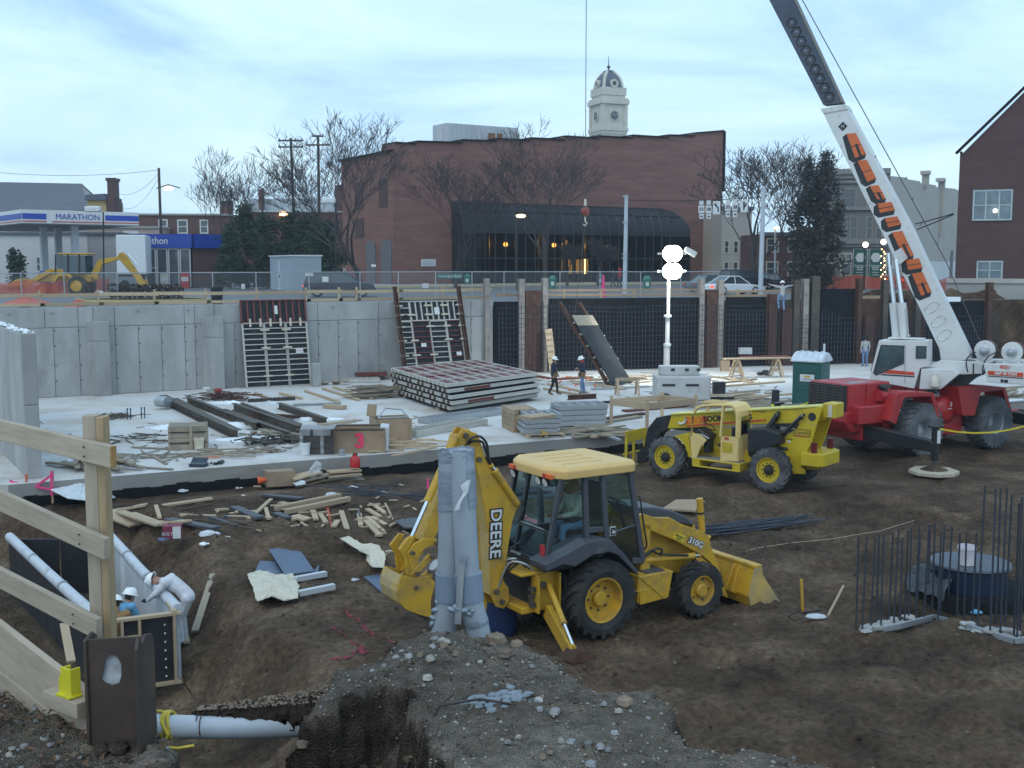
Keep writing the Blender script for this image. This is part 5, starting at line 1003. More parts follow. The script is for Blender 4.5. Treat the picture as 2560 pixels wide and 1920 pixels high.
# boards on top behind the rebar, right hand dirt bank
T=thing('guard_rail','timber guard rail and edge boards behind the wide rebar bay','railing',RW0,RYAW)
for px0,px1,y in ((1371,1745,726),(1240,1745,738),(1811,2040,729),(1811,1912,740)):
 zq=FW2.py(px0,y,.45)[1];z2=FW2.py(px1,y-2,.45)[1];sbar('rail',M['woodp'],T,(rx(px0,.45),.45,zq),(rx(px1,.45),.45,z2),.06,.13)
for px in (1415,1508,1590,1680,1850):zq=FW2.py(px,722,.5)[1];sbar('post',M['wood'],T,(rx(px),.5,3.7),(rx(px),.5,zq),.14,.09)
b=MB();rgb=random.Random(8);xs2=[2150+i*30 for i in range(22)]
pr_=[]
for px in xs2:o=WP(px,0,.35);pr_.append(o)
for i in range(len(pr_)-1):
 for j in range(7):
  def q_(ii,jj):o=pr_[ii];w_=WP(xs2[ii],0,.30+.32*jj+.15*math.sin(ii*1.3+jj));return (w_.x,w_.y,.62*jj*(1+.05*math.sin(ii*2+jj)))
  b.poly([q_(i,j),q_(i+1,j),q_(i+1,j+1),q_(i,j+1)])
kind(b.build('dirt_bank',SOIL,smooth=60),'structure')
for px0,px1,y,lb in ((2150,2215,745,'upper weathered board lying on the dirt bank behind the crane'),(2140,2200,772,'lower weathered board lying on the dirt bank behind the crane'),(2335,2400,748,'snowy pale board on the edge of the dirt bank')):
 a,c=gd(px0,y,70),gd(px1,y,71);tag(sbar('board',M['wood'] if y != 748 else M['snow'],None,a,c,.1,.3),lb,'board','boards on the dirt bank')
# rung board leaning on the wide rusty pile
T=thing('climbing_cleats','pale notched board with dark cleats leaning on the rusty pile','ladder',WP(1362,0,-1.1),RYAW);tilt(T,R(-9),R(-4),RYAW)
b=MB();b.box((0,0,1.25),(.42,.05,2.5));b.build('board',M['wood'],T)
for k in range(7):sbar('cleat',M['woodg'],T,(-.24,-.05,.2+.34*k),(.24,-.05,.2+.34*k),.06,.05)
# ---- panel held up by the crane ----
bl=gz(1532,967);u_=Vector((-2.0,1.5,3.42));Lh=u_.length;u_.normalize();w2=Vector((1.17,1.74,-.08));w2=(w2-u_*w2.dot(u_));Wh=w2.length;w2.normalize();nn_=w2.cross(u_)
T=thing('lifted_form_panel','dark form panel hanging tilted from the crane cable, one corner on the slab','formwork',bl);m4=Matrix((w2,u_,nn_)).transposed().to_4x4();m4.translation=bl+Z*.05;T.matrix_world=m4
b=MB();b.box((Wh/2,Lh/2,0),(Wh,Lh,.05));b.build('face_sheet',mat('wet_form_face',(.032,.036,.042),.75,spec=.15,var=.4,scale=1.2,dirt=(.08,.065,.045),damt=.45),T)
b=MB();b.box((Wh/2,Lh*.93,.03),(Wh,Lh*.15,.02));b.build('top_strip',M['woodg'],T)
for k in range(6):b=MB();b.box((Wh/2,Lh*(k+.5)/6,-.1),(Wh,.06,.12));b.build('waler',M['alum'],T)
for x in (.06,Wh-.06):b=MB();b.box((x,Lh*.58,-.22),(.2,Lh*1.32,.14));b.build('strongback',M['rust'],T)
for k in range(5):b=MB();b.box((Wh+.06,Lh*(.2+.17*k),-.05),(.16,.07,.07));b.build('clamp',M['tarp'],T)
top=m4 @ Vector((Wh*.35,Lh*1.05,-.15))
ball=gd(1463,528,top.y)
T=thing('crane_hook','red headache ball and hook hanging on the long crane cable','hook block',ball)
b=MB();b.sphere((0,0,0),.22,14,10,(1,1,1.1));b.build('ball',mat('red_ball',(.22,.045,.035),.5,var=.2),T,smooth=60);b=MB();b.cyl((0,0,.28),(0,0,.62),.08,.05,8);b.build('socket',M['tarp'],T)
b=MB();b.tube([(0,0,-.28),(0,0,-.5),(.1,0,-.62),(.02,0,-.74),(-.1,0,-.66)],.045,6);b.build('hook',M['tarp'],T)
b=MB();b.cyl((0,0,.6),(gd(1466,-60,top.y)-ball),.02,n=5);b.build('cable',M['steel'],T);b=MB();b.tube([(0,0,-.7),top-ball],.016,5);b.build('sling',M['steel'],T)
# =============== THINGS ON THE SLAB AND ON THE DIRT ===============
def onslab(x,y,z=0.0):return gz(x,y,z)
rg=random.Random(21)
n=M['wrapm'].node_tree.nodes;l=M['wrapm'].node_tree.links;tr=n.new('ShaderNodeBsdfTransparent');mxs=n.new('ShaderNodeMixShader');mxs.inputs[0].default_value=.42;l.new(tr.outputs[0],mxs.inputs[1]);l.new(n['Principled BSDF'].outputs[0],mxs.inputs[2]);l.new(mxs.outputs[0],n['Material Output'].inputs[0])
LS=random.Random(77)
def plank(x0,y0,x1,y1,w=.14,h=.04,z=0.0,m='wood',label='',group=None,name='plank',dirt=False,lift=0):
 if dirt:a,c=gt(x0,y0),gt(x1,y1)
 else:a,c=gz(x0,y0,z),gz(x1,y1,z)
 a=a+Z*(h/2+.012+(.02 if dirt else .004));c=c+Z*(h/2+.012+(.02 if dirt else .004)+lift)
 if dirt and name in ('plank','board','wood_block'):a.z+=h*.2;c.z+=h*.2
 o=sbar(name,M[m],None,a,c,w,h);return tag(o,label,'plank' if name == 'plank' else name.replace('_',' '),group)
def ibeam(x0,y0,x1,y1,hh,label,group,z=0.0,m='steel',w=.2):
 a,c=gz(x0,y0,z),gz(x1,y1,z);T=thing('steel_beam',label,'steel beam',a,math.atan2((c-a).y,(c-a).x),group);L_=(c-a).length
 b=MB();b.box((L_/2,0,.02),(L_,w,.03));b.box((L_/2,0,hh),(L_,w,.03));b.build('flange',M[m],T);b=MB();b.box((L_/2,0,hh/2),(L_,.03,hh-.03));b.build('web',M[m],T);return T
g='steel beams lying on the slab'
ibeam(408,1006,594,1098,.32,'longest rusty steel beam, its round capped end towards the wall',g,w=.3)
b=MB();p=gz(410,1003,.32);b.cyl(p-Vector((.25,0,0)),p+Vector((.25,-.3,0)),.24,n=16);tag(b.build('pipe_end',M['galv'],smooth=40),'grey round pipe end resting at the head of the longest beam','pipe')
ibeam(440,1010,556,1074,.25,'shorter orange brown steel beam beside the longest beam',g);ibeam(469,1008,640,1076,.28,'dark steel beam running towards the wooden crate',g)
ibeam(560,1040,722,1100,.28,'front beam of the right hand group near the plastic wrapped crate',g);ibeam(585,1026,752,1086,.3,'middle beam of the right hand group of steel beams',g);ibeam(604,1022,752,1078,.26,'rear beam of the right hand group of steel beams',g,w=.16);ibeam(698,1022,816,1062,.25,'rusty beam reaching to the bin marked three',g)
ibeam(620,1006,738,1000,.14,'short black beam with studs behind the other beams',g,w=.14);ibeam(732,1016,852,1012,.1,'pale grey channel lying across behind the crates',g,m='galv',w=.14);ibeam(1420,1000,1490,996,.2,'rusty channel lying by the feet of the two workers',g,m='rust',w=.16)
b=MB()
for k in range(9):p=gz(632+k*11,1004-k*.5,.14);b.cyl(p,p+Z*.16,.015,n=5)
tag(b.build('beam_studs',M['rebar']),'row of thin studs standing on the short black beam','studs',kind='stuff')
g='timbers laid on the slab between wall and form stack'
for i,q in enumerate(((763,980,849,1008),(807,974,898,1003),(834,971,929,999),(700,986,754,999),(638,986,678,1001))):
 plank(*q,.12,.09,m='wood',label=('first long timber left of the bundle of stakes','second long timber nearer the stakes','third long timber ending by the stakes','short timber behind the black beam','smallest timber near the wall form')[i]+', lying on the slab',group=g)
plank(812,1020,862,1024,.3,.16,label='thick squared timber block lying behind the open crate')
def heap(name,cat,x,y,n,L_,w,m,label,sp,z=0,rad=.02,dirt=False,h=.25,par=.9,yaw=None):
 p=gt(x,y) if dirt else gz(x,y,z);b=MB();r_=random.Random(int(x*7+y));y0=r_.random()*3 if yaw is None else yaw
 for i in range(n):
  a=y0+r_.gauss(0,1-par);d=Vector((math.cos(a),math.sin(a),r_.gauss(0,.05)));c=Vector((r_.gauss(0,sp),r_.gauss(0,sp*.7),r_.random()*h+rad));l_=L_*r_.uniform(.5,1)
  if w:b.bar(c-d*l_/2,c+d*l_/2,w,rad*2)
  else:b.tube([c-d*l_/2,c+Vector((0,0,r_.uniform(-.02,.05))),c+d*l_/2],rad,4)
 o=b.build(name,M[m]);o.location=p;return tag(o,label,cat,kind='stuff')
heap('stake_bundle','stakes',935,995,90,1.9,.04,'woodg','dense bundle of thin greenish stakes lying beside the stack of forms',.28,h=.55,par=.86,yaw=.2,rad=.02)
heap('scrap_rebar','scrap',560,1000,60,1.5,0,'rust','tangled red brown heap of scrap bars behind the beams',.6,h=.3,par=.3,rad=.018)
heap('scrap_rebar','scrap',282,1046,45,1.2,0,'steel','low tangle of bent bars on the bare left part of the slab',.45,h=.15,par=.3,rad=.014)
heap('offcuts','offcuts',680,1108,50,.9,.08,'steel','dark heap of rusty offcuts left of the wrapped crate',.55,h=.28,par=.2,rad=.02);heap('offcuts','offcuts',665,1128,22,.5,.06,'woodg','brown scraps in front of the dark heap of offcuts',.4,h=.08,par=.2,rad=.02)
heap('lumber_pile','lumber',235,1168,20,2.2,.16,'woodg','grey brown pile of boards behind the wooden guard post',.5,h=.3,par=.75,yaw=-.75,rad=.03);heap('scrap_sticks','sticks',385,1145,26,1.5,.04,'woodg','thin sticks scattered over the slab left of the tool case',1.0,h=.03,par=.1,rad=.015)
heap('scrap_sticks','sticks',330,1098,22,1.3,.04,'steel','bent wires and sticks lying between crate and guard post',.9,h=.05,par=.1,rad=.012)
for i,(x0,y0,x1,y1) in enumerate(((280,1140,352,1172),(375,1138,416,1162),(330,1120,448,1126),(365,1172,432,1176))):plank(x0,y0,x1,y1,.1,.04,m='woodg',label=('slanting board left of the tool case','short board pointing at the tool case','long thin board in front of the wooden crate','dark thin board at the slab edge by the tool case')[i],group='loose boards on the left of the slab')
b=MB()
for x in (319,327,354,362):p=gz(x,1046+(x % 2)*3);b.cyl(p,p+Z*.42,.022,n=6);b.sphere(p+Z*.42,.04,6,4)
tag(b.build('anchor_bolts',M['rebar']),'group of anchor bolts standing up from the bare slab','anchor bolts')
# crates, bins, buckets
def crate(name,cat,x0,x1,yb,yt,dep,yaw,label,m,open_=False,slats=3,z=0.0):
 p=gz((x0+x1)/2,yb,z);k=p.y/FPX;w_=(x1-x0)*k;h=(yb-yt)*k;T=thing(name,label,cat,(p.x,p.y+dep*.3,z),R(yaw))
 for sx in (-1,1):
  for j in range(slats):b=MB();b.box((sx*w_/2,0,h*(j+.5)/slats),(.03,dep,h/slats-.012));b.build('slat',m,T)
 for sy in (-1,1):
  for j in range(slats):b=MB();b.box((0,sy*dep/2,h*(j+.5)/slats),(w_-.032,.03,h/slats-.012));b.build('slat',m,T)
 for sx in (-1,1):
  for sy in (-1,1):sbar('corner_post',m,T,(sx*(w_/2-.02),sy*(dep/2+.03),0),(sx*(w_/2-.02),sy*(dep/2+.03),h),.09,.03,Vector((0,1,0)))
 b=MB();b.box((0,0,h*.25 if open_ else h-.03),(w_-.04,dep-.04,.03));b.build('floor' if open_ else 'lid',m,T);return T,w_,h
T,w_,h=crate('wooden_crate','crate',420,512,1122,1062,.95,14,'weathered wooden crate standing alone on the left of the slab',M['woodg'],False,4)
for z in (.3,.75):sbar('strap',M['blk'],T,(-w_/2,-.52,h*z),(w_/2,-.52,h*z),.02,.03)
sbar('middle_post',M['woodg'],T,(.1,-.52,0),(.1,-.52,h),.1,.03,Vector((0,1,0)))
T,w_,h=crate('plastic_bin','bin',836,962,1130,1070,1.0,4,'tan plywood bin painted with a pink number three',M['woodp'],True,1)
o=text('lettering','3',h*.82,mat('pink_paint',(.75,.05,.12),.8),T,TM((-.0,-.535,h*.5),(1,0,0),(0,0,1)),bold=.03)
b=MB();b.tube([(-w_/2,-.52,h),(w_/2,-.52,h),(w_/2,.5,h),(-w_/2,.5,h),(-w_/2,-.52,h)],.035,6);b.build('rim',M['steel'],T);b=MB();b.prism([(w_/2-.1,.1),(w_/2+.1,.05),(w_/2+.12,h+.05),(w_/2-.15,h+.08)],-.5,.35);b.build('liner',M['plast'],T)
T,w_,h=crate('open_crate','crate',930,1018,1106,1045,1.1,18,'open plywood crate with a white frame lying in it',M['woodp'],True,1)
b=MB();b.tube([(-.5,-.3,h+.02),(-.1,.35,h+.28),(.45,.3,h+.22),(.6,-.2,h+.0),(-.5,-.3,h+.02)],.03,5);tag(b.build('metal_frame',M['galv']),'white metal frame lying across the open plywood crate','frame');bpy.data.objects['metal_frame'].matrix_world=Matrix.Translation(T.location) @ Matrix.Rotation(R(18),4,'Z')
sbar('raised_flap',M['woodp'],T,(-w_*.5,.4,h),(-w_*.45,.45,h+.42),.4,.03)
T,w_,h=crate('wrapped_crate','crate',755,832,1134,1070,1.0,4,'dark slatted crate half wrapped in torn clear plastic',mat('dark_wood',(.06,.055,.05),.8,var=.3),False,4)
b=MB();r_=random.Random(5);nx,nz=10,8;gv=[[(-w_/2-.05+(w_+.1)*i/nx,-.56-.05*r_.random(),h*(j/nz)*.98+.03) for i in range(nx+1)] for j in range(nz+1)]
for j in range(nz):
 for i in range(nx):
  if i < 1 or 5 < i < 7 or (j > 5 and i % 3):b.poly([gv[j][i],gv[j][i+1],gv[j+1][i+1],gv[j+1][i]])
pieces(b,'plastic_wrap',M['wrapm'],T,smooth=60);b=MB();b.box((0,0,h+.01),(w_+.1,1.0,.03));b.build('plastic_top',M['wrapm'],T)
plank(800,1064,900,1052,.35,.03,z=1.05,m='woodp',label='loose brown sheet lying over the wrapped crate',name='board')
T,w_,h=crate('carton_stack','boxes',1268,1328,1078,1020,1.4,16,'strapped stack of tan boxes on the slab beside the form pallet',M['woodp'],False,4)
for x in (-.25,.25):sbar('strap',M['blk'],T,(w_*x,-.75,0),(w_*x,-.75,h),.02,.02,Vector((0,1,0)))
def pallet(x0,x1,yb,dep,yaw,label):p=gz((x0+x1)/2,yb);w_=(x1-x0)*p.y/FPX;T=thing('pallet',label,'pallet',(p.x,p.y+dep*.3,0),R(yaw));[sbar('slat',M['wood'],T,(-w_/2,-dep/2+dep*i/5,.13),(w_/2,-dep/2+dep*i/5,.13),.12,.025) for i in range(6)];[sbar('bearer',M['wood'],T,(x*w_/2,-dep/2,.06),(x*w_/2,dep/2,.06),.1,.11) for x in (-.95,0,.95)];return T,w_
Tp,w_=pallet(1308,1402,1092,1.5,12,'timber pallet under the short stack of grey form panels')
def formlie(name,p,yaw,L_,wd,th,label,group,n=6,m='galv'):
 T=thing(name,label,'form panel',p,yaw,group);b=MB();b.box((L_/2,wd/2,th*.3),(L_-.02,wd-.02,.02));b.build('face_sheet',M['formf'] if m != 'galv' else M['galv'],T)
 for y in (0,wd):sbar('rib',M[m],T,(0,y,th/2),(L_,y,th/2),.06,th)
 for i in range(n+1):sbar('rib',M[m],T,(L_*i/n,.03,th/2),(L_*i/n,wd-.03,th/2),.05,th*.95)
 return T
o=Tp.location
for i in range(4):formlie('form_panel',(o.x-w_*.48+.05*i,o.y-.65,.15+.17*i),R(12),w_*.92,1.3,.15,('bottom','second','third','top')[i]+' grey form panel on the timber pallet','form panels on the pallet',4)
plank(1312,1050,1372,1042,.7,.1,z=.85,label='pale timber pad lying on the pallet of form panels',name='wood_block')
for i in range(4):p=gz(1392,1070);formlie('form_panel',(p.x+.03*i,p.y+.1,.05+.2*i),R(13),1.9,1.2,.18,('bottom','second','third','top')[i]+' panel of the grey stack right of the pallet','grey form panels stacked beside the pallet',4)
p=gz(1040,1094);q=gz(1218,1062);formlie('form_panel',p+Z*.01,math.atan2(q.y-p.y,q.x-p.x),(q-p).length,.75,.22,'near long form panel lying flat in front of the form stack','long form panels lying flat',14,'alum')
p=gz(1082,1062);q=gz(1262,1036);formlie('form_panel',p+Z*.01,math.atan2(q.y-p.y,q.x-p.x),(q-p).length,.8,.22,'far long form panel lying flat in front of the form stack','long form panels lying flat',14,'galv')
for i,(x,y) in enumerate(((872,958),(890,952))):p=gz(x,y);formlie('form_panel',p+Z*(.02+.22*i),R(12),1.6,.8,.2,('lower grey','upper red')[i]+' form panel lying against the concrete wall foot','form panels at the wall foot',5,'alum' if i == 0 else 'maroon')
b=MB();p=gz(788,967);b.box((0,0,.58),(.42,.4,1.15));o=b.build('concrete_block',M['conc'],bev=.03);o.location=p+Vector((0,.3,0));o.rotation_euler.z=.5;tag(o,'short square concrete post standing at the wall foot','block')
def bags(x,y,n,s_,label,name='cement_bag',m='tarp',dirt=False):
 p=gt(x,y) if dirt else gz(x,y);r_=random.Random(int(x));b=MB()
 for i in range(n):b.sphere((r_.gauss(0,s_),r_.gauss(0,s_*.4),.1+.1*(i % 2)),.22,8,6,(1.3,.9,.4),Matrix.Rotation(r_.random()*3,3,'Z'))
 o=b.build(name,M[m],smooth=60);o.location=p;return tag(o,label,name.replace('_',' '))
bags(828,962,5,.45,'dark low pile of bags and boards by the concrete wall','bag_pile','woodg')
def bucket(x,y,h,r,m,label,dirt=False,z=0.0,tilt_=None,group=None):
 p=gt(x,y) if dirt else gz(x,y,z);T=thing('bucket',label,'bucket',p,0,group)
 b=MB();b.lathe([(0,.01),(r*.86,.01),(r*.9,h*.5),(r,h*.82),(r*1.06,h*.84),(r*1.06,h*.9),(r,h),(r*.92,h),(r*.85,h*.1),(0,h*.08)],(0,0,0),(0,0,1),18);b.build('body',m,T,smooth=40)
 b=MB();b.tube([(r*math.cos(a)*1.05,-.02-r*.3*math.sin(a),h*.86-.5*r*math.sin(a)) for a in (0,.5,1,1.57,2.1,2.6,3.14)],.006,4);b.build('handle',M['galv'],T);return T
BW=mat('white_bucket',(.66,.66,.66),.45,var=.06,dirt=(.4,.38,.35),damt=.4)
bucket(517,990,.42,.17,BW,'white bucket on the slab near the second pilaster');bucket(546,994,.42,.17,mat('red_bucket',(.45,.05,.05),.5),'red bucket right of the white bucket near the wall');bucket(498,1125,.42,.17,mat('cream_bucket',(.62,.55,.42),.6),'cream bucket in front of the wooden crate');bucket(763,1138,.42,.17,BW,'white bucket with scraps in front of the wrapped crate');bucket(855,1139,.2,.1,M['galv'],'small grey tin in front of the bin marked three')
T=thing('tool_case','open dark blue tool case lying on the slab edge','tool case',gz(497,1166),R(-6));CB=mat('case_blue',(.02,.03,.05),.5)
b=MB();b.box((0,0,.05),(.5,.32,.1));b.build('tray',CB,T,bev=.01);b=MB();b.box((-.1,.3,.1),(.5,.03,.34),Matrix.Rotation(R(-55),3,'X'));b.build('lid',CB,T,bev=.01)
heap('power_drill','tool',552,1160,6,.4,.05,'blk','black power tool with cable lying right of the tool case',.12,h=.08,par=.3)
b=MB();p=gz(528,1144);b.prism([(-.25,-.1),(.1,-.14),(.3,-.02),(.2,.1),(-.2,.08)],.004,.010,'z');o=b.build('spray_mark',mat('orange_spray',(.9,.25,.15),.8));o.location=p;tag(o,'bright orange spray paint mark on the slab','paint mark')
# white sheets of snow and plastic on the slab
for i,(x,y,w_,d_,m_) in enumerate(((480,1110,.0,.0,'snow'),(640,1098,1.3,.7,'snow'),(590,1064,1.2,.6,'snow'),(575,1008,.8,.35,'snow'),(790,1048,1.1,.5,'snow'),(430,1070,.9,.5,'snow'),(680,1010,.7,.3,'plast'),(650,1070,.8,.4,'plast'),(1492,1040,.45,.35,'plast'),(1418,1087,.4,.25,'plast'),(215,1150,.7,.5,'snow'))):
 if not w_:continue
 p=gz(x,y);r_=random.Random(i+60);b=MB();n=12
 rings=[[(math.cos(2*math.pi*k/n)*w_*q*r_.uniform(.8,1.2),math.sin(2*math.pi*k/n)*d_*q*r_.uniform(.8,1.2),(.16 if m_ == 'plast' else .14)*(1-q)*r_.uniform(.6,1.3)+.006) for k in range(n)] for q in (1,.8,.5,.2)]
 for a,c in zip(rings,rings[1:]):
  for k in range(n):b.poly([a[k],a[(k+1) % n],c[(k+1) % n],c[k]])
 b.poly(rings[-1]);o=b.build('snow_patch' if m_ == 'snow' else 'plastic_sheet',M[m_],smooth=80);o.location=p;tag(o,('','broad snow patch in front of the right hand beams','snow patch between the two beam groups','small snow patch beside the scrap bars','snow behind the bin marked three','snow left of the wooden crate','crumpled clear plastic over the rear beams','clear plastic lying across the right hand beams','white crumpled plastic near the rebar beams','white rag beside the pallet','snow by the pile of boards at the left wall')[i],'snow' if m_ == 'snow' else 'plastic sheet')
# flashlight-yellow funnel, tubes, rods in the middle of the slab
T=thing('work_light','yellow lamp with a black handle lying right of the pallet','lamp',gz(1372,1092),R(20));b=MB();b.lathe([(.03,0),(.05,.05),(.13,.3),(0,.3)],(0,0,.13),(-1,0,0),12);b.build('shade',M['yel'],T);b=MB();b.cyl((0,0,.1),(.5,.1,.06),.05,n=8);b.build('handle',M['blk'],T)
for i,q in enumerate(((1475,1080,1550,1104,.12,'galv'),(1478,1096,1590,1082,.12,'wood'),(1440,1074,1500,1094,.1,'galv'),(1495,1060,1600,1044,.3,'woodg'),(1500,1052,1610,1036,.3,'rust'),(1560,1030,1700,1018,.35,'maroon'),(1460,1012,1540,1006,.3,'formf'))):
 plank(q[0],q[1],q[2],q[3],q[4],.07,m=q[5],label=('grey tube ending at the slab edge','pale lath behind the grey tube','short dark pipe right of the pallet','grey boards beside the timber frame','rusty plate beside the timber frame','red form edge under the timber frame','dark sheet right of the form stack')[i],name='board',group='odd pieces in front of the timber frame')
# timber guard frame round the opening
T=thing('guard_railing','square timber guard frame on posts behind the yellow telehandler','railing',gz(1530,1075))
o=T.location;A=gz(1528,1060)-o;B_=gz(1617,1086)-o;C_=gz(1738,1066)-o;D_=gz(1655,1044)-o
hh=[gd(x,y,(gz(x,yb)).y).z for x,y,yb in ((1528,992,1060),(1614,1002,1086),(1735,990,1066),(1655,982,1044))]
for q,h_ in zip((A,B_,C_,D_),hh):sbar('post',M['wood'],T,q,q+Z*(h_+.05),.12,.10,Vector((0,1,0)))
for (q,a),(r2,c) in (((A,hh[0]),(B_,hh[1])),((B_,hh[1]),(C_,hh[2])),((D_,hh[3]),(C_,hh[2])),((A,hh[0]),(D_,hh[3]))):sbar('rail',M['wood'],T,q+Z*(a-.2),r2+Z*(c-.2),.05,.24)
def sawhorse(T,o,yaw,L_,H_):
 mm=Matrix.Rotation(yaw,3,'Z');f=lambda x,y,z:Vector(o)+mm @ Vector((x,y,z));sbar('beam',M['wood'],T,f(-L_/2,0,H_),f(L_/2,0,H_),.1,.14)
 for sx in (-.42,.42):
  for sy in (-1,1):sbar('leg',M['wood'],T,f(sx*L_,sy*.35,0),f(sx*L_,sy*.06,H_),.1,.04,Vector((0,1,0)))
  sbar('brace',M['wood'],T,f(sx*L_,-.24,H_*.4),f(sx*L_,.24,H_*.4),.03,.1)
T=thing('sawhorse','timber sawhorse with white plastic on it near the hanging panel','sawhorse',gz(1568,988),R(8));sawhorse(T,(0,0,0),0,1.15,.75)
T=thing('work_table','long timber work bench on two sawhorses before the rebar wall','work bench',gz(1890,944),R(10))
sawhorse(T,(-1.1,0,0),R(80),.8,.95);sawhorse(T,(1.2,.1,0),R(80),.8,.95);sbar('top',M['wood'],T,(-1.9,-.2,1.05),(2.0,0,1.05),.5,.08);sbar('top',M['maroon'],T,(-.8,.25,1.12),(1.9,.3,1.12),.3,.05)
o=sbar('box',M['galv'],None,gz(1866,888,1.05)+Vector((-.3,.6,.2)),gz(1866,888,1.05)+Vector((.4,.6,.2)),.4,.35);tag(o,'grey box standing at the back of the work bench','box')
bags(1920,938,3,.2,'dark bag lying under the work bench','tool_bag','blk');b=MB();p=gz(1812,928);b.box((0,0,.3),(.5,.4,.6));o=b.build('carton',M['woodp']);o.location=p;tag(o,'brown carton left of the work bench','carton')
# long boards and pipes on the right part of the slab
g='long boards on the right of the slab'
rows=[(1700,932,1880,958,.18,'wood'),(1745,965,1890,950,.2,'woodp'),(1745,972,1960,956,.2,'wood'),(1760,1004,1990,986,.16,'wood'),(1765,1012,2000,992,.2,'snow'),(1770,1022,2000,1002,.14,'woodg'),(1780,1030,1990,1014,.2,'wood'),(1830,1038,1995,1026,.2,'snow'),(1640,958,1760,949,.16,'woodg'),(1560,975,1500,965,.2,'wood'),(1370,962,1470,984,.14,'wood'),(1360,974,1450,990,.12,'wood'),(1390,950,1480,945,.3,'maroon'),(1300,935,1375,948,.3,'maroon'),(1480,975,1620,968,.3,'galv'),(1760,990,1900,978,.1,'woodg'),(2160,985,2060,960,.1,'woodg'),(2480,975,2560,968,.2,'woodg'),(2470,1010,2560,1002,.2,'snow'),(1700,996,1830,985,.12,'galv')]
lbs=['long timber pointing from the mast to the work bench','brown plank right of the light tower trailer','pale plank right of the light tower trailer','pale plank in the front row before the green toilet','snow covered plank in the front row','grey plank in the front row','front most pale plank of the row','snow covered plank behind the telehandler','grey plank left of the light tower trailer','pale plank by the sawhorse','left of the two timbers behind the walking workers','right of the two timbers behind the walking workers','red form edge behind the right worker','red form edge behind the left worker','grey channel in front of the hanging panel','thin grey lath behind the front row','thin lath right of the green toilet','grey board behind the crane drums','snowy board behind the crane drums','thin grey pipe behind the timber frame']
for q,lb in zip(rows,lbs):plank(q[0],q[1],q[2],q[3],q[4],.07,m=q[5],label=lb,group=g,name='board')
heap('slab_litter','litter',1450,955,60,.8,.05,'wood','small timber scraps strewn over the middle of the slab',2.6,h=.02,par=.1,rad=.015);heap('slab_litter','litter',1900,985,60,1.0,.06,'woodg','small timber scraps strewn before the rebar wall',3.0,h=.02,par=.1,rad=.015);heap('slab_litter','litter',900,1070,40,.8,.04,'woodg','thin scraps strewn between the crates and the form stack',2.4,h=.02,par=.1,rad=.012);heap('slab_litter','litter',480,1090,50,.5,.03,'steel','nails, wires and scraps strewn over the left of the slab',2.8,h=.02,par=.1,rad=.008)
for i,(x,y,n_,L_,w,m,sp,yw_,lb) in enumerate(((1500,1085,26,2.4,.12,'woodg',.6,.25,'grey boards heaped in front of the timber guard frame'),(1440,1040,22,1.6,.1,'formf',.5,.3,'dark form scraps heaped between the pallets and the stack'),(1800,1000,30,3.4,.14,'wood',.9,.3,'loose pile of pale boards behind the telehandler'),(1900,1018,26,3.0,.12,'woodg',.9,.25,'loose pile of grey boards behind the telehandler'),(720,1092,26,1.4,.1,'woodg',.5,-.5,'brown boards heaped between the beams and the wrapped crate'),(660,1048,20,2.2,.1,'rust',.5,-.6,'rusty bars heaped between the two groups of beams'),(1010,1120,16,1.8,.08,'wood',.7,.15,'laths lying along the slab edge right of the open crate'),(1560,950,24,1.6,.1,'wood',1.0,.2,'boards strewn between the hanging panel and the mast'),(1720,948,22,2.0,.1,'woodg',.9,.3,'boards strewn right of the mast'),(2520,990,18,2.2,.14,'woodg',.8,.3,'boards heaped behind the crane drums'),(560,1140,14,1.2,.06,'woodg',.6,.3,'thin laths lying between tool case and white bucket'),(180,1120,14,1.6,.1,'woodg',.5,-.6,'boards lying at the foot of the left end wall'))):heap('lumber_heap','lumber',x,y,n_,L_,w,m,lb,sp,h=.16,par=.72,yaw=yw_,rad=.025)
b=MB();r_=random.Random(4)
for k in range(16):p=gz(1440+r_.uniform(-50,110),955+r_.uniform(-15,25));b.sphere(p+Z*.05,.06,6,4)
tag(b.build('orange_caps',mat('orange_cap',(.75,.13,.03),.6)),'orange plastic bar caps strewn on the slab behind the workers','bar caps',kind='stuff')
# ---- light tower ----
LW=mat('tower_paint',(.46,.46,.45),.55,var=.12,scale=1.5,dirt=(.25,.22,.19),damt=.45);p=gz(1666,948);T=thing('light_tower','white mobile light tower with a tall mast and four lit floodlights','light tower',p)
k=p.y/FPX;zt=gd(1666,664,p.y).z
b=MB();b.cyl((0,0,.3),(0,0,gd(1666,862,p.y).z),.165,n=12);b.build('mast_section',LW,T,smooth=40);b=MB();b.cyl((.02,0,1.7),(.02,0,gd(1666,790,p.y).z),.12,n=12);b.build('mast_section',LW,T,smooth=40);b=MB();b.cyl((.04,0,3.2),(.04,0,zt+.3),.085,n=12);b.build('mast_section',LW,T,smooth=40)
b=MB()
for z in (gd(1666,862,p.y).z,gd(1666,790,p.y).z):b.cyl((.02,0,z-.06),(.02,0,z+.06),.2,n=12)
pieces(b,'collar',M['rustg'],T)
LE=bpy.data.materials.new('floodlight_glow');LE.use_nodes=True;n=LE.node_tree.nodes;l=LE.node_tree.links;n.remove(n['Principled BSDF']);em=n.new('ShaderNodeEmission');em.inputs[0].default_value=(.93,1,.95,1);em.inputs[1].default_value=22;l.new(em.outputs[0],n['Material Output'].inputs[0])
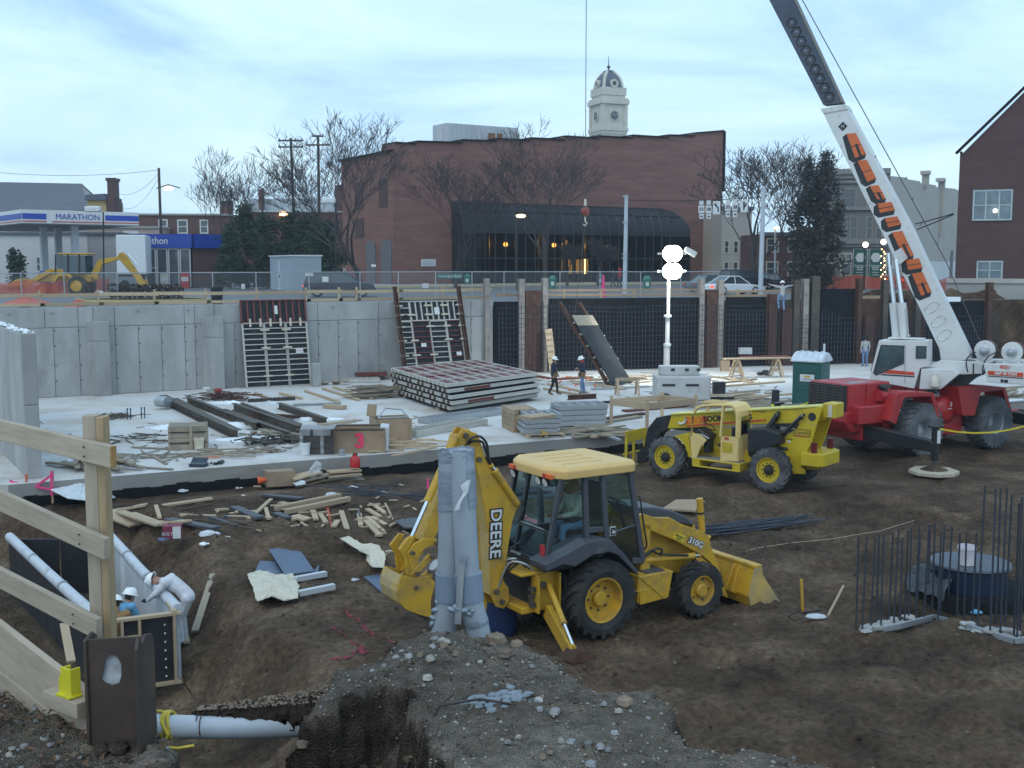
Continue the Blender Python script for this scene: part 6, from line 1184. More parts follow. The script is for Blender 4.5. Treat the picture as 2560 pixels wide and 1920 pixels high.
for zc_,yy in ((gd(1676,634,p.y).z,0),(gd(1676,678,p.y).z,0)):
 for dx_ in (-.06,.20):
  b=MB();o=Vector((.12+dx_,-.25,zc_));b.lathe([(.02,.34),(.2,.3),(.36,.1),(.40,0),(.37,.0),(.32,.1),(.1,.24)],o,(0,1,.12),18);fl=b.build('floodlight',LW,T,smooth=40)
  b=MB();b.lathe([(0,.0),(.36,.04)],o,(0,1,.12),18);b.sphere(o+Vector((0,-.02,0)),.385,14,8,(1,.6,1.1));b.build('lens',LE,fl)  # oversized glowing balls merge into one blob, standing in for the lamps' glare
b=MB()
for y in (634,678):z=gd(1676,y,p.y).z;b.box((.2,.05,z),(1.5,.1,.1))
pieces(b,'crossbar',LW,T)
b=MB();q=gd(1725,630,p.y)-p;b.box((q.x,-.1,q.z),(.7,.35,.3),Matrix.Rotation(.5,3,'Y'));b.build('floodlight',LW,T,bev=.05)
lt=bpy.data.lights.new('floodlight','SPOT');lt.energy=3200;lt.spot_size=R(150);lt.spot_blend=.6;lt.color=(.93,1,.95);lt.shadow_soft_size=.5;lo=bpy.data.objects.new('floodlight',lt);COL.objects.link(lo);lo.parent=T;lo.location=(.2,-.75,zt-.2);lo.rotation_euler=(R(38),0,0)
q=gz(1716,1022)-p
b=MB();b.box((q.x-.1,q.y+.9,.85),(2.3,1.5,1.0));b.prism([(q.x-1.25,.35),(q.x-1.25,.9),(q.x-1.05,1.35),(q.x+1.0,1.35),(q.x+1.0,.35)],q.y+.1,q.y+.18);b.build('trailer_body',LW,T,bev=.05)
b=MB();b.box((q.x-.2,q.y+1.0,1.55),(1.7,.6,.4));b.build('cabinet',LW,T,bev=.03)
for x in (-.75,.25):b=MB();b.box((q.x+x,q.y+.08,1.0),(.55,.03,.09));b.build('vent',M['blk'],T)
for x in (-.5,.1,.6):b=MB();b.box((q.x+x,q.y+.68,1.6),(.16,.03,.1));b.build('vent',M['blk'],T)
wheel((q.x-.9,q.y+.05,.33),.33,.22,T,-1);b=MB();b.box((q.x+1.6,q.y+.9,.35),(1.2,.1,.1));b.box((q.x+1.45,q.y+.5,.85),(.5,.4,.5));b.build('drawbar',M['blk'],T)
tag(bags(1712,1016,3,.15,'orange plastic heap lying before the light tower trailer','orange_mesh','orange'),None)
# ---- portable toilet ----
p=gz(2040,1022,0);T=thing('portable_toilet','dark green portable toilet with a white domed roof','toilet',p+Vector((.0,.9,0)),R(-34));k=p.y/FPX
hw=.62;zt=gd(2040,905,p.y+.6).z
b=MB();b.box((0,0,zt/2),(hw*2,hw*2,zt));b.build('cabin',M['green'],T,bev=.05)
for ax in (0,1):
 for s_ in ((0,.3),(.34,.62),(.72,.97)):
  b=MB();z0,z1=zt*s_[0]+.06,zt*s_[1];c=(0,-hw-.012,(z0+z1)/2) if ax == 0 else (-hw-.012,0,(z0+z1)/2);b.box(c,(hw*1.5,.03,z1-z0-.05) if ax == 0 else (.03,hw*1.5,z1-z0-.05));b.build('wall_panel',M['green'],T,bev=.015)
b=MB();b.prism([(-hw-.08,0),(-hw-.08,.09),(-hw*.9,.2),(-hw*.5,.36),(0,.42),(hw*.5,.36),(hw*.9,.2),(hw+.08,.09),(hw+.08,0)],-hw-.08,hw+.08);o=b.build('roof',mat('roof_white',(.60,.64,.68),.5),T,bev=.05,smooth=40);o.location=(0,0,zt);o.rotation_euler.z=R(90)
b=MB()
for y in (-.45,-.15,.15,.45):b.tube([(-hw*.9,y,zt+.2),(-hw*.5,y,zt+.38),(0,y,zt+.44),(hw*.5,y,zt+.38),(hw*.9,y,zt+.2)],.03,5)
o=b.build('roof_rib',MATS['roof_white'],T);o.rotation_euler.z=R(90)
for c,d in (((.05,-hw-.04,zt*.66),(.62,.02,.3)),((-hw-.04,0,zt*.66),(.02,.6,.3))):
 b=MB();b.box(c,d);s_=b.build('label_plate',M['white'],T);b=MB();f_=Vector((c[0],c[1],c[2]));b.box(f_+Vector((0 if d[0] > .1 else -.015,-.015 if d[0] > .1 else 0,.06)),(d[0]*.4 if d[0] > .1 else .01,.01 if d[0] > .1 else d[1]*.4,.08));b.build('emblem',M['yel2'],s_)
 b=MB();b.box(f_+Vector((0 if d[0] > .1 else -.015,-.015 if d[0] > .1 else 0,-.06)),(d[0]*.7 if d[0] > .1 else .01,.01 if d[0] > .1 else d[1]*.7,.05));b.build('lettering',M['greyc'],s_)
b=MB();b.cyl((.4,.4,zt+.2),(.4,.4,zt+.75),.05,n=8);b.build('vent_pipe',M['white'],T)
# ---- front: scattered lumber, sheets and litter on the dirt ----
g='short pale offcuts scattered on the dirt before the mound'
cut=[(575,1290,640,1283,.14),(450,1293,680,1300,.10),(590,1288,605,1275,.1),(622,1304,678,1253,.1),(664,1275,672,1302,.1),(613,1285,645,1310,.12),(782,1282,790,1304,.14),(800,1290,815,1312,.12),(834,1322,845,1307,.14),(853,1283,868,1330,.13),(898,1290,902,1320,.12),(910,1303,950,1345,.13),(918,1298,958,1335,.12),(930,1298,965,1318,.12),(918,1278,950,1297,.13),(938,1270,962,1288,.1),(963,1264,985,1310,.05),(920,1268,950,1266,.06),(700,1262,740,1270,.2),(735,1295,770,1305,.3),(720,1298,740,1304,.2),(975,1320,1010,1305,.07),(940,1345,965,1338,.06),(540,1280,570,1278,.12)]
CUTL=['pale board at the left end of the offcuts, level','thin board left of the crossed timbers','small stick below the crossed timbers','slanting pale timber crossing the dark boards','short upright wedge beside the crossed timbers','short slanting offcut under the crossed timbers','upright offcut below the front long timber, left','upright offcut below the front long timber, right','small square offcut above the mound crest','long upright offcut alone in the middle','short thick offcut at the head of the right fan','left long offcut of the right fan','middle long offcut of the right fan','right long offcut of the right fan','pale offcut lying above the right fan','small offcut topmost on the right','very thin stick at the far right','thin level stick above the right fan','pale board behind the two long timbers, left','broad pale board partly under the front long timber','small broad scrap under the front long timber','slanting stick beside the dark board at the dipper','short stick nearest the digging bucket','small level offcut left of the dark rods']
for i,q in enumerate(cut):plank(*q[:4],q[4],.05,m='wood',label=CUTL[i]+', on the dirt',group=g,dirt=True,name='offcut')
for q,lb in (((690,1282,850,1249,.16),'rear of two long pale timbers lying side by side on the dirt'),((715,1290,873,1257,.16),'front of two long pale timbers lying side by side on the dirt'),((258,1288,366,1268,.3),'wide pale plank left, running towards the guard post'),((366,1276,530,1252,.22),'long pale plank running right from the guard post'),((380,1296,530,1268,.06),'thin rusty strip beside the long pale plank')):plank(*q[:4],q[4],.12 if q[4] < .2 and q[4] > .1 else .05,m='wood' if q[4] > .1 else 'rust',label=lb,dirt=True)
for i,q in enumerate(((262,1285,345,1318,.5),(300,1285,400,1322,.25),(330,1290,410,1325,.2),(390,1270,400,1310,.1),(370,1312,470,1322,.25))):plank(*q[:4],q[4],.05,m='wood',label=('broad board of the fan of planks by the guard post','second plank of the fan by the guard post','third plank of the fan by the guard post','short stick across the fan of planks','plank under the red printed carton')[i],dirt=True,group='fan of planks by the guard post',lift=.03*i)
for i,q in enumerate(((585,1274,650,1302,.25),(420,1305,540,1328,.25),(660,1244,755,1253,.2),(525,1300,590,1322,.12),(560,1298,610,1315,.12),(690,1290,720,1302,.2),(895,1282,900,1300,.05))):plank(*q[:4],q[4],.06,m='char',label=('dark board under the crossed timbers','dark board right of the red carton','dark strip behind the two long timbers','first thin dark rod bundle near the mound','second thin dark rod bundle near the mound','dark scrap under the two long timbers','dark sliver by the orange ribbon')[i],dirt=True,name='board',group='dark boards among the lumber')
heap('rod_bundle','rods',560,1312,16,2.0,0,'steel','thin dark rods fanned out behind the mound',.3,dirt=True,h=.08,par=.88,yaw=-.5,rad=.012);heap('lumber_scraps','scraps',800,1300,60,.35,.05,'wood','small timber chips strewn among the offcuts',2.2,dirt=True,h=.05,par=.1,rad=.015)
plank(818,1270,828,1316,.06,.02,m='orange',label='orange ribbon lying among the offcuts',dirt=True,name='ribbon')
def sheet(pts,th,m,label,name,dirt=True,zoff=.03,cat=None,wav=0,group=None):
 P_=[(front(x,y,-.8) if dirt == 2 else gt(x,y)) if dirt else gz(x,y) for x,y in pts];c=sum(P_,Vector())/len(P_);r_=random.Random(int(pts[0][0]));b=MB();top_=[p-c+Z*(zoff+th+wav*r_.random()) for p in P_];bot=[p-Z*th for p in top_]
 n=len(top_);k=b.add(bot+top_)
 if wav:
  mid=b.add([Z*(zoff+th+wav*.9)]);
  for i in range(n):b.face([k+n+i,k+n+(i+1) % n,mid])
 else:b.face([k+n+i for i in range(n)])
 b.face([k+i for i in range(n)][::-1])
 for i in range(n):j=(i+1) % n;b.face([k+i,k+j,k+n+j,k+n+i])
 o=b.build(name,M[m]);o.location=c;
 if wav:s_=o.modifiers.new('s','SUBSURF');s_.subdivision_type='SIMPLE';s_.levels=3;s_.render_levels=3;tx=bpy.data.textures.new('w','CLOUDS');tx.noise_scale=.22;d_=o.modifiers.new('d','DISPLACE');d_.texture=tx;d_.strength=.11;d_.mid_level=.4
 return tag(o,label,cat or name.replace('_',' '),group)
sheet([(634,1444),(650,1408),(686,1410),(710,1446)],.03,'bboard','left slate blue board, half under the larger one','insulation_board',cat='board',group='slate blue boards on the dirt');sheet([(673,1390),(742,1378),(786,1444),(713,1454)],.03,'bboard','larger slate blue board lying across the left one','insulation_board',zoff=.12,cat='board',group='slate blue boards on the dirt');sheet([(910,1448),(990,1436),(1000,1490),(960,1492)],.03,'bboard','slate blue board beside the digging bucket','insulation_board',cat='board',group='slate blue boards on the dirt')
sheet([(775,1444),(798,1418),(795,1444)],.03,'bboard','small corner of slate blue board right of the larger one','insulation_board',cat='board',group='slate blue boards on the dirt');sheet([(986,1316),(1046,1308),(1046,1336),(1010,1334)],.04,'char','dark board lying beside the excavator dipper','dark_board',zoff=.12,cat='board')
sheet([(618,1456),(648,1450),(690,1456),(732,1448),(748,1482),(746,1510),(710,1518),(682,1516),(660,1528),(645,1520),(632,1490)],.02,'tarp','cream paper sack spread on the dirt beside the white lath','paper_sack',zoff=.10,cat='sack',wav=.12);sheet([(850,1372),(872,1360),(905,1380),(938,1382),(950,1384),(966,1410),(962,1434),(930,1432),(915,1420),(930,1408),(900,1402)],.02,'tarp','crumpled cream paper sack lying below the offcuts','paper_sack',zoff=.10,cat='sack',wav=.16)
plank(738,1460,815,1446,.12,.1,m='pvc',label='upper white lath sticking out beyond the cream sack',dirt=True,group='white laths by the cream sack');plank(748,1496,836,1478,.12,.1,m='pvc',label='lower white lath sticking out beyond the cream sack',dirt=True,group='white laths by the cream sack')
T=plank(488,1588,534,1445,.14,.06,m='woodg',label='tall grey plank leaning against the side of the excavation',dirt=True);plank(440,1575,470,1608,.16,.05,m='wood',label='short plank lying at the foot of the excavation side',dirt=True)
T=thing('printed_carton','small red and white printed carton at the edge of the excavation','carton',gt(432,1345),R(10));b=MB();b.box((0,0,.16),(.42,.28,.3));b.build('box',mat('carton_maroon',(.20,.03,.06),.7),T);b=MB();b.box((.11,-.145,.16),(.18,.01,.28));b.build('panel',M['white'],T);text('lettering','BOLT',.1,M['white'],T,TM((-.1,-.148,.13),(1,0,0),(0,0,1)))
for i,(x,y,s_,m_) in enumerate(((520,1340,.2,'plast'),(508,1363,.1,'snow'),(564,1346,.09,'tarp'),(405,1352,.12,'bboard'),(455,1230,.14,'plast'),(592,1222,.15,'plast'),(880,1222,.14,'plast'),(892,1418,.1,'pvc'),(1000,1396,.1,'pvc'),(1012,1412,.1,'pvc'),(885,1452,.08,'pvc'),(607,1240,.06,'tarp'),(827,1240,.16,'plast'),(955,1390,.09,'wood'),(972,1382,.1,'wood'),(740,1394,.09,'tarp'))):
 p=gt(x,y);b=MB();b.rock((0,0,0),s_,rg,.45);b.rock((s_*.8,.02,0),s_*.6,rg,.4);o=b.build('litter',M[m_]);o.location=p+Z*(s_*.3);tag(o,('white crumpled plastic left of the mound','white paper cup left of the mound','tan scrap on the left shoulder of the mound','blue rag below the red carton','white rag by the tarred footing, far left','white bottle by the tarred footing','white scrap near the board heap','white scrap below the crumpled sack','upper white scrap left of the digging bucket','lower white scrap left of the digging bucket','pale scrap left of the slate blue board','pale scrap below the white bottle','pale paper by the two long timbers','brown chip near the crumpled sack','tan chip near the crumpled sack','pale chip above the slate blue boards')[i],'litter','litter on the dirt')
# heap of boards by the slab edge, bag, jug
T=gt(700,1214);
for i,q in enumerate(((662,1215,735,1208,.7,.55,'woodp'),)):tag(sbar('wooden_box',M['woodp'],None,front(664,1196),front(732,1192),.5,.46),'low brown plywood box by the tarred footing','box')
for i,q in enumerate(((735,1216,810,1196,.5,'woodp',.0),(728,1196,800,1178,.55,'wood',.35),(740,1205,820,1186,.3,'woodg',.22),(815,1206,905,1196,.5,'woodg',.1),(815,1192,900,1184,.4,'wood',.25),(835,1214,915,1206,.25,'woodg',.05),(820,1180,900,1174,.35,'wood',.42),(745,1218,800,1200,.06,'maroon',.3))):
 a,c=front(q[0],q[1],-.5-.12*(i % 3)),front(q[2],q[3],-.5-.12*(i % 3));tag(sbar('board',M[q[5]],None,a,c,q[4],.06),('lowest wide board of the left heap','top tilted pale board of the left heap','grey board in the left heap','grey lower board of the right heap','pale middle board of the right heap','front grey board of the right heap','top pale board of the right heap','thin red strip on the left heap')[i]+' by the tarred footing','board','board heap by the tarred footing')
sheet([(770,1195),(790,1168),(805,1172),(800,1196),(785,1205)],.02,'plast','white plastic draped over the left board heap','plastic_sheet',dirt=2,zoff=.05,wav=.15);sheet([(730,1214),(760,1208),(765,1222),(740,1224)],.02,'plast','clear plastic under the left board heap','plastic_sheet',zoff=.06,wav=.08)
T=thing('fuel_can','red fuel can standing behind the right board heap','fuel can',front(888,1168,-.6));b=MB();b.lathe([(0,0),(.15,0),(.16,.05),(.16,.26),(.12,.33),(.05,.36),(.05,.42),(0,.42)],(0,0,0),(0,0,1),16);b.build('body',mat('can_red',(.5,.02,.02),.45),T,smooth=40);b=MB();b.tube([(-.08,0,.34),(-.05,0,.44),(.05,0,.44),(.08,0,.34)],.015,5);b.build('handle',M['blk'],T)
T=thing('fallen_cone','small orange funnel lying beside the plywood box','cone',front(655,1206,-.5));b=MB();b.lathe([(.13,0),(.03,.3),(0,.3)],(-.12,0,.05),(1,.2,.1),12);b.build('cone',MATS['orange_cap'],T)
sheet([(128,1275),(150,1240),(190,1230),(260,1232),(290,1256),(240,1272),(170,1285)],.02,'plast','bundled white plastic sheet behind the guard post','plastic_sheet',zoff=.12,wav=.45);sheet([(255,1232),(285,1218),(300,1250),(270,1255)],.02,'char','dark grey flap of membrane at the slab corner','membrane',zoff=.15,wav=.2)
# pink taped stakes
T=thing('survey_stakes','pink taped survey stakes crossed by the left end wall','stakes',gz(100,1245,-.45));o=T.location
for x,y0,y1,m_ in ((132,1175,1258,'wood'),(66,1185,1255,'orange'),(27,1200,1235,'pink')):a,c=gd(x,y1,o.y),gd(x,y0,o.y);sbar('stake',M[m_],T,a-o,c-o,.06,.04,Vector((0,1,0)))
for q in ((27,1205,133,1225),(48,1245,133,1185),(128,1178,130,1240)):sbar('tape',M['pink'],T,gd(q[0],q[1],o.y-.05)-o,gd(q[2],q[3],o.y-.05)-o,.02,.07)
# pink marks sprayed on the dirt
for i,pts in enumerate((((862,1532),(900,1558),(935,1590)),((910,1578),(960,1598)),((820,1565),(862,1588),(866,1600)),((875,1605),(912,1622)),((880,1632),(920,1632),(870,1645),(800,1655)),((960,1600),(1010,1618)))):
 b=MB();P_=[]
 for (x0,y0),(x1,y1) in zip(pts,pts[1:]):P_+=[(x0+(x1-x0)*t/14,y0+(y1-y0)*t/14) for t in range(14)]
 P_.append(pts[-1]);W_=[gt(x,y) for x,y in P_];r_=random.Random(i)
 for a,c in zip(W_,W_[1:]):
  d=(c-a).normalized();n_=Vector((-d.y,d.x,0))*.032*r_.uniform(.3,1.2)
  n_*=1 if r_.random() < .72 else .12;q4=[a-n_,a+n_,c+n_,c-n_];b.poly([(v_.x,v_.y,dz(v_.x,v_.y)+.016) for v_ in q4])
 tag(b.build('spray_mark',mat('magenta_spray',(.25,.03,.06),.95,var=.6,scale=14,dirt=(.07,.045,.035),damt=.75,dscale=12)),('longest magenta spray line on the dirt left of the digging bucket','short magenta dash ending the longest line','left magenta line, bent','magenta dash beyond the bent line','angled magenta mark nearest the gravel bank','magenta dash beside the gravel bank')[i],'paint mark','magenta spray marks on the dirt')
# rebar rods lying on the dirt
heap('rod_bundle','rods',1880,1320,26,4.2,0,'rebar','long bundle of blue grey bars lying beyond the loader bucket',.22,dirt=True,h=.06,par=.97,yaw=.42,rad=.016);heap('rod_bundle','rods',950,1235,18,4.5,0,'rebar','thin dark bars lying left of the excavator dipper',.4,dirt=True,h=.03,par=.95,yaw=-.55,rad=.012);heap('rod_bundle','rods',1300,1235,22,4.0,0,'rebar','bars and pipes lying behind the backhoe cab',.5,dirt=True,h=.12,par=.95,yaw=.3,rad=.03)
sheet([(1655,1285),(1690,1262),(1745,1262),(1740,1290)],.05,'woodp','plywood scraps and a carton behind the bonnet of the backhoe','plywood_sheet',zoff=.1);plank(1700,1270,1750,1258,.3,.05,m='wood',label='pale board beside the plywood scraps behind the backhoe',dirt=True)
# small things on the right
T=thing('survey_stake','yellow stake standing in the dirt right of the loader bucket','stake',gt(2007,1520));a=gd(2003,1448,T.location.y);sbar('stake',M['yel'],T,(0,0,-.1),a-T.location,.05,.05,Vector((0,1,0)))
T=gt(2040,1548);b=MB();b.sphere((0,0,.0),.2,14,6,(1,.6,.25));o=b.build('plastic_scrap',M['pvc'],smooth=60);o.location=T+Z*.05;tag(o,'white crumpled lid lying left of the rebar cage','litter')
plank(2070,1546,2108,1502,.04,.03,m='wood',label='thin pale stake leaning by the white lid',dirt=True,lift=.25);plank(2005,1538,2055,1530,.03,.03,m='blk',label='black hose end lying by the yellow stake',dirt=True,name='hose')
def wireg(pts,r,m,label,name,dirt=True):P_=[gt(x,y)+Z*.03 for x,y in pts];b=MB();b.tube(P_,r,5);return tag(b.build(name,m),label,name.replace('_',' '))
wireg([(1820,1392),(1900,1372),(1980,1360),(2080,1350),(2200,1330),(2330,1290)],.005,M['tarp'],'pale thin string stretched over the dirt on the right','string');wireg([(2005,1530),(1985,1535),(1970,1545),(1985,1555),(2010,1548)],.012,M['blk'],'black cable coiled by the yellow stake','cable')
wireg([(452,1700),(480,1740),(510,1775),(560,1830)],.012,M['rust'],'thin rusty wire hanging down the excavation edge','wire')
# ---- rebar cage and manhole on the right ----
p=gt(2150,1575);T=thing('rebar_dowels','L shaped row of tall upright reinforcing bars standing in a footing','reinforcement',p)
seq=[(2140,1575,1340),(2155,1580,1337),(2176,1572,1342),(2190,1560,1335),(2202,1575,1337),(2222,1548,1330),(2234,1562,1324),(2262,1552,1325),(2272,1545,1318),(2288,1535,1313),(2310,1540,1312),(2318,1530,1322),(2331,1528,1308),(2350,1540,1312),(2368,1535,1317),(2392,1545,1332),(2410,1550,1329),(2430,1556,1332),(2444,1570,1214),(2475,1588,1222),(2490,1562,1220),(2500,1590,1219),(2512,1575,1236),(2535,1590,1258),(2543,1598,1242),(2550,1580,1222),(2562,1600,1250),(2345,1548,1330),(2250,1560,1345),(2290,1552,1335)]
for i,(x,yb,yt) in enumerate(seq):
 a=gt(x,yb);d=[-6,2,4,-3][i % 4];c=gd(x+(yb-yt)*.045+d*.6,yt,a.y);o_=sbar('rebar',M['rebar'],T,a-p-Z*.15,c-p,.026,.026,Vector((0,1,0)))
def strip(pts,w_,h_,m,T,name,z0=.0):
 P_=[gt(x,y)-p for x,y in pts]
 for a,c in zip(P_,P_[1:]):sbar(name,m,T,a+Z*(z0+h_/2),c+Z*(z0+h_/2),w_,h_)
strip([(2150,1592),(2250,1574),(2335,1552),(2430,1580),(2535,1612),(2600,1605)],.06,.10,M['galv'],T,'form_edge',.02)
b=MB();r_=random.Random(3)
for k in range(90):
 t=r_.random();x=2155+130*t;y=1575-30*t+r_.uniform(-8,8) if k < 60 else 0
 if k >= 60:x=2400+140*t;y=1565+25*t+r_.uniform(-10,10)
 q=gt(x,y)-p;b.rock(q+Z*.02,r_.uniform(.04,.12),r_,.35)
kind(b.build('concrete_spill',M['conc'],T),'stuff')
c0=gt(2470,1530);T=thing('manhole_chamber','round dark blue steel manhole chamber half buried with black sheeting','manhole',c0+Vector((0,.9,0)))
k=(c0.y+.9)/FPX;r1=128*k*.62;zlid=gz(2470,1402,0);zl=gd(2470,1405,c0.y+.9).z-c0.z
DB=mat('dark_blue_steel',(.010,.024,.058),.4,var=.3,scale=3);b=MB();b.lathe([(.68,.2),(.68,zl),(.71,zl)],(0,0,0),(0,0,1),40);b.build('ring',DB,T,smooth=40);b=MB();b.lathe([(0,zl+.02),(.74,zl+.02),(.76,zl-.02),(.68,zl-.03)],(0,0,0),(0,0,1),40);b.build('lid',mat('lid_steel',(.07,.085,.11),.5,var=.2,dirt=(.25,.17,.10),damt=.35),T,smooth=40)
b=MB();b.lathe([(1.16,-.3),(1.12,.2),(1.06,.27),(.68,.22)],(0,0,0),(0,0,1),36);b.build('lower_ring',M['tar'],T,smooth=40)
b=MB();r_=random.Random(6);n=22;rr=[]
for j,(q,z) in enumerate(((.69,.52),(.85,.50),(1.1,.42),(1.22,.22))):rr.append([(q*math.cos(2.45+1.5*i/n)*r_.uniform(.97,1.03),q*math.sin(2.45+1.5*i/n)*r_.uniform(.97,1.03),z+r_.uniform(-.05,.06)) for i in range(n+1)])
for a,c in zip(rr,rr[1:]):
 for i in range(n):b.poly([a[i],a[i+1],c[i+1],c[i]])
b.build('black_sheeting',mat('black_plastic',(.012,.013,.016),.25,spec=.6),T,smooth=70)
bw=bucket(0,0,.38,.17,mat('pink_white_bucket',(.62,.58,.62),.5,dirt=(.35,.28,.25),damt=.45),'dirty white bucket standing on the manhole lid');bw.location=gz(2416,1412,c0.z+zl+.02)
b=MB();b.rock((0,0,0),.10,rg,.6);b.rock((.08,0,0),.07,rg,.5);o=b.build('blue_rag',mat('rag_blue',(.14,.38,.58),.8),smooth=60);o.location=gt(2438,1538)+Z*.06;tag(o,'light blue rag lying between the bars and the manhole','rag')
# caution tape on the right and its stand
# =============== MACHINES ===============
def tyre(T,o,r,w,rr,mt,rimm,ny=-1,lugs=20,lh=.04,hubm=None,deep=.3,hubr=.3,bolts=8,ang=.5,name='wheel'):
 "tyre with chevron lugs; rim and hub are pieces of the wheel"
 b=MB();o=Vector(o);h=w/2;R_=r-lh
 b.lathe([(rr,-h*.72),(rr*1.04,-h*.86),(rr+(R_-rr)*.45,-h),(R_*.93,-h*.92),(R_,-h*.66),(R_,h*.66),(R_*.93,h*.92),(rr+(R_-rr)*.45,h),(rr*1.04,h*.86),(rr,h*.72)],o,(0,1,0),36)
 for k in range(lugs*2):
  sd=1 if k % 2 else -1;a0=2*math.pi*k/(lugs*2);n=4;pv=None
  for i in range(n+1):
   t=i/n;y=sd*h*(.02+.93*t);a=a0-ang*t*.62;rad_o=r if t < .8 else r*.965;rad_i=R_-.03 if t < .8 else R_*.86;da=.055 if r > .6 else .075
   cs=[]
   for aa in (a-da,a+da):
    for rd in (rad_i,rad_o):cs.append(o+Vector((math.cos(aa)*rd,y,math.sin(aa)*rd)))
   m_=b.add(cs)
   if pv is not None:
    for q in ((0,1),(1,3),(3,2)):b.face([pv+q[0],pv+q[1],m_+q[1],m_+q[0]])
   pv=m_
  b.face([pv,pv+1,pv+3,pv+2])
 wo=fix_normals(b.build(name,mt,T,smooth=30))
 b=MB();b.lathe([(rr*1.02,h*.80),(rr*1.0,h*.86),(rr*.93,h*.82),(rr*.90,h*.5),(rr*.86,h*(.8-2*deep)),(hubr*rr*1.3,h*(.74-2*deep)),(hubr*rr,h*(.78-2*deep)),(hubr*rr,h*(1.0-2*deep)+.02),(hubr*rr*.8,h*(1.0-2*deep)+.05),(0,h*(1-2*deep)+.05)],o,(0,ny,0),28)
 ro=b.build('rim',rimm,wo,smooth=35)
 b=MB()
 for k in range(bolts):a=2*math.pi*k/bolts;c=o+Vector((math.cos(a)*hubr*rr*1.6,ny*h*(.76-2*deep),math.sin(a)*hubr*rr*1.6));b.cyl(c,c+Vector((0,ny*.03,0)),.022,n=6)
 kind(b.build('bolts',M['steel'],wo),'stuff')
 if hubm:b=MB();b.lathe([(hubr*rr*1.25,h*(.76-2*deep)),(hubr*rr*1.2,h*(.9-2*deep)),(hubr*rr*.85,h*(1.08-2*deep)+.04),(0,h*(1.08-2*deep)+.06)],o,(0,ny,0),14);b.build('hub',hubm,wo,smooth=30)
 return wo
def solid(name,poly,y0,y1,m,T,bev=.012,seg=2,smooth=0):b=MB();b.prism(poly,y0,y1);return fix_normals(b.build(name,m,T,bev=bev,seg=seg,smooth=smooth))
def pane(name,pts,y,m,T):b=MB();b.poly([(p[0],y,p[1]) for p in pts]);return b.build(name,m,T)
def ram(T,p0,p1,r,split,name='hydraulic_cylinder',m=None,rr=.55):
 p0,p1=Vector(p0),Vector(p1);q=p0.lerp(p1,split);b=MB();b.cyl(p0,q,r,n=14);b.cyl(q,q+(q-p0).normalized()*r*.5,r*1.12,n=14);b.sphere(p0,r*1.05,8,6);o=b.build(name,m or M['yel'],T,smooth=40);b=MB();b.cyl(q,p1,r*rr,n=12);b.build('piston_rod',M['chrome'],o,smooth=40);b=MB();b.sphere(p1,r*.8,8,6);b.build('rod_end',m or M['yel'],o,smooth=40);return o
def pins(T,pts,r=.045,l_=.06,name='pivot_pin'):
 for p in pts:b=MB();p=Vector(p);b.cyl(p,p-Vector((0,l_,0)),r,n=12);b.build(name,M['steel'],T,smooth=40)
def hoseb(T,pts,r=.022,name='hose',m=None):
 P_=[Vector(p) for p in pts];out_=[]
 for i in range(len(P_)-1):
  a,c=P_[i],P_[i+1];pa=P_[i-1] if i else a;pc=P_[i+2] if i+2 < len(P_) else c
  for t in (0,.25,.5,.75):t2,t3=t*t,t*t*t;out_.append(a*(2*t3-3*t2+1)+(c-pa)*.5*(t3-2*t2+t)+c*(-2*t3+3*t2)+(pc-a)*.5*(t3-t2))
 out_.append(P_[-1]);b=MB();b.tube(out_,r,6);return b.build(name,m or M['hose'],T,smooth=60)
# ---------------- backhoe loader ----------------
a,c=gt(1494,1590),gt(1741,1541);yw=math.atan2((c-a).y,(c-a).x);L_=(c-a).length;q=Vector((-math.sin(yw),math.cos(yw),0));o=a+q*.82;o.z=(a.z+c.z)/2
H=Fr(o,yw);T=BH=thing('backhoe_loader','yellow backhoe loader with dark glazed cab digging in the dirt, digging arm folded up','backhoe',o,yw)
WB=L_
RW=.705
tyre(T,(0,-.80,RW),RW,.50,.40,M['rub'],M['yel'],-1,19,.045,deep=.34,hubr=.34,bolts=8)
tyre(T,(0,.80,RW),RW,.50,.40,M['rub'],M['yel'],1,19,.045)
tyre(T,(WB,-.84,.52),.52,.34,.28,M['rub'],M['yel'],-1,17,.03,deep=.2,hubr=.45,bolts=5);tyre(T,(WB,.84,.52),.52,.34,.28,M['rub'],M['yel'],1,17,.03)
b=MB();b.box((WB*.55,0,.72),(WB*1.25,.72,.5));b.box((0,0,RW),(.5,1.2,.36));b.box((WB,0,.52),(.26,1.35,.22));b.build('chassis',M['blk'],T,bev=.03)
solid('side_panel',H.pys([(1600,1318),(1660,1325),(1737,1330),(1737,1395),(1706,1432),(1600,1432)],-.43),-.43,.43,M['yel'],T)
solid('bonnet',H.pys([(1586,1268),(1640,1268),(1680,1276),(1712,1290),(1733,1306),(1734,1314),(1680,1306),(1600,1300)],-.42),-.44,.44,M['char'],T,.06,3,40)
solid('bonnet_vent',H.pys([(1618,1301),(1655,1304),(1646,1314),(1618,1309)],-.44),-.45,-.40,M['blk'],T,0)
solid('grille',H.pys([(1731,1310),(1738,1312),(1738,1400),(1731,1400)],-.40),-.40,.40,M['yel'],T)
p0,p1=H.P(1755,1330,-.2),H.P(1749,1246,-.2);b=MB();b.cyl(p0,p1,.065,n=16);b.build('exhaust_stack',M['yel'],T,smooth=40);b=MB();b.cyl(p0.lerp(p1,.55),p0.lerp(p1,.6),.075,n=16);b.build('exhaust_clamp',M['blk'],T)
